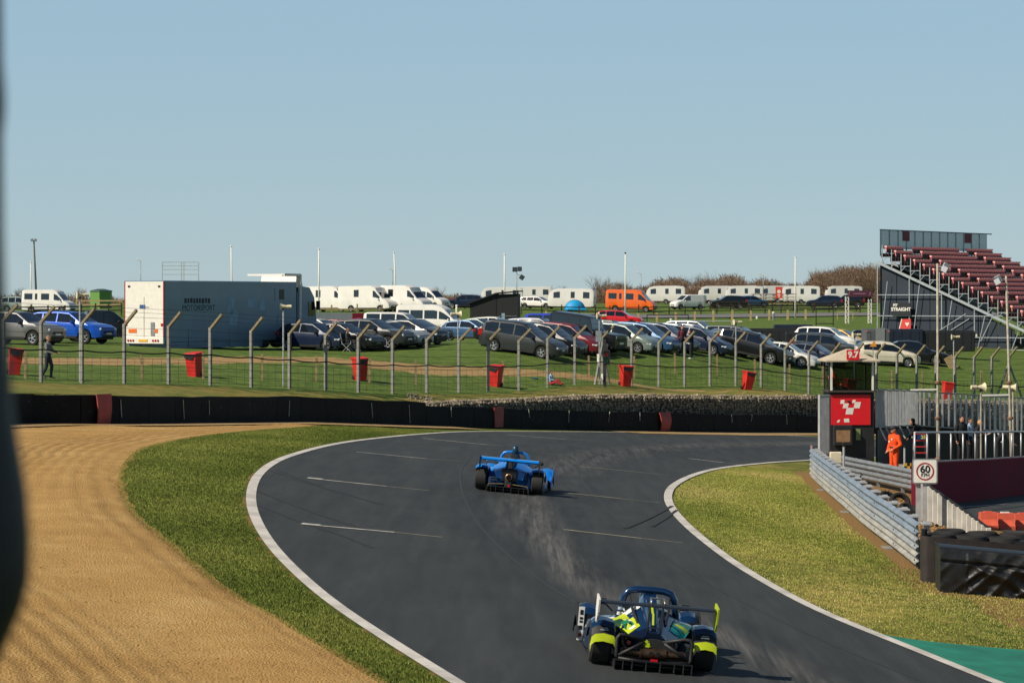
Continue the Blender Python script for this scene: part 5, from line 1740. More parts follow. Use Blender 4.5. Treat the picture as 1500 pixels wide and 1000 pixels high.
# red and white water barriers at the pit exit
ORANGE_PL = M('orange_plastic', 'cf5a40', .55, var=.12)
for i in range(5):
    p = at(1447 + i * 25, 0, 58.5 - i * .3); p.z = Tz(p.x, p.y)
    t = thing('water_barrier', 'faded orange water filled barrier with a white filler cap' if i == 1 else 'plain faded orange water filled barrier at the pit exit', 'barrier', p, R(6), 'orange water barriers')
    mb = MB(); mb.prism([(-.25, 0), (.25, 0), (.25, .1), (.14, .25), (.11, .42), (-.11, .42), (-.14, .25), (-.25, .1)], -.205, .205, 'x'); mb.build('barrier_body', ORANGE_PL, t)
    mb = MB(); mb.box((0, 0, .43), (.2, .14, .03)); mb.build('filler_cap', WHITE_P if i == 1 else ORANGE_PL, t)

# pit lane surface
py_ = np.linspace(70, 104, 40); ux = np.linspace(0, 1, 12)
XX = np.array([np.interp(y, [70, 80, 88, 104], [12.3, 12.0, 12.2, 13.5]) + ux * 30 for y in py_]); YY = np.repeat(py_[:, None], 12, 1)
struct(link('pit_lane', grid_mesh('pit_lane', XX, YY, T(XX, YY) + .02, ASPHALT, {'dust': np.full(XX.shape, .12), 'rubber': np.zeros(XX.shape)})))
C = [at(px, 0, s) for px, s in ((1385, 51.6), (1440, 49.4), (1500, 46.5), (1600, 43))]
for p in C: p.z = 0
struct(ribbon('pit_edge_line', spline(C, .5), .42, .5, .028, LINE_WHITE))

# maroon pit wall with railing
mw_pts = [at(px, 0, s) for px, s in ((1340, 53), (1398, 50), (1440, 48), (1500, 44.6), (1600, 40.5))]
MW = spline([Vector((p.x, p.y, 0)) for p in mw_pts], .4)
for p in MW: p.z = Tz(p.x, p.y)
MAROON = M('maroon_paint', '6e1c2e', .85, var=.18, scale=1.2, spec=.15)
m0 = MW[0].copy()
mw = thing('pit_wall', 'maroon painted pit wall with grey steel railing on top', 'wall', m0)
mb = MB(); rows = []
for i, p in enumerate(MW):
    d = MW[min(i + 1, len(MW) - 1)] - MW[max(i - 1, 0)]; d.z = 0; d.normalize(); n = Vector((d.y, -d.x, 0)); q = p - m0
    top = 1.22
    rows.append([q + n * .1 + Vector((0, 0, -.2)), q + n * .1 + Vector((0, 0, top)), q - n * .1 + Vector((0, 0, top)), q - n * .1 + Vector((0, 0, -.2))])
mb.loft(rows); mb.build('wall', MAROON, mw)
mb = MB(); mb.tube([p - m0 + Vector((0, 0, 1.24)) for p in MW], .03, 6); mb.build('coping', GALV_D, mw)
mb = MB(); mb.tube([p - m0 + Vector((0, 0, 2.07)) for p in MW], .03, 8); mb.build('handrail', GALV, mw, smooth='all')
k = 0
while k < len(MW):
    p = MW[k] - m0
    mb = MB(); mb.tube([p + Vector((0, 0, 1.2)), p + Vector((0, 0, 2.06))], .026, 8); mb.build('railing_post', GALV, mw, smooth='all')
    k += 4
# dark hoarding with mesh fence above, between the pits and the track
hp = [at(px, 0, s) for px, s in ((1284, 40.8), (1300, 39.6), (1338, 37.6), (1400, 37.2), (1460, 36.9), (1520, 36.4), (1620, 36))]
HP = spline([Vector((p.x, p.y, 0)) for p in hp], .28)
for p in HP: p.z = Tz(p.x, p.y)
h0 = HP[0].copy()
NAVY = M('navy_hoarding', '10161f', .55, var=.25, scale=1.5)
hd = thing('catch_fence', 'grey barred mesh catch fence on a dark hoarding behind the pit wall', 'fence', h0)
top_h = [1.62 + (.05 if p.x > HP[8].x else 0) for p in HP]
for k in range(0, len(HP) - 7, 7):
    a, b = HP[k] - h0, HP[k + 7] - h0
    d = (b - a); d.z = 0; d.normalize(); n = Vector((d.y, -d.x, 0))
    mb = MB(); mb.bar(a + d * .01 + Vector((0, 0, .7)), b - d * .01 + Vector((0, 0, .7)), .06, 1.7); mb.build('hoarding_panel', NAVY, hd)
    for z in (1.68, 3.02):
        mb = MB(); mb.bar(a + n * .05 + Vector((0, 0, z)), b + n * .05 + Vector((0, 0, z - .02)), .06, .05); mb.build('fence_rail', GALV_D, hd)
    mb = MB(); mb.bar(a + n * .12 + Vector((0, 0, 1.65)), a + n * .34 + Vector((0, 0, 1.2)), .06, .05); mb.build('bracket', GALV, hd)
    mesh_ = MB()
    for z in np.arange(1.72, 3.0, .05): mesh_.bar(a + Vector((0, 0, z)), b + Vector((0, 0, z)), .004)
    L = (b - a).length
    for q in np.arange(.03, L, .05): mesh_.bar(a + d * q + Vector((0, 0, 1.7)), a + d * q + Vector((0, 0, 3.0)), .004)
    stuff(mesh_.build('wire_mesh', GALV, hd, fix=False))
for k in range(0, len(HP)):
    p = HP[k] - h0
    mb = MB(); mb.bar(p + Vector((0, 0, 1.66)), p + Vector((0, 0, 3.0 + (.04 if k % 7 == 0 else 0))), .075 if k % 7 else .1, .05); mb.build('bar', GALV, hd)
# grey slatted panel on the track side of the marshal post
pn = at(1207, 0, 43.0); pn.z = Tz(pn.x, pn.y)
pf2 = thing('slatted_panel', 'narrow grey mesh panel standing beside the marshal post', 'fence', pn, R(62))
mb = MB(); mb.bar((-.42, 0, -.1), (-.42, 0, 2.75), .07); mb.build('post', GALV, pf2)
for q in range(10):
    mb = MB(); mb.box((-.36 + q * .09, 0, 1.7), (.05, .02, 2.0)); mb.build('slat', GALV_D, pf2)
for z in (.72, 2.7):
    mb = MB(); mb.box((.05, 0, z), (.95, .05, .05)); mb.build('rail', GALV, pf2)

# marshal post
hb = at(1248, 0, 41.0); hb.z = Tz(hb.x, hb.y)
DARKP = M('marshal_post_cladding', '1c1d1f', .6, var=.2, scale=3)
hut = thing('marshal_post', 'tall dark marshal post with pitched beige roof and 9.7 board', 'marshal post', hb, R(3))
zy = lambda y: (YH + (CZ - hb.z) * 41.0 - y) / 41.0       # picture height to metres above its foot
W2 = .80
mb = MB(); mb.box((0, .75, zy(575) / 2), (2 * W2, 1.5, zy(575)), 0, None, .02); mb.build('lower_cabin', DARKP, hut)
mb = MB(); mb.box((0, .7, zy(573)), (2 * W2 + .16, 1.72, .07)); mb.build('deck', M('dark_timber', '3a332c', .8, var=.2), hut)
for sx in (-1, 1):
    for yy, m_ in ((-.02, WHITE_P), (1.5, CARBON_M)):
        mb = MB(); mb.bar((sx * W2 * .93, yy, zy(573)), (sx * W2 * .93, yy, zy(526)), .065); mb.build('corner_post', m_, hut)
    mb = MB(); mb.bar((sx * W2 * .99, .08, zy(573)), (sx * W2 * .99, .08, zy(526)), .06, .12); mb.build('corner_post', CARBON_M, hut)
PANE = glass_mat('tinted_pane', '0c1416', .78)
for c, d in (((0, -.0, zy(549.5)), (2 * W2 * .86, .012, zy(526) - zy(572))), ((0, 1.5, zy(549.5)), (2 * W2 * .86, .012, zy(526) - zy(572)))):
    mb = MB(); mb.box(c, d); mb.build('window_pane', PANE, hut)
mb = MB(); mb.box((W2 * .93, .75, zy(549.5)), (.012, 1.4, zy(526) - zy(572))); mb.build('window_pane', PANE, hut)
mb = MB()
e, rz, ra = .97, zy(527.5), zy(511.5)
mb.add([(-e, -.3, rz), (e, -.3, rz), (e, 1.8, rz), (-e, 1.8, rz), (-.06, .6, ra), (.06, .6, ra), (.06, .9, ra), (-.06, .9, ra), (-e, -.3, rz - .05), (e, -.3, rz - .05), (e, 1.8, rz - .05), (-e, 1.8, rz - .05)],
       [(0, 1, 5, 4), (1, 2, 6, 5), (2, 3, 7, 6), (3, 0, 4, 7), (4, 5, 6, 7), (8, 9, 1, 0), (9, 10, 2, 1), (10, 11, 3, 2), (11, 8, 0, 3), (11, 10, 9, 8)])
mb.build('roof', M('beige_canvas', 'b3a892', .8, var=.08), hut)
RED_SIGN = M('sign_bright_red', 'd3121c', .5, var=.04)
nb_c = Vector((-.02, -.34, zy(519.5)))
mb = MB(); mb.box(nb_c, (.46, .03, .36)); brd = mb.build('number_board', RED_SIGN, hut)
lettering('9.7', .3, WHITE_P, brd, face_mtx(nb_c + Vector((0, -.018, .005)), (0, -1, 0)), bold=.012, depth=.003)
s0, s1 = Vector((-.76, -.03, zy(622))), Vector((.66, -.03, zy(578)))
mb = MB(); mb.box(((s0.x + s1.x) / 2, -.035, (s0.z + s1.z) / 2), (s1.x - s0.x, .03, s1.z - s0.z)); sgn = mb.build('sign_board', RED_SIGN, hut)
def em(x, y):   # emblem coordinates
    u = (x - 195) / (660 - 195); v = (y + 20) / (350 + 20)
    return (s0.x + u * (s1.x - s0.x), s1.z + v * (s0.z - s1.z))
for poly in ([(310, 42), (355, 42), (350, 90), (303, 90)], [(345, 85), (405, 85), (390, 145), (330, 145)], [(450, 42), (487, 42), (478, 80), (442, 80)], [(475, 68), (547, 68), (530, 145), (460, 145)], [(380, 140), (465, 140), (450, 220), (365, 220)],
             [(262, 318), (275, 290), (303, 285), (290, 318)], [(350, 318), (345, 275), (405, 270), (412, 318)]):
    mb = MB(); mb.prism([em(*p) for p in poly], -.056, -.051, 'y'); mb.build('emblem_block', WHITE_P, sgn)
mb = MB(); mb.box((-.36, -.16, zy(637)), (.68, .24, .72), 0, None, .02); mon = mb.build('monitor_box', DARKP, hut)
mb = MB(); mb.box((-.36, -.285, zy(638)), (.5, .012, .42)); mb.build('plywood_face', M('plywood', '8a6a4a', .8, var=.2), mon)
mb = MB(); mb.box((.22, -.012, zy(636)), (.16, .03, .4)); mb.build('hatch', M('hatch_glass', '7c8a5a', .3), hut)
mb = MB(); mb.box((.5, -.15, zy(676)), (.46, .3, .28)); mb.build('equipment_case', BLACK_PL, hut)
cb = at(1224, 0, 45.5); cb.z = Tz(cb.x, cb.y)
cbx = thing('junction_box', 'cream square box on a short post behind the crash barrier', 'box', cb, R(5))
zb = (YH + (CZ - cb.z) * 45.5 - 670) / 45.5
mb = MB(); mb.box((0, 0, zb), (.37, .2, .37), 0, None, .02); mb.build('box_body', M('cream_plastic', 'd8ccb0', .6), cbx)
mb = MB(); mb.bar((0, .05, -.1), (0, .05, zb), .06); mb.build('post', GALV_D, cbx)
gp_ = at(1236, 0, 47.5); gp_.z = Tz(gp_.x, gp_.y)
mb = MB(); hgt = (YH + (CZ - gp_.z) * 47.5 - 653) / 47.5
pst = thing('marker_post', 'thin pale grey upright post in front of the marshal post', 'post', gp_)
mb.tube([(0, 0, -.1), (0, 0, hgt)], .038, 10); mb.build('pole', GALV, pst, True)
mb = MB(); mb.lathe([(.045, hgt - .02), (.05, hgt + .1), (.03, hgt + .12)], 10); mb.build('cap', BLACK_PL, pst)
p2 = at(1325, 0, 43.0); p2.z = Tz(p2.x, p2.y)
pst = thing('marker_post', 'thin grey post behind the orange marshal', 'post', p2)
mb = MB(); mb.tube([(0, 0, -.1), (0, 0, 1.15)], .035, 8); mb.build('pole', GALV, pst)
mb = MB(); mb.lathe([(.04, 1.14), (.042, 1.2), (.02, 1.22)], 8); mb.build('cap', BLACK_PL, pst)
# red runged ladder stand with a number board
lp = at(1348, 0, 42.0); lp.z = Tz(lp.x, lp.y)
ld = thing('step_ladder', 'steel step ladder with red treads behind the handrail', 'ladder', lp, R(0))
zl = lambda y: (YH + (CZ - lp.z) * 42.0 - y) / 42.0
for sx in (-1, 1):
    mb = MB(); mb.bar((sx * .28, 0, 0), (sx * .2, .1, zl(633)), .04); mb.build('stile', GALV, ld)
for y in (635, 645, 654, 663):
    mb = MB(); mb.box((0, .03, zl(y)), (.46, .12, .035)); mb.build('tread', M('red_tread', 'b8281f', .5), ld)
nbd = MB(); nbd.box((.06, -.05, zl(640)), (.34, .02, .16)); nbo = nbd.build('number_board', M('blue_board', '14306e', .5), ld)
lettering('25', .17, M('board_yellow', 'c9c02a', .5), nbo, face_mtx((.1, -.063, zl(640)), (0, -1, 0)), bold=.006, depth=.002)
hz = at(1333, 0, 43.5); hz.z = Tz(hz.x, hz.y)
hzb = thing('hazard_board', 'yellow and black chequered hazard board beside the ladder', 'board', hz)
for i in range(4):
    for j in range(3):
        mb = MB(); mb.box((-.15 + i * .1, 0, .42 + j * .1), (.098, .03, .098)); mb.build('board_square', M('hazard_yellow', 'c29a1d', .6) if (i + j) % 2 == 0 else BLACK_PL, hzb)
mb = MB(); mb.bar((0, .03, 0), (0, .03, .4), .05); mb.build('leg', BLACK_PL, hzb)
# two tall lamp poles
def lamp_pole(px0, s, ytop, lean, label, arm_y, bracket_side):
    b = at(px0, 0, s); b.z = Tz(b.x, b.y)
    t = thing('lamp_pole', label, 'lamp pole', b)
    z = lambda y: (YH + (CZ - b.z) * s - y) / s
    H = z(ytop)
    P = lambda zz: (lean * zz / H, 0, zz)
    mb = MB(); mb.tube([P(-.2), P(H * .35), P(H * .36), P(H)], [.06, .056, .045, .038], 10); mb.build('pole', POLE_RUST, t, smooth='all')
    for y in (560, 612, 672): 
        mb = MB(); mb.lathe([(.085, -.05), (.1, -.03), (.1, .03), (.085, .05)], 10, c=P(z(y))); mb.build('pole_clamp', M('rusty_clamp', '7d5a42', .8, var=.3), t)
    mb = MB(); q = P(z(arm_y)); mb.bar((q[0] - .95, 0, q[2] - .02), (q[0], 0, q[2]), .05); mb.build('cross_arm', WHITE_P, t)
    q = P(H - .1)
    mb = MB(); mb.bar(q, (q[0] + .18 * bracket_side, 0, q[2] - .02), .04); mb.build('lamp_bracket', GALV, t)
    mb = MB(); mb.box((q[0] + .28 * bracket_side, -.05, q[2] - .02), (.24, .16, .28), 0, Matrix.Rotation(.5 * bracket_side, 3, 'Y'), .02); fl = mb.build('floodlight', GALV_D, t)
    mb = MB(); mb.box((q[0] + .28 * bracket_side - .06, -.16, q[2] - .1), (.19, .03, .2), 0, Matrix.Rotation(.5 * bracket_side, 3, 'Y')); mb.build('lens', HEADLAMP, fl)
lamp_pole(1374, 42.0, 386, -.02, 'tall weathered lamp pole standing behind the pit wall handrail', 570, 1)
lamp_pole(1483, 42.0, 404, -.22, 'tall leaning lamp pole near the grandstand steps', 578, -1)
for px, s, yy, lb in ((1437, 43, 567, 'cream horn loudspeaker over the people at the pit wall'), (1484, 41, 567, 'cream horn loudspeaker fixed to the leaning lamp pole')):
    b = at(px, 0, s); b.z = Tz(b.x, b.y)
    speaker(px, s, 15 if px < 1450 else -20, (YH + (CZ - b.z) * s - yy) / s - .14, lb, loc=b, pole=POLE_RUST)
# ------------------------------------------------------------------ paddock furniture and buildings
# race transporter: trailer and tractor unit
LORRY_BLUE = M('lorry_blue', '5f7a8e', .4, metal=.1, var=.12, scale=.8, coat=.3)
LORRY_WHITE = M('lorry_white', 'dcd8cf', .5, var=.05)
hd_ = 61.5
tr = park(212, 28.3)
tdir = Vector((math.cos(R(hd_)), math.sin(R(hd_)), 0))
lor = thing('race_transporter', 'long slate blue race transporter with white rear door and lorry cab', 'lorry', tr, R(hd_))
lor.location.z = Bz(tr.x + tdir.x * 6, tr.y + tdir.y * 6) - .05
LT, WT, HT_ = 12.6, 2.5, 3.62
mb = MB(); mb.box((LT / 2, 0, 2.0), (LT, WT, 3.2), 0, None, .04); mb.box((LT / 2 - 1.6, 0, .42), (LT - 3.6, WT - .06, .66)); mb.build('trailer_body', LORRY_BLUE, lor)
mb = MB(); mb.box((-.03, 0, 1.98), (.05, WT - .1, 3.14)); dr = mb.build('rear_door', LORRY_WHITE, lor)
mb = MB(); mb.box((-.07, 0, .5), (.14, WT, .3)); mb.build('rear_bumper', LORRY_WHITE, lor)
for s in (-1, 1):
    mb = MB(); mb.box((-.03, s * (WT / 2 - .03), 2.0), (.07, .06, 3.16)); mb.build('corner_strip', M('marker_red', '93302a', .5), lor)
    mb = MB(); mb.box((-.065, s * .72, 1.0), (.02, .5 if s > 0 else .28, .2)); mb.build('marker_panel', M('marker_orange', 'dc6a1c', .5), dr)
    for q in range(3):
        mb = MB(); mb.lathe([(.02, -.03), (.06, -.02), (.06, .0)], 12, axis='x', c=(-.145, s * (.62 + q * .16), .5)); mb.build('rear_lamp', TAILLAMP, lor)
    mb = MB(); mb.box((-.065, s * 1.12, 1.32), (.03, .12, .14)); mb.build('side_lamp', TAILLAMP, lor)
mb = MB(); mb.box((-.15, 0, .5), (.02, .56, .12)); mb.build('number_plate', PLATE_Y, lor)
mb = MB(); mb.box((-.065, -.55, 1.1), (.03, .24, .7)); mb.build('grey_step', GALV_D, dr)
mb = MB(); mb.box((-.06, .1, 2.25), (.012, .36, .2)); mb.build('door_decal', M('blue_print', '2c5488', .5), dr)
mb = MB(); mb.box((-.06, -.2, 2.22), (.012, .22, .05)); mb.build('door_decal', M('grey_print', '8b8b88', .5), dr)
mb = MB()
for z in (2.0, 1.0): mb.box((-.062, .0, z), (.02, .015, 1.5))
mb.build('door_seam', M('seam_grey', '9b978e', .6), dr)
for s, zz in ((-1, .4), (1, .4)):
    mb = MB(); mb.box((-.062, s * .95, 3.3), (.02, .14, .1)); mb.build('hinge_cap', BLACK_PL, dr)
# faded lettering, patches of dirt and a side hatch on the near flank (y = -WT/2)
lettering('MOTORSPORT', .42, M('faded_print', '1a2733', .7, var=.3), lor, face_mtx((3.1, -WT / 2 - .004, 2.18), (0, -1, 0)), depth=.002, sx=1.1)
x_ = 1.75
for w_ in (.26, .2, .28, .22, .24, .2, .3, .22, .26):
    mb = MB(); mb.box((x_ + w_ / 2, -WT / 2 - .003, 2.56 + .012 * math.sin(x_ * 9)), (w_ * .8, .006, .26)); mb.build('worn_letter', M('faded_print', '1a2733', .7), lor); x_ += w_ + .03
PATCH = M('cleaned_patch', '6f8ea6', .5, var=.3, scale=2)
for x, z, w, h in ((6.1, 2.4, .7, 1.0), (8.1, 2.5, .9, .6), (9.2, 2.4, .6, .7), (6.4, 1.7, .9, .8)):
    mb = MB(); mb.prism([(x - w / 2, z - h / 2), (x + w * .3, z - h * .55), (x + w / 2, z + h * .2), (x + .1, z + h / 2), (x - w * .4, z + h * .3)], -WT / 2 - .006, -WT / 2 - .001, 'y'); mb.build('worn_patch', PATCH, lor)
mb = MB(); mb.box((10.9, -WT / 2 - .01, 2.9), (1.0, .02, .7)); hch = mb.build('side_hatch', LORRY_BLUE, lor)
mb = MB(); mb.box((11.05, -WT / 2 - .024, 2.9), (.5, .012, .55)); mb.build('torn_opening', CARBON, hch)
mb = MB(); mb.box((11.3, -WT / 2 - .01, 1.55), (1.3, .02, .55)); mb.build('side_hatch', LORRY_BLUE, lor)
for x in (2.2, 4.2, 6.0, 7.8):
    mb = MB(); mb.box((x, -WT / 2 - .012, .62), (.06, .02, .9)); mb.build('locker_seam', GALV_D, lor)
# tractor
mb = MB()
side = [(12.75, .55), (12.75, 3.0), (13.3, 3.35), (14.0, 3.3), (14.5, 2.75), (14.72, 1.6), (14.75, .55)]
mb.prism(side, -1.2, 1.2, 'y'); mb.build('cab', LORRY_BLUE, lor)
mb = MB(); mb.box((14.2, -1.21, 2.1), (.62, .03, .8)); mb.build('cab_window', GLASS, lor)
mb = MB(); mb.prism([(14.54, 2.72), (14.74, 1.7), (14.76, 1.7), (14.56, 2.74)], -1.1, 1.1, 'y'); mb.build('windscreen', GLASS, lor)
mb = MB(); mb.prism([(12.6, 3.3), (12.75, 3.9), (12.95, 4.0), (13.2, 3.9), (13.4, 3.3)], -1.15, 1.15, 'y'); mb.build('roof_deflector', LORRY_WHITE, lor)
mb = MB(); mb.bar((11.3, -1.2, 3.98), (13.0, -1.2, 3.98), .2, .14); mb.bar((13.0, -1.22, 4.0), (12.95, -1.22, 1.1), .1, .16); mb.bar((12.2, -.9, 3.98), (12.2, 1.1, 3.98), .1); mb.bar((11.3, -1.2, 3.98), (11.3, 1.1, 3.98), .1); mb.build('awning_frame', LORRY_WHITE, lor)
mb = MB(); mb.box((14.62, -1.38, 2.3), (.12, .2, .5)); mb.box((14.62, 1.38, 2.3), (.12, .2, .5)); mb.build('mirror', BLACK_PL, lor)
mb = MB(); mb.box((12.2, 0, .75), (5.0, 1.0, .4)); mb.build('chassis', CARBON_M, lor)
for x in (9.6, 10.9, 12.6, 14.0):
    for s in (-1, 1):
        mb = MB(); mb.lathe([(.25, -.16), (.5, -.17), (.52, -.1), (.52, .1), (.5, .17), (.25, .16)], 22, axis='y'); w = mb.build('wheel', RUBBER, lor, True, (x, s * 1.02, .52))
        mb = MB(); mb.lathe([(.05, .1), (.12, .12), (.26, .13), (.28, .165)], 18, axis='y', caps=False)
        if s < 0:
            for i_, v_ in enumerate(mb.v): mb.v[i_] = (v_[0], -v_[1], v_[2])
        mb.build('rim', GALV_D, w, True)

# scaffold handrail rack standing behind the trailer
p = park(264, 18); p.z = Bz(p.x, p.y)
t = thing('scaffold_rack', 'silver scaffold handrail rack showing above the lorry trailer', 'scaffold', p)
zt = (YH + (CZ - p.z) * 18 - 384) / 18
for x in (-1.45, 0.1, .3, 1.5):
    mb = MB(); mb.bar((x, 0, 0), (x, 0, zt), .06); mb.build('standard', GALV, t)
for z in (zt, zt - .3, zt - .6, zt - 1.0):
    mb = MB(); mb.bar((-1.45, 0, z), (1.5, 0, z), .05); mb.build('ledger', GALV, t)

# flagpoles and lamp posts
def mast(name, px, s, ytop, r, mat_, label, cat, lean=0.0, base=None):
    b = park(px, s)
    t = thing(name, label, cat, b)
    H = (YH + (CZ - b.z) * s - ytop) / s
    mb = MB(); mb.tube([(0, 0, -.2), (lean * .5, 0, H * .5), (lean, 0, H)], [r, r * .85, r * .6], 8); mb.build('pole', mat_, t, smooth='all')
    return t, H, b
for px, s, yt, lean, lb in ((45, 11.5, 385, 0, 'white flagpole beside the wooden floodlight pole'), (340, 14, 362, -.1, 'white flagpole rising above the blue lorry trailer'), (467, 14, 366, 0, 'white flagpole in front of the first motorhome'), (581, 13.0, 371, -.3, 'leaning white flagpole among the motorhomes'),
                           (739, 14, 374, 0, 'white flagpole standing at the black shed'), (916, 13.5, 372, 0, 'white flagpole with black ball top in front of the orange camper'), (1165, 13, 378, 0, 'white flagpole by the red upright sign')):
    t, H, b = mast('flagpole', px, s, yt, .09, WHITE_P, lb, 'flagpole', lean)
    mb = MB(); mb.lathe([(.02, H - .02), (.1, H + .04), (.1, H + .14), (.02, H + .2)], 10, c=(lean, 0, 0)); mb.build('finial', BLACK_PL if px == 916 else WHITE_P, t)
for px, s, yt, side, lb in ((575, 11, 391, -1, 'grey street lamp behind the motorhomes'), (939, 10, 397, -1, 'grey street lamp behind the orange camper van'), (1118, 10, 399, -1, 'grey street lamp in front of the bare hedge'), (206, 11, 378, -1, 'thin grey lamp post beyond the lorry')):
    t, H, b = mast('street_lamp', px, s, yt + 4, .06, GALV_D, lb, 'street lamp')
    mb = MB(); mb.box((side * .25, 0, H + .1), (.75, .24, .14), 0, Matrix.Rotation(.45, 3, 'Y'), .03); mb.build('lamp_head', M('lamp_head_white', 'cfcfca', .5), t)
t, H, b = mast('floodlight_pole', 54, 12.5, 352, .14, M('pole_timber', '5d5648', .85, var=.2), 'tall wooden pole with small floodlights beside the camper van', 'floodlight', lean=-.35)
for s in (-1, 1):
    mb = MB(); mb.box((-.35 + s * .2, -.1, H + .02), (.3, .2, .3), 0, Matrix.Rotation(.3 * s, 3, 'Y')); mb.build('floodlight', GALV_D, t)
t, H, b = mast('floodlight_pole', 757, 13.6, 396, .06, GALV_D, 'thin mast with a cluster of dark floodlights above the black shed', 'floodlight')
for x, z, a in ((-.22, .1, 0), (.3, .15, 0), (.55, -.75, .6)):
    mb = MB(); mb.box((x, 0, H + z), (.5, .25, .5), 0, Matrix.Rotation(a, 3, 'Y'), .03); f_ = mb.build('floodlight', CARBON_M, t)
    mb = MB(); mb.box((x, -.14, H + z), (.36, .02, .36), 0, Matrix.Rotation(a, 3, 'Y')); mb.build('lens', GLASS, f_)
mb = MB(); mb.bar((0, 0, H - .4), (.55, 0, H - .6), .06); mb.build('bracket', GALV_D, t)

# black lean-to shed
p = park(722, 16.0)
t = thing('shed', 'black timber shed with sloping roof among the parked cars', 'shed', p, R(-4))
BLACK_T = M('tarred_timber', '191b1d', .75, var=.25, scale=2)
zz = lambda y: (YH + (CZ - p.z) * 16 - y) / 16
pr = [(-2.1, -.1), (2.3, -.1), (2.3, zz(430)), (.3, zz(431)), (-2.1, zz(444))]
mb = MB(); mb.prism(pr, 0, 3.4, 'y'); sh = mb.build('shed_walls', BLACK_T, t)
mb = MB(); mb.prism([(-2.4, zz(446)), (.3, zz(430.5)), (2.55, zz(427)), (2.55, zz(425.5)), (.3, zz(428.5)), (-2.4, zz(444))], -.25, 3.6, 'y'); mb.build('shed_roof', BLACK_T, t)
for i in range(13):
    mb = MB(); mb.box((-1.95 + i * .18, -.02, zz(444) / 2 - .1 + i * .045), (.165, .025, zz(444) - .1 + i * .09)); mb.build('wall_board', BLACK_T, t)
mb = MB(); mb.box((.95, -.02, zz(466)), (.3, .03, .9)); mb.build('notice', M('pale_notice', '8aa0b0', .5), t)
mb = MB(); mb.box((1.4, -.02, zz(463)), (1.6, .05, .05)); mb.build('door_rail', GALV_D, t)

# green cabin on the left
p = park(148, 11.4)
t = thing('green_cabin', 'green hexagonal cabin with dark low roof behind a pale fence', 'cabin', p)
zz = lambda y: (YH + (CZ - p.z) * 11.4 - y) / 11.4
GREEN_C = M('green_cladding', '5c8a3e', .6, var=.12)
hexa = [(1.5 * math.cos(a), 1.5 * math.sin(a)) for a in [R(30 + 60 * k) for k in range(6)]]
mb = MB(); mb.prism(hexa, 0, zz(427), 'z'); mb.build('cabin_wall', GREEN_C, t)
mb = MB(); mb.loft([[(x * 1.06, y * 1.06, zz(427)) for x, y in hexa], [(x * 1.02, y * 1.02, zz(425.5)) for x, y in hexa], [(x * .3, y * .3, zz(423)) for x, y in hexa]]); mb.build('cabin_roof', M('cabin_roof', '2f4a45', .7), t)

# dome tent
p = park(842, 12.4)
t = thing('tent', 'bright cyan dome tent pitched in front of a white caravan', 'tent', p, R(10))
TENT = M('tent_cyan', '1791c9', .6, var=.08)
mb = MB()
rows = [[(1.15 * math.cos(a) * math.cos(b) * 1.1, .95 * math.sin(a) * math.cos(b), 1.28 * math.sin(b) ** .9) for a in np.linspace(0, 2 * math.pi, 17)[:-1]] for b in np.linspace(0.0, 1.5, 8)]
mb.loft(rows); mb.build('flysheet', TENT, t, smooth='all')
mb = MB(); mb.box((.1, -.7, .15), (2.5, .6, .28), 0, None, .1); mb.build('porch', TENT, t)
mb = MB(); mb.tube([(1.3 * math.cos(a), 0, 1.3 * math.sin(a)) for a in np.linspace(0, math.pi, 12)], .02, 6); mb.build('tent_pole', CARBON_M, t)

# post and rail fences on the slope
def rail_fence(name, pts, label, mat_, h, rails, step, pw=.14, rw=.12):
    P = [park(px, s) for px, s in pts]
    Pp = spline([Vector((p.x, p.y, 0)) for p in P], step)
    for p in Pp: p.z = Bz(p.x, p.y)
    o = Pp[0].copy()
    t = thing(name, label, 'fence', o)
    for i, p in enumerate(Pp):
        mb = MB(); mb.bar(p - o + Vector((0, 0, -.3)), p - o + Vector((random.uniform(-.04, .04), 0, h * random.uniform(.93, 1.08))), pw); mb.build('post', mat_, t)
        if i:
            for z in rails:
                mb = MB(); mb.bar(Pp[i - 1] - o + Vector((0, -pw / 2, z)), p - o + Vector((0, -pw / 2, z)), .04, rw); mb.build('rail', mat_, t)
    return t
PALE_W = M('pale_timber', 'a89468', .85, var=.25)
BROWN_W = M('brown_timber', '3f342a', .85, var=.3)
rail_fence('rail_fence', [(20, 14.6), (120, 14.2), (178, 13.9)], 'brown post and rail fence in front of the camper van', BROWN_W, 1.25, (.55, 1.0), 2.4)
rail_fence('rail_fence', [(112, 11.9), (150, 11.9), (178, 11.9)], 'pale timber rail fence below the green cabin', PALE_W, 1.3, (.6, 1.1), 2.2, .16, .16)
rail_fence('rail_fence', [(448, 14.6), (560, 14.6), (650, 14.2)], 'timber post fence along the motorhome bank', WOOD, 1.35, (.9,), 2.3)
rail_fence('rail_fence', [(764, 13.6), (850, 13.4), (960, 13.0), (1100, 12.6), (1260, 12.2)], 'brown post and rail fence along the camping field', BROWN_W, 1.2, (.5, .95), 2.6, .13, .1)
rail_fence('post_row', [(800, 14.6), (910, 14.2), (1040, 13.8), (1180, 13.4)], 'row of pale wooden posts along the service road', PALE_W, 1.15, (), 2.7, .2)
rail_fence('rail_fence', [(650, 12.2), (712, 12.2)], 'red brown close boarded fence beside the motorhomes', M('red_boards', '6a3f2c', .8), 1.3, (.2, .4, .6, .8, 1.0, 1.2), 2.2, .14, .17)
rail_fence('rail_fence', [(1040, 12.0), (1150, 11.9), (1285, 11.8)], 'dark rail fence in front of the caravan row', BROWN_W, 1.15, (.35, .7, 1.05), 2.5, .14, .12)
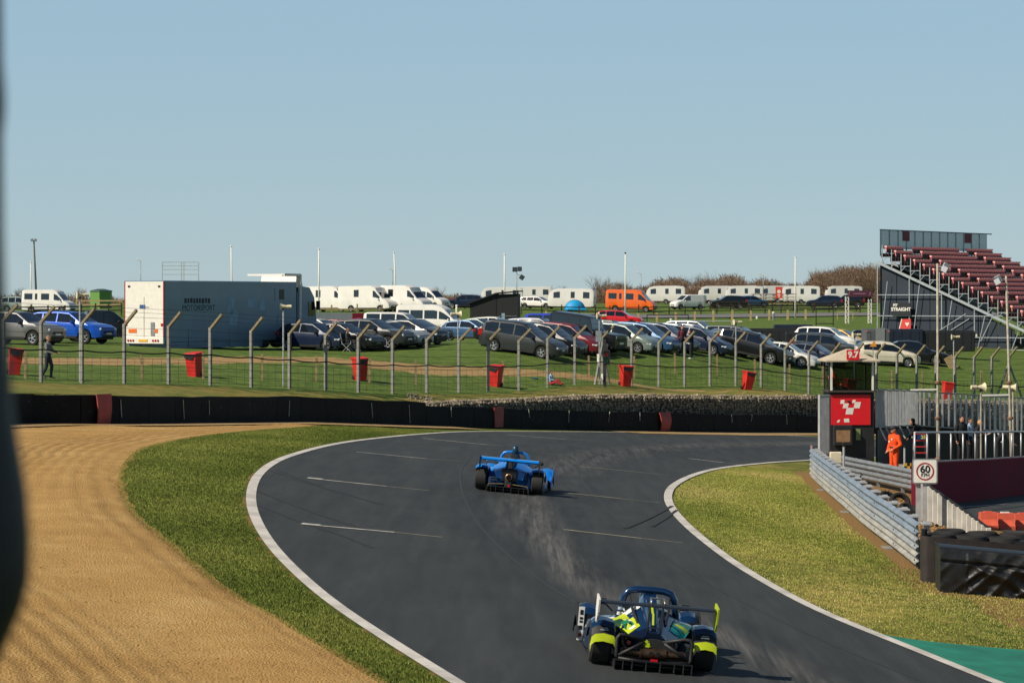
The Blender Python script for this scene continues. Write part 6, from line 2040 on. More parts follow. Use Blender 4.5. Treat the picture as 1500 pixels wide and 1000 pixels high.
# maroon and grey crash wall below the motorhomes
WSEC = [park(px, s) for px, s in ((448, 14.9), (560, 14.9), (650, 14.6))]
Wp = spline([Vector((p.x, p.y, 0)) for p in WSEC], 2.2)
for p in Wp: p.z = Bz(p.x, p.y)
t = thing('painted_wall', 'low wall of alternating maroon and grey panels below the motorhomes', 'wall', Wp[0])
for i in range(len(Wp) - 1):
    mb = MB(); mb.bar(Wp[i] - Wp[0] + Vector((0, .4, .3)), Wp[i + 1] - Wp[0] + Vector((-.02, .4, .3)), .1, .75); mb.build('wall_panel', MAROON if (i // 2) % 2 else M('grey_panel', '5f6a70', .7), t)
# metal goal-like frames beside the road
for px, s, y0, w, mat_, lb in ((978, 15.5, 461, 3.9, BLACK_PL, 'black metal frame railing on the grass behind the navy hatchback'), (1208, 15.2, 452, 1.65, BLACK_PL, 'tall black metal frame behind the white SUV'), (1044, 15.4, 470, 3.6, GALV, 'grey metal frame railing above the green trailer'), (1238, 13.4, 457, 1.7, PALE_W, 'pale timber hitching frame near the gantry sign')):
    b = park(px, s); zt = (YH + (CZ - b.z) * s - y0) / s
    t = thing('railing_frame', lb, 'railing', b)
    for x in (-w / 2, w / 2):
        mb = MB(); mb.bar((x, 0, -.1), (x, 0, zt), .08); mb.build('upright', mat_, t)
    for z in ((zt,) if px in (1044, 1238) else (zt, .25)):
        mb = MB(); mb.bar((-w / 2, 0, z), (w / 2, 0, z), .08); mb.build('cross_bar', mat_, t)
# small white marker figures / hydrant posts on the bank
for px, s, h, lb in ((983, 14.3, .7, 'stubby white marker post on the grass behind the navy car'), (1133, 13.6, .95, 'short grey marker post with white top by the road'), (1109, 13.3, .3, 'small white ball marker on the service road edge'), (669, 13.8, .9, 'short white topped post beside the black shed')):
    b = park(px, s); t = thing('marker_post', lb, 'post', b)
    mb = MB(); mb.lathe([(.12, 0), (.13, h * .6), (.1, h * .8)], 10); mb.build('post_body', GALV_D if h > .9 else WHITE_P, t)
    mb = MB(); mb.lathe([(.1, h * .8), (.15, h * .86), (.14, h * .97), (.03, h * 1.02)], 10); mb.build('post_cap', WHITE_P, t)
# red upright sign
b = park(1141, 11.6); t = thing('advert_sign', 'red upright sign with white emblem beside the caravans', 'sign', b)
zs = lambda y: (YH + (CZ - b.z) * 11.6 - y) / 11.6
mb = MB(); mb.bar((0, .05, 0), (0, .05, zs(420)), .1); mb.build('post', GALV_D, t)
mb = MB(); mb.box((0, 0, zs(428.5)), (.85, .06, 1.45)); sb = mb.build('sign_panel', M('sign_coral', 'cf3f30', .6), t)
mb = MB(); mb.lathe([(.01, -.045), (.24, -.042), (.24, -.034)], 18, axis='y', c=(0, 0, zs(427))); mb.box((0, -.04, zs(432)), (.34, .01, .16)); mb.box((0, -.04, zs(434.5)), (.2, .01, .12)); mb.build('emblem', WHITE_P, sb)
# gantry sign on truss legs
b = park(1257, 14.2); t = thing('gantry_sign', 'purple banner sign hung between two white truss legs', 'sign', b, R(0))
zs = lambda y: (YH + (CZ - b.z) * 14.2 - y) / 14.2
PURPLE = M('purple_banner', '4a2032', .6, var=.1)
for x, yt in ((-1.15, 434), (1.2, 438)):
    for dx in (-.16, .16):
        for dy in (-.16, .16):
            mb = MB(); mb.bar((x + dx, dy, 0), (x + dx, dy, zs(yt)), .05); mb.build('truss_chord', WHITE_P, t)
    n = 9
    mb = MB()
    for i in range(n):
        z0, z1 = zs(yt) * i / n, zs(yt) * (i + 1) / n
        sg_ = -1 if i % 2 else 1
        mb.bar((x - .16 * sg_, -.16, z0), (x + .16 * sg_, -.16, z1), .035); mb.bar((x - .16 * sg_, .16, z0), (x + .16 * sg_, .16, z1), .035)
        mb.bar((x - .16, -.16 * sg_, z0), (x - .16, .16 * sg_, z1), .035); mb.bar((x + .16, -.16 * sg_, z0), (x + .16, .16 * sg_, z1), .035)
    mb.build('truss_lacing', WHITE_P, t)
mb = MB(); mb.box((.15, -.2, zs(430)), (2.55, .06, .66)); bn = mb.build('banner', PURPLE, t)
mb = MB(); mb.box((.1, -.24, zs(430)), (1.3, .01, .1)); mb.box((-.95, -.24, zs(430)), (.1, .01, .36), 0, Matrix.Rotation(.3, 3, 'Y')); mb.box((1.2, -.24, zs(430)), (.1, .01, .36), 0, Matrix.Rotation(.3, 3, 'Y')); mb.build('banner_print', M('mauve_print', '8a6076', .6), bn)

# green covered trailer, banner, black box trailers
b = park(1050, 21.5); zs = lambda y: (YH + (CZ - b.z) * 21.5 - y) / 21.5
t = thing('covered_trailer', 'trailer with bright green cover and white print', 'trailer', b, R(-4))
GREEN_T = M('green_tarpaulin', '157a52', .6, var=.1)
mb = MB(); mb.prism([(-.95, zs(495)), (.95, zs(495)), (.95, zs(479.5)), (.35, zs(479)), (.1, zs(476.5)), (-.5, zs(476.5)), (-.8, zs(478)), (-.95, zs(483))], 0, 1.6, 'y'); mb.build('cover', GREEN_T, t)
mb = MB(); mb.box((0, .8, zs(500)), (1.9, 1.6, .5)); mb.build('trailer_bed', CARBON_M, t)
mb = MB(); mb.box((.1, -.012, zs(484)), (.62, .02, .16)); mb.box((.15, -.012, zs(481)), (.2, .02, .12)); mb.build('cover_print', M('pale_print', 'c9cfb8', .6), t)
for x in (-.4, .5):
    mb = MB(); mb.lathe([(.1, -.09), (.3, -.09), (.3, .09), (.1, .09)], 16, axis='y', c=(x, .1, .3)); mb.build('wheel', RUBBER, t)
b = park(1104, 22.0); zs = lambda y: (YH + (CZ - b.z) * 22.0 - y) / 22.0
t = thing('banner_board', 'framed banner with red and yellow picture behind the black SUV', 'banner', b, R(-3))
mb = MB(); mb.box((0, 0, zs(497)), (.85, .05, .75)); bb = mb.build('banner_sheet', M('banner_cream', 'c5b99c', .6), t)
for x in (-.45, .45):
    mb = MB(); mb.bar((x, 0, 0), (x, 0, zs(487)), .05); mb.build('frame_leg', GALV, t)
mb = MB(); mb.bar((-.45, 0, zs(487.5)), (.45, 0, zs(487.5)), .05); mb.build('frame_top', GALV, t)
mb = MB(); mb.prism([(-.38, -.2), (.0, -.25), (.1, .1), (-.38, .15)], -.035, -.028, 'y', c=(0, 0, zs(495.5))); mb.build('red_print', RED_SIGN, bb)
mb = MB(); mb.prism([(-.1, -.3), (.35, -.3), (.3, -.05), (.05, .0)], -.042, -.036, 'y', c=(0, 0, zs(497))); mb.build('yellow_print', M('print_yellow', 'c9a13a', .6), bb)
mb = MB(); mb.prism([(.08, -.02), (.3, .0), (.3, .28), (.1, .26)], -.042, -.036, 'y', c=(0, 0, zs(496))); mb.build('dark_print', M('print_brown', '4a2e25', .6), bb)
def box_trailer(px, s, y0, w, d, mat_, label, yaw=-4, roof=None):
    b = park(px, s); zs = (YH + (CZ - b.z) * s - y0) / s
    t = thing('box_trailer', label, 'trailer', b, R(yaw))
    mb = MB(); mb.box((0, d / 2, .45 + (zs - .45) / 2), (w, d, zs - .45), 0, None, .06); mb.build('box_body', mat_, t)
    mb = MB(); mb.box((0, d / 2, zs + .02), (w * .97, d * .97, .06), 0, None, .02); mb.build('box_roof', roof or mat_, t)
    for i in range(int(w / .6)):
        mb = MB(); mb.box((-w / 2 + .3 + i * .6, -.012, .45 + (zs - .45) / 2), (.04, .03, zs - .55)); mb.build('panel_rib', mat_, t)
    for x in (-.35, .4):
        mb = MB(); mb.lathe([(.1, -.1), (.32, -.1), (.32, .1), (.1, .1)], 16, axis='y', c=(x, .15, .32)); mb.build('wheel', RUBBER, t)
    return t, zs
NAVY_B = M('navy_canvas', '121c2c', .5, var=.2); SLATE = M('slate_panel', '4b4f52', .6, var=.12); NEAR_BLACK = M('near_black_panel', '16181c', .55, var=.2)
box_trailer(1132, 20.6, 482, 3.4, 2.0, NEAR_BLACK, 'low black box trailer behind the banner board')
box_trailer(1162, 20.2, 476.5, 2.8, 3.0, NAVY_B, 'tall navy canvas covered trailer behind the white coupe')
box_trailer(1180, 21.5, 488, 2.7, 2.0, NEAR_BLACK, 'black panel trailer with pale marks beside the dark coupe')
t, zs = box_trailer(1286, 21.6, 483, 1.65, 3.6, SLATE, 'grey horsebox trailer end with pale door panel', -2)
mb = MB(); mb.box((.15, -.035, 1.3), (.62, .02, 1.2)); mb.build('door_panel', M('pale_slate', '75797a', .6), t)
for s in (-1, 1):
    mb = MB(); mb.box((s * .75, -.03, zs - .1), (.1, .03, .08)); mb.build('lamp', M('lamp_orange', 'cf5530', .4), t)
box_trailer(1327, 21.0, 483, 2.4, 3.0, NAVY_B, 'navy blue covered trailer beside the grey horsebox')
box_trailer(1384, 21.0, 485, 4.2, 2.6, NEAR_BLACK, 'long near-black container beside the scaffolding')
# warning triangle, pallet
b = park(1279, 23.4); zs = lambda y: (YH + (CZ - b.z) * 23.4 - y) / 23.4
t = thing('warning_triangle', 'orange triangular warning board standing on the cream car side', 'warning sign', b)
mb = MB(); mb.prism([(-.22, zs(507.5)), (.22, zs(507.5)), (.1, zs(499.5)), (.06, zs(499))], -.02, .02, 'y'); mb.build('triangle', M('warning_orange', 'dd8f28', .6), t)
mb = MB(); mb.bar((0, .02, 0), (0, .02, zs(507)), .04); mb.build('leg', GALV_D, t)
b = park(1398, 22.6)
t = thing('pallet', 'wooden pallet leaning against the loudspeaker pole', 'pallet', b, R(0)); t.rotation_euler = (R(-8), R(-28), 0)
for i in range(6):
    mb = MB(); mb.box((-.25 + i * .1, 0, .45), (.085, .03, .9)); mb.build('slat', WOOD, t)
for z in (.1, .45, .8):
    mb = MB(); mb.box((0, .05, z), (.62, .07, .08)); mb.build('bearer', WOOD_D, t)
b = park(913, 25.0); t = thing('traffic_cone', 'small blue cone standing beside the black off-roader', 'cone', b)
mb = MB(); mb.lathe([(.17, 0), (.17, .04), (.13, .05), (.03, .62), (.02, .64)], 14); mb.build('cone_body', M('blue_cone', '3f5f80', .6), t, True)
mb = MB(); mb.box((0, 0, .015), (.36, .36, .03)); mb.build('cone_base', BLACK_PL, t)
b = park(783, 29.2); t = thing('frisbee_tray', 'small bright blue tray lying on the grass', 'tray', b)
mb = MB(); mb.lathe([(.05, .02), (.16, .03), (.18, .06), (.17, .06)], 14); mb.build('tray', TENT, t)
mb = MB(); mb.lathe([(.18, .055), (.2, .065), (.19, .07)], 14, caps=False); mb.build('tray_rim', TENT, t)
# timber stacks by the caravans
for q, (px, s, lb) in enumerate(((1118, 10.9, 'stack of picnic benches and timber beside the red sign'), (1150, 10.8, 'second stack of benches between the red sign and flagpole'))):
    b = park(px, s); t = thing('bench_stack', lb, 'bench stack', b)
    for i in range(4):
        for j in range(2):
            mb = MB(); mb.box((-.9 + j * 1.7, 0, .3 + i * .42), (1.5, 1.2, .09)); mb.build('bench_top', WOOD_D if i % 2 else WOOD, t)
            mb = MB(); mb.bar((-1.5 + j * 1.7, 0, i * .42 - .05 + .1), (-1.2 + j * 1.7, 0, i * .42 + .3), .1); mb.bar((-.2 + j * 1.7, 0, i * .42 + .05), (-.5 + j * 1.7, 0, i * .42 + .3), .1); mb.build('bench_leg', WOOD_D, t)
# ------------------------------------------------------------------ grandstand of scaffolding
SEAT = M('red_seat', 'ef8280', .55, var=.1)
SEAT_D = M('dark_seat', '2a1418', .6, var=.1)
SCAF = M('scaffold_tube', 'a9b0b4', .4, metal=.4, var=.1)
TREAD = M('stand_deck', '3a3d40', .8, var=.15)
SHEET = M('navy_sheeting', '1a2735', .6, var=.2, scale=.5)
gs = 18.0
g0 = at(1287, 0, gs); g0.z = CZ - (520 - YH) / gs + .0
ang = R(-35)                       # side wall runs to the right and a little nearer
ax = Vector((math.cos(ang), math.sin(ang), 0))
row_dir = Vector((-ax.y, ax.x, 0))  # rows run away from the viewer
st = thing('grandstand', 'scaffold grandstand with rows of red tip-up seats and glazed back screen', 'grandstand', g0, ang)
TOPZ = (520 - 376) / gs             # floor of the top row above the foot
RUN, RISE, NR = .86, .372, 21
LEN = 20.4
aisles = (3.6, 4.9, 15.6, 16.9, 23.0, 24.2)
def seat_block(n):
    mb = MB()
    for i in range(n):
        y = i * .5 + .25
        mb.box((0, y, .62), (.05, .42, .4), 0, Matrix.Rotation(-.15, 3, 'Y'))     # backrest
        mb.box((.06, y, .47), (.06, .4, .34), 1)                                   # tipped-up seat pan
        mb.box((-.02, y, .82), (.2, .46, .13), 2)  # paler top band, the sunlit edge put into its colour
        mb.box((.0, y - .22, .2), (.05, .03, .4), 1)
    return mb
def sm(n):
    if ('seat', n) not in VCACHE: VCACHE[('seat', n)] = seat_block(n).mesh('seat_row', [SEAT, SEAT_D, M('seat_top_sunlit', 'f7aca4', .5, var=.08)])
    return VCACHE[('seat', n)]
for r in range(NR):
    x = .55 + r * RUN; z = TOPZ - r * RISE
    mb = MB(); mb.box((x + .1, LEN / 2, z - .04), (RUN * .98, LEN, .06)); mb.box((x - RUN / 2 + .1, LEN / 2, z + RISE / 2 - .06), (.03, LEN, RISE * .8)); mb.build('stepped_deck', TREAD, st)
    cur = .2
    cuts = [(3.6 + .0 * r, 4.8), (13.6, 14.8)] if r < 13 else [(3.6, 4.8), (9.5, 10.7), (15.5, 16.7)]
    for a, b in cuts + [(LEN - .1, LEN)]:
        n = int((a - cur) / .5)
        if n > 0: stuff(link('seat_row', sm(n), st, (x, cur, z)))
        cur = b
# back screen of pale panels
SCREEN = glass_mat('screen_panel', '9fb4bd', .6, .15)
for i in range(13):
    mb = MB(); mb.box((.06, .3 + i * 1.5 + .72, TOPZ + 1.4), (.02, 1.4, 1.5)); mb.build('screen_panel', SCREEN, st)
    mb = MB(); mb.box((.02, .3 + i * 1.5, TOPZ + 1.15), (.08, .12, 2.15)); mb.build('screen_post', M('screen_post', '3d5a68', .5), st)
mb = MB(); mb.bar((.02, .2, TOPZ + 2.2), (.02, LEN + .3, TOPZ + 2.2), .09); mb.build('screen_top_rail', M('screen_post', '3d5a68', .5), st)
for y in (4.6, 16.0):
    mb = MB(); mb.box((.1, y, TOPZ + 1.75), (.04, 1.2, .8)); mb.build('hung_flag', M('maroon_flag', '5a2a36', .7), st)
# end frame facing the viewer: raking beam, standards, ledgers, braces
xe, ze = .3 + NR * RUN, TOPZ - NR * RISE
for y in (0.0, 2.4):
    mb = MB(); mb.bar((-.1, y, TOPZ - .45), (xe, y, ze - .45), .14, .2); mb.build('raking_beam', SCAF, st)
for k in range(NR):
    x = .55 + k * RUN; z = TOPZ - k * RISE
    mb = MB(); mb.bar((x - .2, -.03, z - .62), (x - .2, -.03, z + .95), .06); mb.build('guard_post', SCAF, st)
    mb = MB(); mb.bar((x - .2, -.03, z - .05), (x + RUN - .2, -.03, z - .05), .05); mb.bar((x - .2, -.03, z - .45), (x + .2, -.03, z - .05), .045); mb.build('step_brace', SCAF, st)
for q, x in enumerate(np.arange(-.1, xe + .1, 2.9)):
    zt = TOPZ - (x / RUN) * RISE - .4
    for y in (0.0, 2.4, 4.8):
        mb = MB(); mb.bar((x, y, -.6), (x, y, max(.3, zt)), .07); mb.build('standard', SCAF, st)
    for z in (1.5, 3.2, 4.9):
        if z < zt - .3:
            xr = min(xe, (TOPZ - z) / RISE * RUN)
            mb = MB(); mb.bar((x, -.04, z), (min(x + 2.9, xr), -.04, z), .06); mb.build('ledger', SCAF, st)
    if zt > 2.2 and q < 5:
        mb = MB(); mb.bar((x + .2, -.08, .1), (x + .95, -.08, min(zt - .7, 6.0)), .055); mb.build('brace', SCAF, st)
for a, b in (((4.8, 1.6), (7.9, 3.4)), ((5.6, 1.5), (8.2, 3.0)), ((9.2, 1.2), (10.2, 3.1))):
    mb = MB(); mb.bar((a[0], -.1, a[1]), (b[0], -.1, b[1]), .055); mb.build('brace', SCAF, st)
# dark sheeting behind the end frame, following the rake
for i in range(8):
    x0 = i * 1.5; x1 = x0 + 1.44
    zf = lambda x: TOPZ - (x / RUN) * RISE - .75
    if zf(x1) < .4: break
    mb = MB(); mb.prism([(x0, .0), (x1, .0), (x1, zf(x1)), (x0, zf(x0))], .35, .4, 'y'); mb.build('sheeting', SHEET, st)
mb = MB(); mb.box((.02, LEN / 2 + .3, TOPZ / 2 - .3), (.06, LEN, TOPZ - .6)); mb.build('back_sheeting', SHEET, st)
# boards hung on the end frame
mb = MB(); mb.box((2.15, -.2, 3.75), (1.75, .05, 1.0)); nm = mb.build('name_board', M('board_navy', '12181f', .6), st)
lettering('PIT', .3, WHITE_P, nm, face_mtx((1.65, -.23, 4.05), (0, -1, 0)), bold=.01, depth=.003)
lettering('STRAIGHT', .38, WHITE_P, nm, face_mtx((2.15, -.23, 3.72), (0, -1, 0)), bold=.012, depth=.003)
mb = MB(); mb.prism([(2.05, 2.15), (2.25, 2.95), (3.05, 2.95), (3.05, 2.15)], -.24, -.2, 'y'); eb = mb.build('emblem_board', M('emblem_coral', 'c93a34', .6), st)
mb = MB(); mb.prism([(2.72, 2.35), (2.9, 2.6), (2.82, 2.7), (2.72, 2.6), (2.62, 2.7), (2.54, 2.6)], -.25, -.242, 'y'); mb.prism([(1.98, 2.15), (2.05, 2.15), (2.27, 2.95), (2.2, 2.95)], -.25, -.242, 'y'); mb.build('emblem', WHITE_P, eb)
mb = MB(); mb.box((2.15, -.25, 1.2), (2.0, .05, 1.5)); pr_ = mb.build('info_board', M('board_pink', 'd8605a', .6, var=.15), st)
mb = MB(); mb.box((2.15, -.25, 2.03), (2.0, .06, .16)); mb.build('board_header', M('board_navy', '12181f', .6), pr_)
for i in range(7):
    mb = MB(); mb.box((1.8 + random.uniform(-.1, .2), -.28, 1.8 - i * .18), (random.uniform(.5, 1.1), .01, .07)); mb.build('printed_line', M('pale_pink', 'ecc0b6', .6), pr_)
# stalls below: red counter, coloured clutter and walkways
mb = MB(); mb.box((6.6, .2, 1.2), (2.9, .1, .55)); mb.build('red_counter', RED_SIGN, st)
mb = MB(); mb.box((6.6, .15, 1.65), (4.4, .2, .22)); mb.build('canopy_edge', M('canopy_cream', 'b9b6a2', .7), st)
for q in range(26):
    c = random.choice(('b3b09f', 'c9c5b4', '8d8b7c', 'd8d5c6'))
    mb = MB(); mb.box((9.0 + random.uniform(-.6, 2.6), 1.5 + random.uniform(-.3, 1.5), 1.35 + random.uniform(-.25, .35)), (.18, .18, .2), 0, Matrix.Rotation(random.random(), 3, 'Z')); mb.build('hanging_lamp', M('lamp_' + c, c, .6), st)
for q in range(14):
    mb = MB(); mb.box((8.2 + random.uniform(-.3, 1.4), .3 + random.uniform(0, .6), .2 + random.uniform(-.5, .5)), (.24, .2, .3), 0, Matrix.Rotation(random.random(), 3, 'Y'), .03); mb.build('red_chair', RED_BIN, st)
for z in (.55, -1.0):
    mb = MB(); mb.bar((6.8, -.6, z), (16, -.6, z), .06); mb.build('walkway_rail', SCAF, st)
for i in range(7):
    mb = MB(); mb.bar((6.9 + i * 1.35, -.6, -1.6), (6.9 + i * 1.35, -.6, .6), .06); mb.build('walkway_post', SCAF, st)
for dz in (0, .28):
    mb = MB(); mb.bar((9.6, -.7, .4 - dz), (13.5, -.7, -1.3 - dz), .07); mb.build('stair_rail', SCAF, st)

# ------------------------------------------------------------------ bare trees and hedge
BARK = M('bare_bark', '5b4a3c', .9, var=.3, scale=3)
TWIG = M('bare_twigs', '6e5a48', .95, var=.35, scale=.6)
def twig_tree(seed, H, spread, depth=4, nb0=6):
    rnd = random.Random(seed)
    tm, cm = MB(), MB()
    def tri_tube(mb, a, b, r0, r1):
        d = (b - a).normalized(); u = d.orthogonal().normalized(); v = d.cross(u)
        ra = [a + (u * math.cos(t) + v * math.sin(t)) * r0 for t in (0, 2.1, 4.2)]; rb_ = [b + (u * math.cos(t) + v * math.sin(t)) * r1 for t in (0, 2.1, 4.2)]
        mb.add(ra + rb_, [(0, 1, 4, 3), (1, 2, 5, 4), (2, 0, 3, 5)])
    def grow(p, d, L, r, lv):
        n = 3
        for k in range(n):
            d2 = (d + Vector((rnd.uniform(-.22, .22), rnd.uniform(-.22, .22), rnd.uniform(-.02, .16)))).normalized()
            q = p + d2 * L / n
            tri_tube(tm if lv < 1 else cm, p, q, r * (1 - k / n * .4), r * (1 - (k + 1) / n * .4))
            p, d = q, d2
            if lv < depth:
                for _ in range(rnd.choice((1, 2, 2)) if lv > 0 else 2):
                    a = Vector((rnd.uniform(-1, 1), rnd.uniform(-1, 1), rnd.uniform(-.1, .7))).normalized()
                    grow(p, (d * .7 + a * spread).normalized(), L * rnd.uniform(.55, .78), r * .5, lv + 1)
    for b in range(nb0):
        a = R(360 / nb0 * b + rnd.uniform(-30, 30))
        grow(Vector((.25 * math.cos(a), .25 * math.sin(a), 0)), Vector((.35 * math.cos(a), .35 * math.sin(a), 1)).normalized(), H * .42, .07 * H / 5, 0)
    return tm.mesh('trunk', BARK, fix=False), cm.mesh('crown', TWIG, fix=False)
TREES = [twig_tree(3, 5.6, .75, 3, 4), twig_tree(5, 5.0, .8, 3, 5), twig_tree(9, 4.2, .9, 3, 5), twig_tree(12, 6.0, .6, 3, 3)]
def bare_tree(px, s, v, sc, label, group='bare trees along the paddock edge'):
    t = thing('bare_tree', label, 'tree', park(px, s), random.uniform(0, 6), group)
    t.scale = (sc * random.uniform(.9, 1.15), sc * random.uniform(.9, 1.15), sc)
    link('trunk', TREES[v][0], t); link('crown', TREES[v][1], t)
L_ = 'bare leafless tree in the far hedge line'
for px, s, v, sc, lb in ((880, 9.2, 1, .92, 'bare tree behind the orange camper van'), (905, 9.0, 2, .95, 'bare bush tree behind the white flagpole'), (920, 9.2, 0, .7, 'low bare tree behind the orange camper roof'), (980, 9.0, 2, .85, 'bare shrub tree behind the street lamp'), (1010, 9.1, 1, .95, 'dense bare tree behind the small white van'), (1040, 9, 0, .95, 'dense bare tree behind the black SUV'),
                         (1210, 9.4, 3, 1.05, 'tall open bare tree beside the dark blue SUV'), (1226, 9.0, 0, 1.1, 'tall bare tree behind the gantry sign'), (1248, 9.3, 1, 1.2, 'broad bare tree between gantry sign and grandstand'), (1270, 9.2, 0, 1.15, 'brown bare tree touching the grandstand frame'), (1188, 9, 2, .9, 'small bare tree by the white caravans'), (822, 9, 3, .55, 'thin bare sapling above the caravan roof'), (640, 8.6, 2, .75, 'low bare tree behind the white van with dark nose'), (30, 9, 2, .7, 'low bare tree beside the camper van'), (118, 8.8, 2, .7, 'round bare bush behind the green cabin')):
    bare_tree(px, s, v, sc, lb)
# the thicket they stand in reads as one mass
hx = []
mb = MB()
rnd = random.Random(4)
def thicket(px0, px1, h0, h1, n):
    for q in range(n):
        px = rnd.uniform(px0, px1); s = rnd.uniform(8.6, 9.6)
        t_ = (px - px0) / (px1 - px0)
        h = (h0 + (h1 - h0) * t_) * (.75 + .35 * mnoise.noise((px * .035, 0, 1))) * rnd.uniform(.45, 1.05)
        b = Vector(((px - 750) / s, F / s, 0)); b.z = Z_cache(px, s)
        p = b.copy(); d = Vector((rnd.uniform(-.35, .35), rnd.uniform(-.3, .3), 1)).normalized()
        L = h
        q2 = p + d * L
        w = rnd.uniform(.035, .075)
        mb.add([p + Vector((-w, 0, 0)), p + Vector((w, 0, 0)), q2], [(0, 1, 2)])
        for k in range(5):
            f_ = rnd.uniform(.2, .95); a = p.lerp(q2, f_); e = a + Vector((rnd.uniform(-.7, .7), rnd.uniform(-.5, .5), rnd.uniform(.2, .9))) * rnd.uniform(.5, 1.0)
            mb.add([a + Vector((-w * .7, 0, 0)), a + Vector((w * .7, 0, w)), e], [(0, 1, 2)])
_zc = {}
def Z_cache(px, s):
    k = (round(px / 12), round(s * 4))
    if k not in _zc: _zc[k] = Bz((px - 750) / s, F / s)
    return _zc[k]
thicket(868, 960, 3.6, 3.6, 2600); thicket(960, 1120, 4.8, 5.2, 8000); thicket(1100, 1190, 4.2, 3.8, 3600); thicket(1185, 1290, 6.2, 8.4, 9000); thicket(620, 870, 1.7, 1.9, 1500); thicket(-40, 130, 2.0, 2.0, 700); thicket(-400, -40, 2.5, 2.0, 900); thicket(1290, 1700, 4.5, 4.0, 2500); thicket(130, 620, 1.4, 1.4, 900)
stuff(mb.build('bare_thicket', TWIG, None, fix=False))
# ------------------------------------------------------------------ people
SKIN = M('skin', 'c08a6c', .6, var=.08)
EYE = M('eye_dark', '1c1512', .3)
def cloth(c): return M('cloth_' + c, c, .85, var=.14, scale=14, bump=.25, bscale=25)

def skeleton(pose):
    """joint positions in metres, facing +x, left = +y"""
    J = dict(pel=(0, 0, .94), waist=(0, 0, 1.08), chest=(.01, 0, 1.28), neck=(.0, 0, 1.47), head=(.03, 0, 1.62))
    for s, k in ((1, 'l'), (-1, 'r')):
        J['sh' + k] = (0, s * .19, 1.40); J['el' + k] = (-.02, s * .25, 1.12); J['wr' + k] = (.06, s * .25, .87)
        J['hp' + k] = (0, s * .09, .92); J['kn' + k] = (.02, s * .1, .5); J['an' + k] = (-.01, s * .11, .09); J['to' + k] = (.16, s * .13, .04)
    if pose == 'walk':
        J.update(knl=(.14, .09, .52), anl=(.1, .09, .11), tol=(.26, .1, .05), knr=(-.02, -.1, .5), anr=(-.2, -.1, .12), tor=(-.05, -.11, .05), ell=(.1, .26, 1.14), wrl=(.36, .2, 1.06), elr=(.06, -.27, 1.13), wrr=(.3, -.22, 1.02))
    if pose == 'marshal':
        J.update(ell=(-.03, .3, 1.12), wrl=(.13, .17, .98), elr=(-.02, -.27, 1.13), wrr=(.1, -.2, .93), knl=(.02, .12, .5), knr=(.0, -.12, .5), anl=(-.01, .14, .09), anr=(-.02, -.15, .09), tol=(.15, .18, .04), tor=(.14, -.19, .04))
    if pose == 'read':
        J.update(ell=(.08, .24, 1.14), wrl=(.3, .1, 1.18), elr=(.06, -.25, 1.12), wrr=(.3, -.1, 1.2), head=(.08, 0, 1.6))
    if pose == 'bend':
        J.update(waist=(.1, 0, 1.05), chest=(.28, 0, 1.18), neck=(.42, 0, 1.3), head=(.5, 0, 1.42), shl=(.38, .19, 1.24), shr=(.38, -.19, 1.24), ell=(.5, .22, 1.0), elr=(.5, -.22, 1.0), wrl=(.62, .12, .85), wrr=(.62, -.12, .86))
    if pose == 'sit':
        d = -.46
        for k in ('pel', 'waist', 'chest', 'neck', 'head', 'shl', 'shr', 'hpl', 'hpr'):
            x, y, z = J[k]; J[k] = (x - .06 * (z - .94), y, z + d)
        J.update(knl=(.43, .13, .5), knr=(.43, -.13, .5), anl=(.5, .13, .09), anr=(.56, -.12, .1), tol=(.66, .15, .05), tor=(.72, -.14, .06), ell=(.05, .27, .72), elr=(.05, -.27, .72), wrl=(.27, .12, .62), wrr=(.27, -.12, .63))
    if pose == 'ground':
        d = -.82
        for k in ('pel', 'waist', 'chest', 'neck', 'head', 'shl', 'shr', 'hpl', 'hpr'):
            x, y, z = J[k]; J[k] = (x - .12 * (z - .94), y, z + d)
        J.update(knl=(.38, .14, .34), knr=(.42, -.16, .2), anl=(.66, .14, .08), anr=(.72, -.1, .08), tol=(.78, .15, .1), tor=(.84, -.1, .1), ell=(-.1, .3, .34), elr=(.0, -.28, .36), wrl=(-.16, .32, .08), wrr=(.25, -.15, .33))
    return {k: Vector(v) for k, v in J.items()}

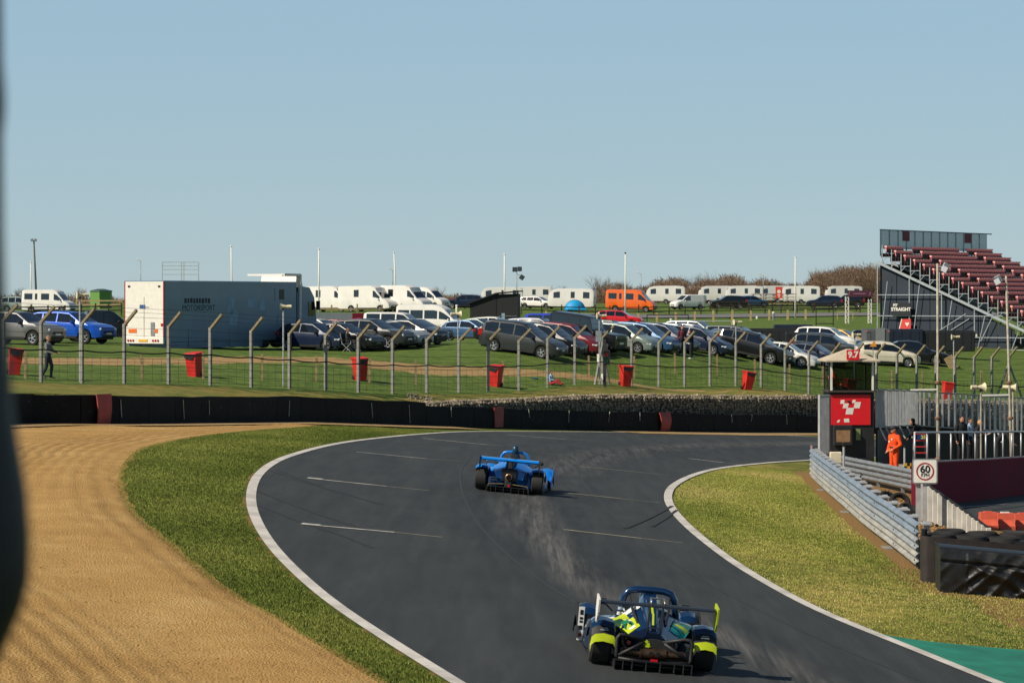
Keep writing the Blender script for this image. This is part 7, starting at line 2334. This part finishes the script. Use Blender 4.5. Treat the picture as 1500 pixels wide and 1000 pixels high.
def person(label, loc, yaw, pose, top, bottom, hair='3a2a1e', shoe='1d1c1c', cap=None, sc=1.0, stripes=False, legs_same=False, tilt=0):
    J = skeleton(pose)
    t = thing('person', label, 'person', loc, R(yaw))
    t.scale = (sc, sc, sc)
    mb = MB()
    caps = []
    def limb(a, b, r0, r1, lab):
        a, b = J[a] if isinstance(a, str) else a, J[b] if isinstance(b, str) else b
        d = (b - a).normalized()
        mb.tube([a - d * r0 * .8, a - d * r0 * .4, a, a.lerp(b, .35), a.lerp(b, .7), b, b + d * r1 * .5, b + d * r1 * .85], [r0 * .4, r0 * .88, r0, r0 * 1.03 + (r1 - r0) * .25, r0 + (r1 - r0) * .75, r1, r1 * .85, r1 * .4], 12)
        caps.append((a, b, (r0 + r1) / 2, lab))
    # trunk: elliptical rings from hips to neck
    ring = []
    trunk = [('pel', -.06, .145, .115), ('pel', .03, .165, .12), ('waist', 0, .155, .115), ('chest', -.06, .175, .125), ('chest', .06, .185, .125), ('neck', -.07, .15, .1), ('neck', -.02, .08, .075)]
    up_all = (J['neck'] - J['pel']).normalized()
    for nm, dz, ry, rx in trunk:
        c = J[nm] + up_all * dz
        fx = Vector((1, 0, 0)); fx = (fx - up_all * fx.dot(up_all)).normalized()
        ring.append([c + Vector((0, 1, 0)) * ry * math.cos(a) + fx * rx * math.sin(a) for a in np.linspace(0, 2 * math.pi, 17)[:-1]])
    mb.loft(ring)
    caps.append((J['waist'], J['neck'] - up_all * .05, .15, 'top')); caps.append((J['pel'] - up_all * .05, J['pel'] + up_all * .06, .16, 'bottom'))
    limb('neck', J['neck'].lerp(J['head'], .7), .06, .055, 'skin')
    for k in 'lr':
        limb('sh' + k, 'el' + k, .075, .055, 'top'); limb('el' + k, 'wr' + k, .055, .04, 'top')
        limb('hp' + k, 'kn' + k, .1, .075, 'bottom'); limb('kn' + k, 'an' + k, .072, .052, 'bottom')
        limb(J['an' + k] + Vector((-.03, 0, -.02)), 'to' + k, .05, .042, 'shoe')
    # head
    H = J['head']
    hr = []
    for zz, ry, rx, ox in ((-.115, .03, .03, .03), (-.1, .05, .06, .02), (-.06, .066, .082, .008), (0, .075, .094, 0), (.05, .074, .094, -.004), (.09, .058, .075, -.006), (.115, .03, .04, -.008), (.122, .008, .01, -.008)):
        hr.append([H + Vector((ox + rx * math.sin(a), ry * math.cos(a), zz)) for a in np.linspace(0, 2 * math.pi, 15)[:-1]])
    mb.loft(hr)
    caps.append((H - Vector((0, 0, .05)), H + Vector((0, 0, .05)), .085, 'skin'))
    me = mb.mesh('body', SKIN)
    tmp = bpy.data.objects.new('tmp', me); COL.objects.link(tmp)
    md = tmp.modifiers.new('r', 'REMESH'); md.mode = 'VOXEL'; md.voxel_size = .02
    m2 = tmp.modifiers.new('s', 'SMOOTH'); m2.iterations = 3; m2.factor = .5
    dg = bpy.context.evaluated_depsgraph_get()
    out = bpy.data.meshes.new_from_object(tmp.evaluated_get(dg))
    bpy.data.objects.remove(tmp); bpy.data.meshes.remove(me)
    vs = [tuple(v.co) for v in out.vertices]; fs = [tuple(p.vertices) for p in out.polygons]
    cen = np.array([tuple(p.center) for p in out.polygons])
    best = np.full(len(cen), 1e9); lab = np.zeros(len(cen), int)
    names = ['skin', 'top', 'bottom', 'shoe']
    for a, b, r, l in caps:
        A_, B_ = np.array(a), np.array(b); d = B_ - A_; tt = np.clip(((cen - A_) @ d) / max(1e-9, d @ d), 0, 1)
        dist = np.linalg.norm(cen - (A_ + tt[:, None] * d), axis=1) - r
        m_ = dist < best; best[m_] = dist[m_]; lab[m_] = names.index(l)
    full = MB(); full.v, full.f, full.m = vs, fs, [int(q) for q in lab]
    # hands: palm, four bent fingers of different length, thumb
    for k, s in (('l', 1), ('r', -1)):
        w, e = J['wr' + k], J['el' + k]
        d = (w - e).normalized(); side = Vector((0, -s, 0)); side = (side - d * side.dot(d)).normalized(); nrm = d.cross(side)
        full.loft([[w + d * x + side * sy * wy + nrm * sz * .013 for sy, sz in ((-1, -1), (1, -1), (1, 1), (-1, 1))] for x, wy in ((-.01, .025), (.03, .038), (.085, .042))], 0)
        for q, (off, L) in enumerate(((-.03, .062), (-.01, .075), (.01, .07), (.03, .055))):
            a = w + d * .08 + side * off
            full.tube([a, a + d * L * .5 - nrm * .008 * s, a + d * L * .85 - nrm * .03 * s], [.0095, .009, .007], 6, 0)
        a = w + d * .025 + side * .036
        full.tube([a, a + d * .03 + side * .025, a + d * .065 + side * .03], [.011, .01, .008], 6, 0)
    # face
    full.lathe([(.014, -.02), (.012, 0), (.005, .022)], 6, 0, c=(H.x + .095, 0, H.z - .01))
    for s in (-1, 1):
        full.lathe([(.004, -.006), (.009, 0), (.004, .006)], 6, 4, c=(H.x + .086, s * .03, H.z + .02))
        full.box((H.x - .01, s * .077, H.z), (.035, .014, .055), 0, None, .006)
    full.box((H.x + .086, 0, H.z - .055), (.012, .04, .008), 5)
    full.build('body', [SKIN, cloth(top), cloth(bottom), cloth(shoe), EYE, M('lips', '8a4a40', .6)], t, smooth='all', fix=False)
    hm = MB()
    rows = []
    for zz, ry, rx in ((-.05, .079, .06), (.0, .082, .1), (.05, .08, .1), (.095, .063, .08), (.122, .034, .045), (.13, .006, .008)):
        rows.append([H + Vector((-.012 + (rx * math.sin(a) if math.sin(a) < .2 else rx * math.sin(a) * (.25 if zz < .04 else .9)), ry * math.cos(a), zz)) for a in np.linspace(0, 2 * math.pi, 17)[:-1]])
    hm.loft(rows)
    hm.build('hair', M('hair_' + hair, hair, .8, var=.2, scale=30), t, smooth='all')
    if cap:
        c = MB()
        c.loft([[H + Vector((-.005 + .104 * sc_ * math.sin(a), .088 * sc_ * math.cos(a), zz)) for a in np.linspace(0, 2 * math.pi, 17)[:-1]] for zz, sc_ in ((.045, 1.0), (.08, .98), (.115, .8), (.138, .45), (.142, .05))])
        c.loft([[H + Vector((.06 + x, y, .045 + z)) for x, y in ((0, -.07), (.09, -.055), (.12, 0), (.09, .055), (0, .07))] for z in (0, .012)])
        c.build('cap', cloth(cap), t, smooth='all')
    return t, J

def on_T(px, s):
    X, Y = (px - 750) / s, F / s
    return Vector((X, Y, Tz(X, Y) + .02))
person('man in grey jumper and dark jeans walking along the fence', park(70, 36.2) + Vector((0, 0, .01)), -12, 'walk', '6c6c70', '1f2a3c', hair='8a6a52', shoe='4a453e', sc=1.0)
mt, mj = person('marshal in orange overalls and dark cap standing by the steel barrier', on_T(1310, 42.0), 205, 'marshal', 'e04a0c', 'e04a0c', hair='2a241e', shoe='222222', cap='2c3036', sc=.99)
mt.scale = (1.2, 1.2, 1.03)
bl = MB(); bl.lathe([(.158, -.025), (.166, 0), (.158, .025)], 18, caps=False)
for i_, v_ in enumerate(bl.v): bl.v[i_] = (v_[0] * .8, v_[1] * 1.07, v_[2] + 1.03)
bl.build('belt', BLACK_PL, mt)
for x, y, z in ((.13, .08, 1.3), (.125, -.08, 1.22)):
    q = MB(); q.box((x, y, z), (.012, .06, .05)); q.build('badge', WHITE_P, mt)
for s in (-1, 1):
    q = MB(); q.lathe([(.078, -.025), (.08, .025)], 12, c=(0, s * .115, .3), caps=False); q.build('reflective_band', M('reflective_band', 'c9c5b8', .4), mt)
hut_p = hb + Vector((-.62, .45, zy(573) + .06))
person('marshal in orange jacket with dark hair seated inside the marshal post', hut_p + Vector((0, 0, -.48)), -35, 'sit', 'dd4d10', '272a33', hair='16130f')
base = .42
for px, s, yaw, pose, top, bot, hair, lb, sc in ((1408, 39.2, -60, 'stand', '15171b', '15161a', '2b1d14', 'dark haired person in black jacket standing at the catch fence', 1.04), (1420, 38.6, -30, 'stand', '8fa0b8', '191b20', '1a1512', 'person in pale blue shirt with black straps beside the catch fence', 1.0),
                                                (1433, 39.6, -25, 'read', '17191d', '1c1d21', 'b48a5c', 'fair haired man in black shirt reading a sheet of paper', 1.0), (1461, 38.8, -20, 'bend', '16181b', '18191c', '1a1714', 'person in black leaning on the catch fence', 1.02), (1357, 39.2, 172, 'bend', '17181b', '1b1c20', '1d1712', 'person in black bending over beside the step ladder', 1.05)):
    p = on_T(px, s); p.z += base
    person(lb, p, yaw, pose, top, bot, hair=hair, sc=sc)
    b = MB(); b.box((0, 0, -.15), (.8, .8, .62)); 
# concrete walkway they stand on
wp = [on_T(1325, 41.0), on_T(1400, 39.3), on_T(1470, 39.0), on_T(1600, 38.4)]
C = spline([Vector((p.x, p.y, 0)) for p in wp], .8)
mb = MB()
rows = []
for i, p in enumerate(C):
    d = C[min(i + 1, len(C) - 1)] - C[max(i - 1, 0)]; d.normalize(); n = Vector((d.y, -d.x, 0)); z = Tz(p.x, p.y)
    rows.append([p + n * 1.2 + Vector((0, 0, z - .2)), p + n * 1.2 + Vector((0, 0, z + base + .01)), p - n * 1.1 + Vector((0, 0, z + base + .01)), p - n * 1.1 + Vector((0, 0, z - .2))])
mb.loft(rows); struct(mb.build('pit_walkway', CONCRETE, None))
# the sheet of paper
pp = on_T(1433, 39.6); pp.z += base
t = thing('paper_sheet', 'white sheet of paper held by the fair haired man', 'paper', pp + Vector((.32, -.16, 1.2)), R(-25)); t.rotation_euler = (R(10), R(-25), R(-25))
mb = MB(); mb.box((.08, 0, 0), (.3, .22, .004)); mb.build('sheet', WHITE_P, t)
mb = MB(); mb.box((-.05, 0, .006), (.03, .1, .008)); mb.build('clip', GALV_D, t)
# people in the paddock, two in folding chairs
def camp_chair(loc, yaw, label):
    t = thing('camping_chair', label, 'chair', loc, R(yaw))
    mb = MB(); mb.box((0, 0, .42), (.5, .5, .03)); mb.build('seat', cloth('1d2126'), t)
    mb = MB(); mb.box((-.28, 0, .72), (.03, .5, .55), 0, Matrix.Rotation(-.2, 3, 'Y')); mb.build('backrest', cloth('1d2126'), t)
    for s in (-1, 1):
        for a, b in (((.25, s * .26, 0), (-.25, s * .26, .45)), ((-.25, s * .26, 0), (.25, s * .26, .45)), ((-.25, s * .26, .4), (-.36, s * .26, 1.0)), ((.25, s * .26, .4), (.25, s * .26, .62))):
            q = MB(); q.tube([a, b], .014, 6); q.build('frame_tube', GALV, t)
        q = MB(); q.box((-.02, s * .26, .63), (.55, .06, .03)); q.build('armrest', BLACK_PL, t)
for px, s, yaw, top, hair, lb, lc in ((496, 27.0, -15, '1c1d20', '9a6a48', 'person in dark clothes sitting in a camping chair by the black estate', 'camping chair beside the dark navy hatchback'), (510, 27.3, -18, '202126', '6e4a34', 'person with pale shoes sitting in a camping chair behind the fence', 'camping chair nearest the black estate bumper')):
    p = park(px, s)
    camp_chair(p, yaw, lc)
    person(lb, p + Vector((.0, 0, .0)), yaw, 'sit', top, '23262e', hair=hair, shoe='d8d5cc')
person('child in pale blue jacket and red trousers sitting on the grass', park(808, 29.6), -30, 'ground', '8fb4cc', '8e1f26', hair='3a2a22', shoe='7a1c22', sc=.78)
person('person in dark red top standing between the parked cars', park(999, 25.0), -70, 'stand', '5a2430', '1c2029', hair='2a201a', shoe='d0cdc6')
person('person in black with pale shoes standing by the open tailgate', park(1013, 25.2), 160, 'read', '16181c', '17181c', hair='1d1814', shoe='d0cdc6')
# ------------------------------------------------------------------ fine ground cover
def blades(name, n, sample, hgt, mats):
    """short grass blades scattered as one mass"""
    X, Y = sample(n)
    Z = T(X, Y)
    n = len(X)
    a = rng.uniform(0, math.pi, n); h = rng.uniform(hgt[0], hgt[1], n); w = rng.uniform(.006, .015, n)
    lx = rng.normal(0, .35, n) * h; ly = rng.normal(0, .35, n) * h
    v = np.zeros((n, 3, 3))
    v[:, 0] = np.c_[X - np.cos(a) * w, Y - np.sin(a) * w, Z - .01]; v[:, 1] = np.c_[X + np.cos(a) * w, Y + np.sin(a) * w, Z - .01]; v[:, 2] = np.c_[X + lx, Y + ly, Z + h]
    me = bpy.data.meshes.new(name)
    me.vertices.add(n * 3); me.vertices.foreach_set('co', v.reshape(-1).astype(np.float32))
    me.loops.add(n * 3); me.loops.foreach_set('vertex_index', np.arange(n * 3, dtype=np.int32))
    me.polygons.add(n); me.polygons.foreach_set('loop_start', np.arange(0, n * 3, 3, dtype=np.int32))
    for m_ in mats: me.materials.append(m_)
    pick = np.array([mnoise.noise((x * .3, y * .16, 2)) for x, y in zip(X, Y)]) * .7 + rng.normal(0, .32, n)
    k = len(mats)
    idx = np.clip(((pick + .7) / 1.4 * k).astype(int), 0, k - 1)
    me.polygons.foreach_set('material_index', idx.astype(np.int32))
    me.update(); me.validate()
    return stuff(link(name, me))
def blade_mat(name, c): return M(name, c, .8, var=.2, scale=2, spec=.2)
GM = [blade_mat('blade_dark', '47551f'), blade_mat('blade_mid', '636f2c'), blade_mat('blade_light', '80843f'), blade_mat('blade_straw', 'a4935a')]
def s_verge(n):
    Y = rng.uniform(34, 122, n); x0 = Xg(Y) - .15; x1 = Xo(Y) - .12
    X = x0 + (x1 - x0) * rng.uniform(0, 1, n)
    k = (x1 > x0) & (Y < Ywall(X) - .2); return X[k], Y[k]
def s_inner(n):
    Y = rng.uniform(44, 104, n); x0 = Xi(Y) + .1; x1 = np.where(Y > 60, Xrail(Y) - .35, 13.0)
    X = x0 + (x1 - x0) * rng.uniform(0, 1, n)
    gyy = np.interp(X, [p.x for p in gp], [p.y for p in gp])
    k = (x1 > x0) & (Y > gyy + .1); return X[k], Y[k]
blades('verge_grass', 260000, s_verge, (.015, .042), GM[:3])
blades('infield_grass', 230000, s_inner, (.012, .036), [blade_mat('infield_dark', '566628'), blade_mat('infield_mid', '7b8738'), blade_mat('infield_light', '979a4a'), blade_mat('infield_straw', 'b2a268')])
# straggling tufts where grass gives way to gravel
def s_edge(n):
    Y = rng.uniform(34, 116, n); X = Xg(Y) + rng.normal(.08, .13, n); return X, Y
blades('edge_tufts', 14000, s_edge, (.015, .05), GM[:3])
# loose stones on the gravel and along the verge
mbv = []
n = 15000
Y = rng.uniform(34, 112, n); X = Xg(Y) - np.abs(rng.gamma(1.6, 2.6, n)) + .25
k = (X > -22) & (Y < Ywall(X) - .3); X, Y = X[k], Y[k]; Z = T(X, Y) + .02; n = len(X)
r = rng.uniform(.006, .02, n)
dirs = np.array([(1, 0, 0), (-.5, .86, 0), (-.5, -.86, 0), (0, 0, .8)])
v = np.c_[X, Y, Z][:, None, :] + dirs[None] * r[:, None, None] * rng.uniform(.7, 1.3, (n, 4, 1))
base_i = (np.arange(n) * 4)[:, None]
f = np.concatenate([base_i + np.array(q) for q in ((0, 1, 3), (1, 2, 3), (2, 0, 3))], 0)
me = bpy.data.meshes.new('loose_stones'); me.from_pydata(v.reshape(-1, 3).tolist(), [], f.tolist())
for m_ in (M('pebble_pale', 'c4a468', .85, var=.2), M('pebble_brown', '8a6a3a', .85, var=.25)): me.materials.append(m_)
me.polygons.foreach_set('material_index', (rng.uniform(0, 1, len(f)) > .55).astype(np.int32)); me.update()
stuff(link('loose_stones', me))

# ------------------------------------------------------------------ padded post close to the camera
dpp = 2.7
edge_px = [(-260, 0), (-120, 2), (0, 3), (90, 4), (140, 8), (165, 8), (200, 4), (330, 5), (430, 8), (520, 14), (600, 21), (650, 28), (720, 40), (790, 45), (850, 43), (890, 33), (925, 18), (960, 2), (1010, -18), (1100, -40), (1400, -60), (3100, -60)]
fpst = thing('padded_post', 'dark padded post beside the camera, out of focus', 'post', ((-40 - 750) / F * dpp, dpp, Tz((-750) / F * dpp, dpp)))
f0_ = Vector(fpst.location)
rows = []
for y, x in edge_px:
    z = CZ - (y - YH) / F * dpp
    if z < f0_.z: z = f0_.z - .1
    xr = (x - 750) / F * dpp; xl = (-190 - 750) / F * dpp
    c = (xr + xl) / 2; w = (xr - xl) / 2
    rows.append([Vector((c + w * math.cos(a), dpp + .05 * math.sin(a), z)) - f0_ for a in np.linspace(0, 2 * math.pi, 17)[:-1]])
mb = MB(); mb.loft(rows[::-1]); mb.build('padding', M('navy_vinyl', '0b1420', .5, var=.2, scale=3), fpst, smooth='all')
mb = MB(); mb.tube([(-.06, .0, -.2), (-.06, 0, 2.4)], .02, 10); mb.build('core_pole', GALV_D, fpst)
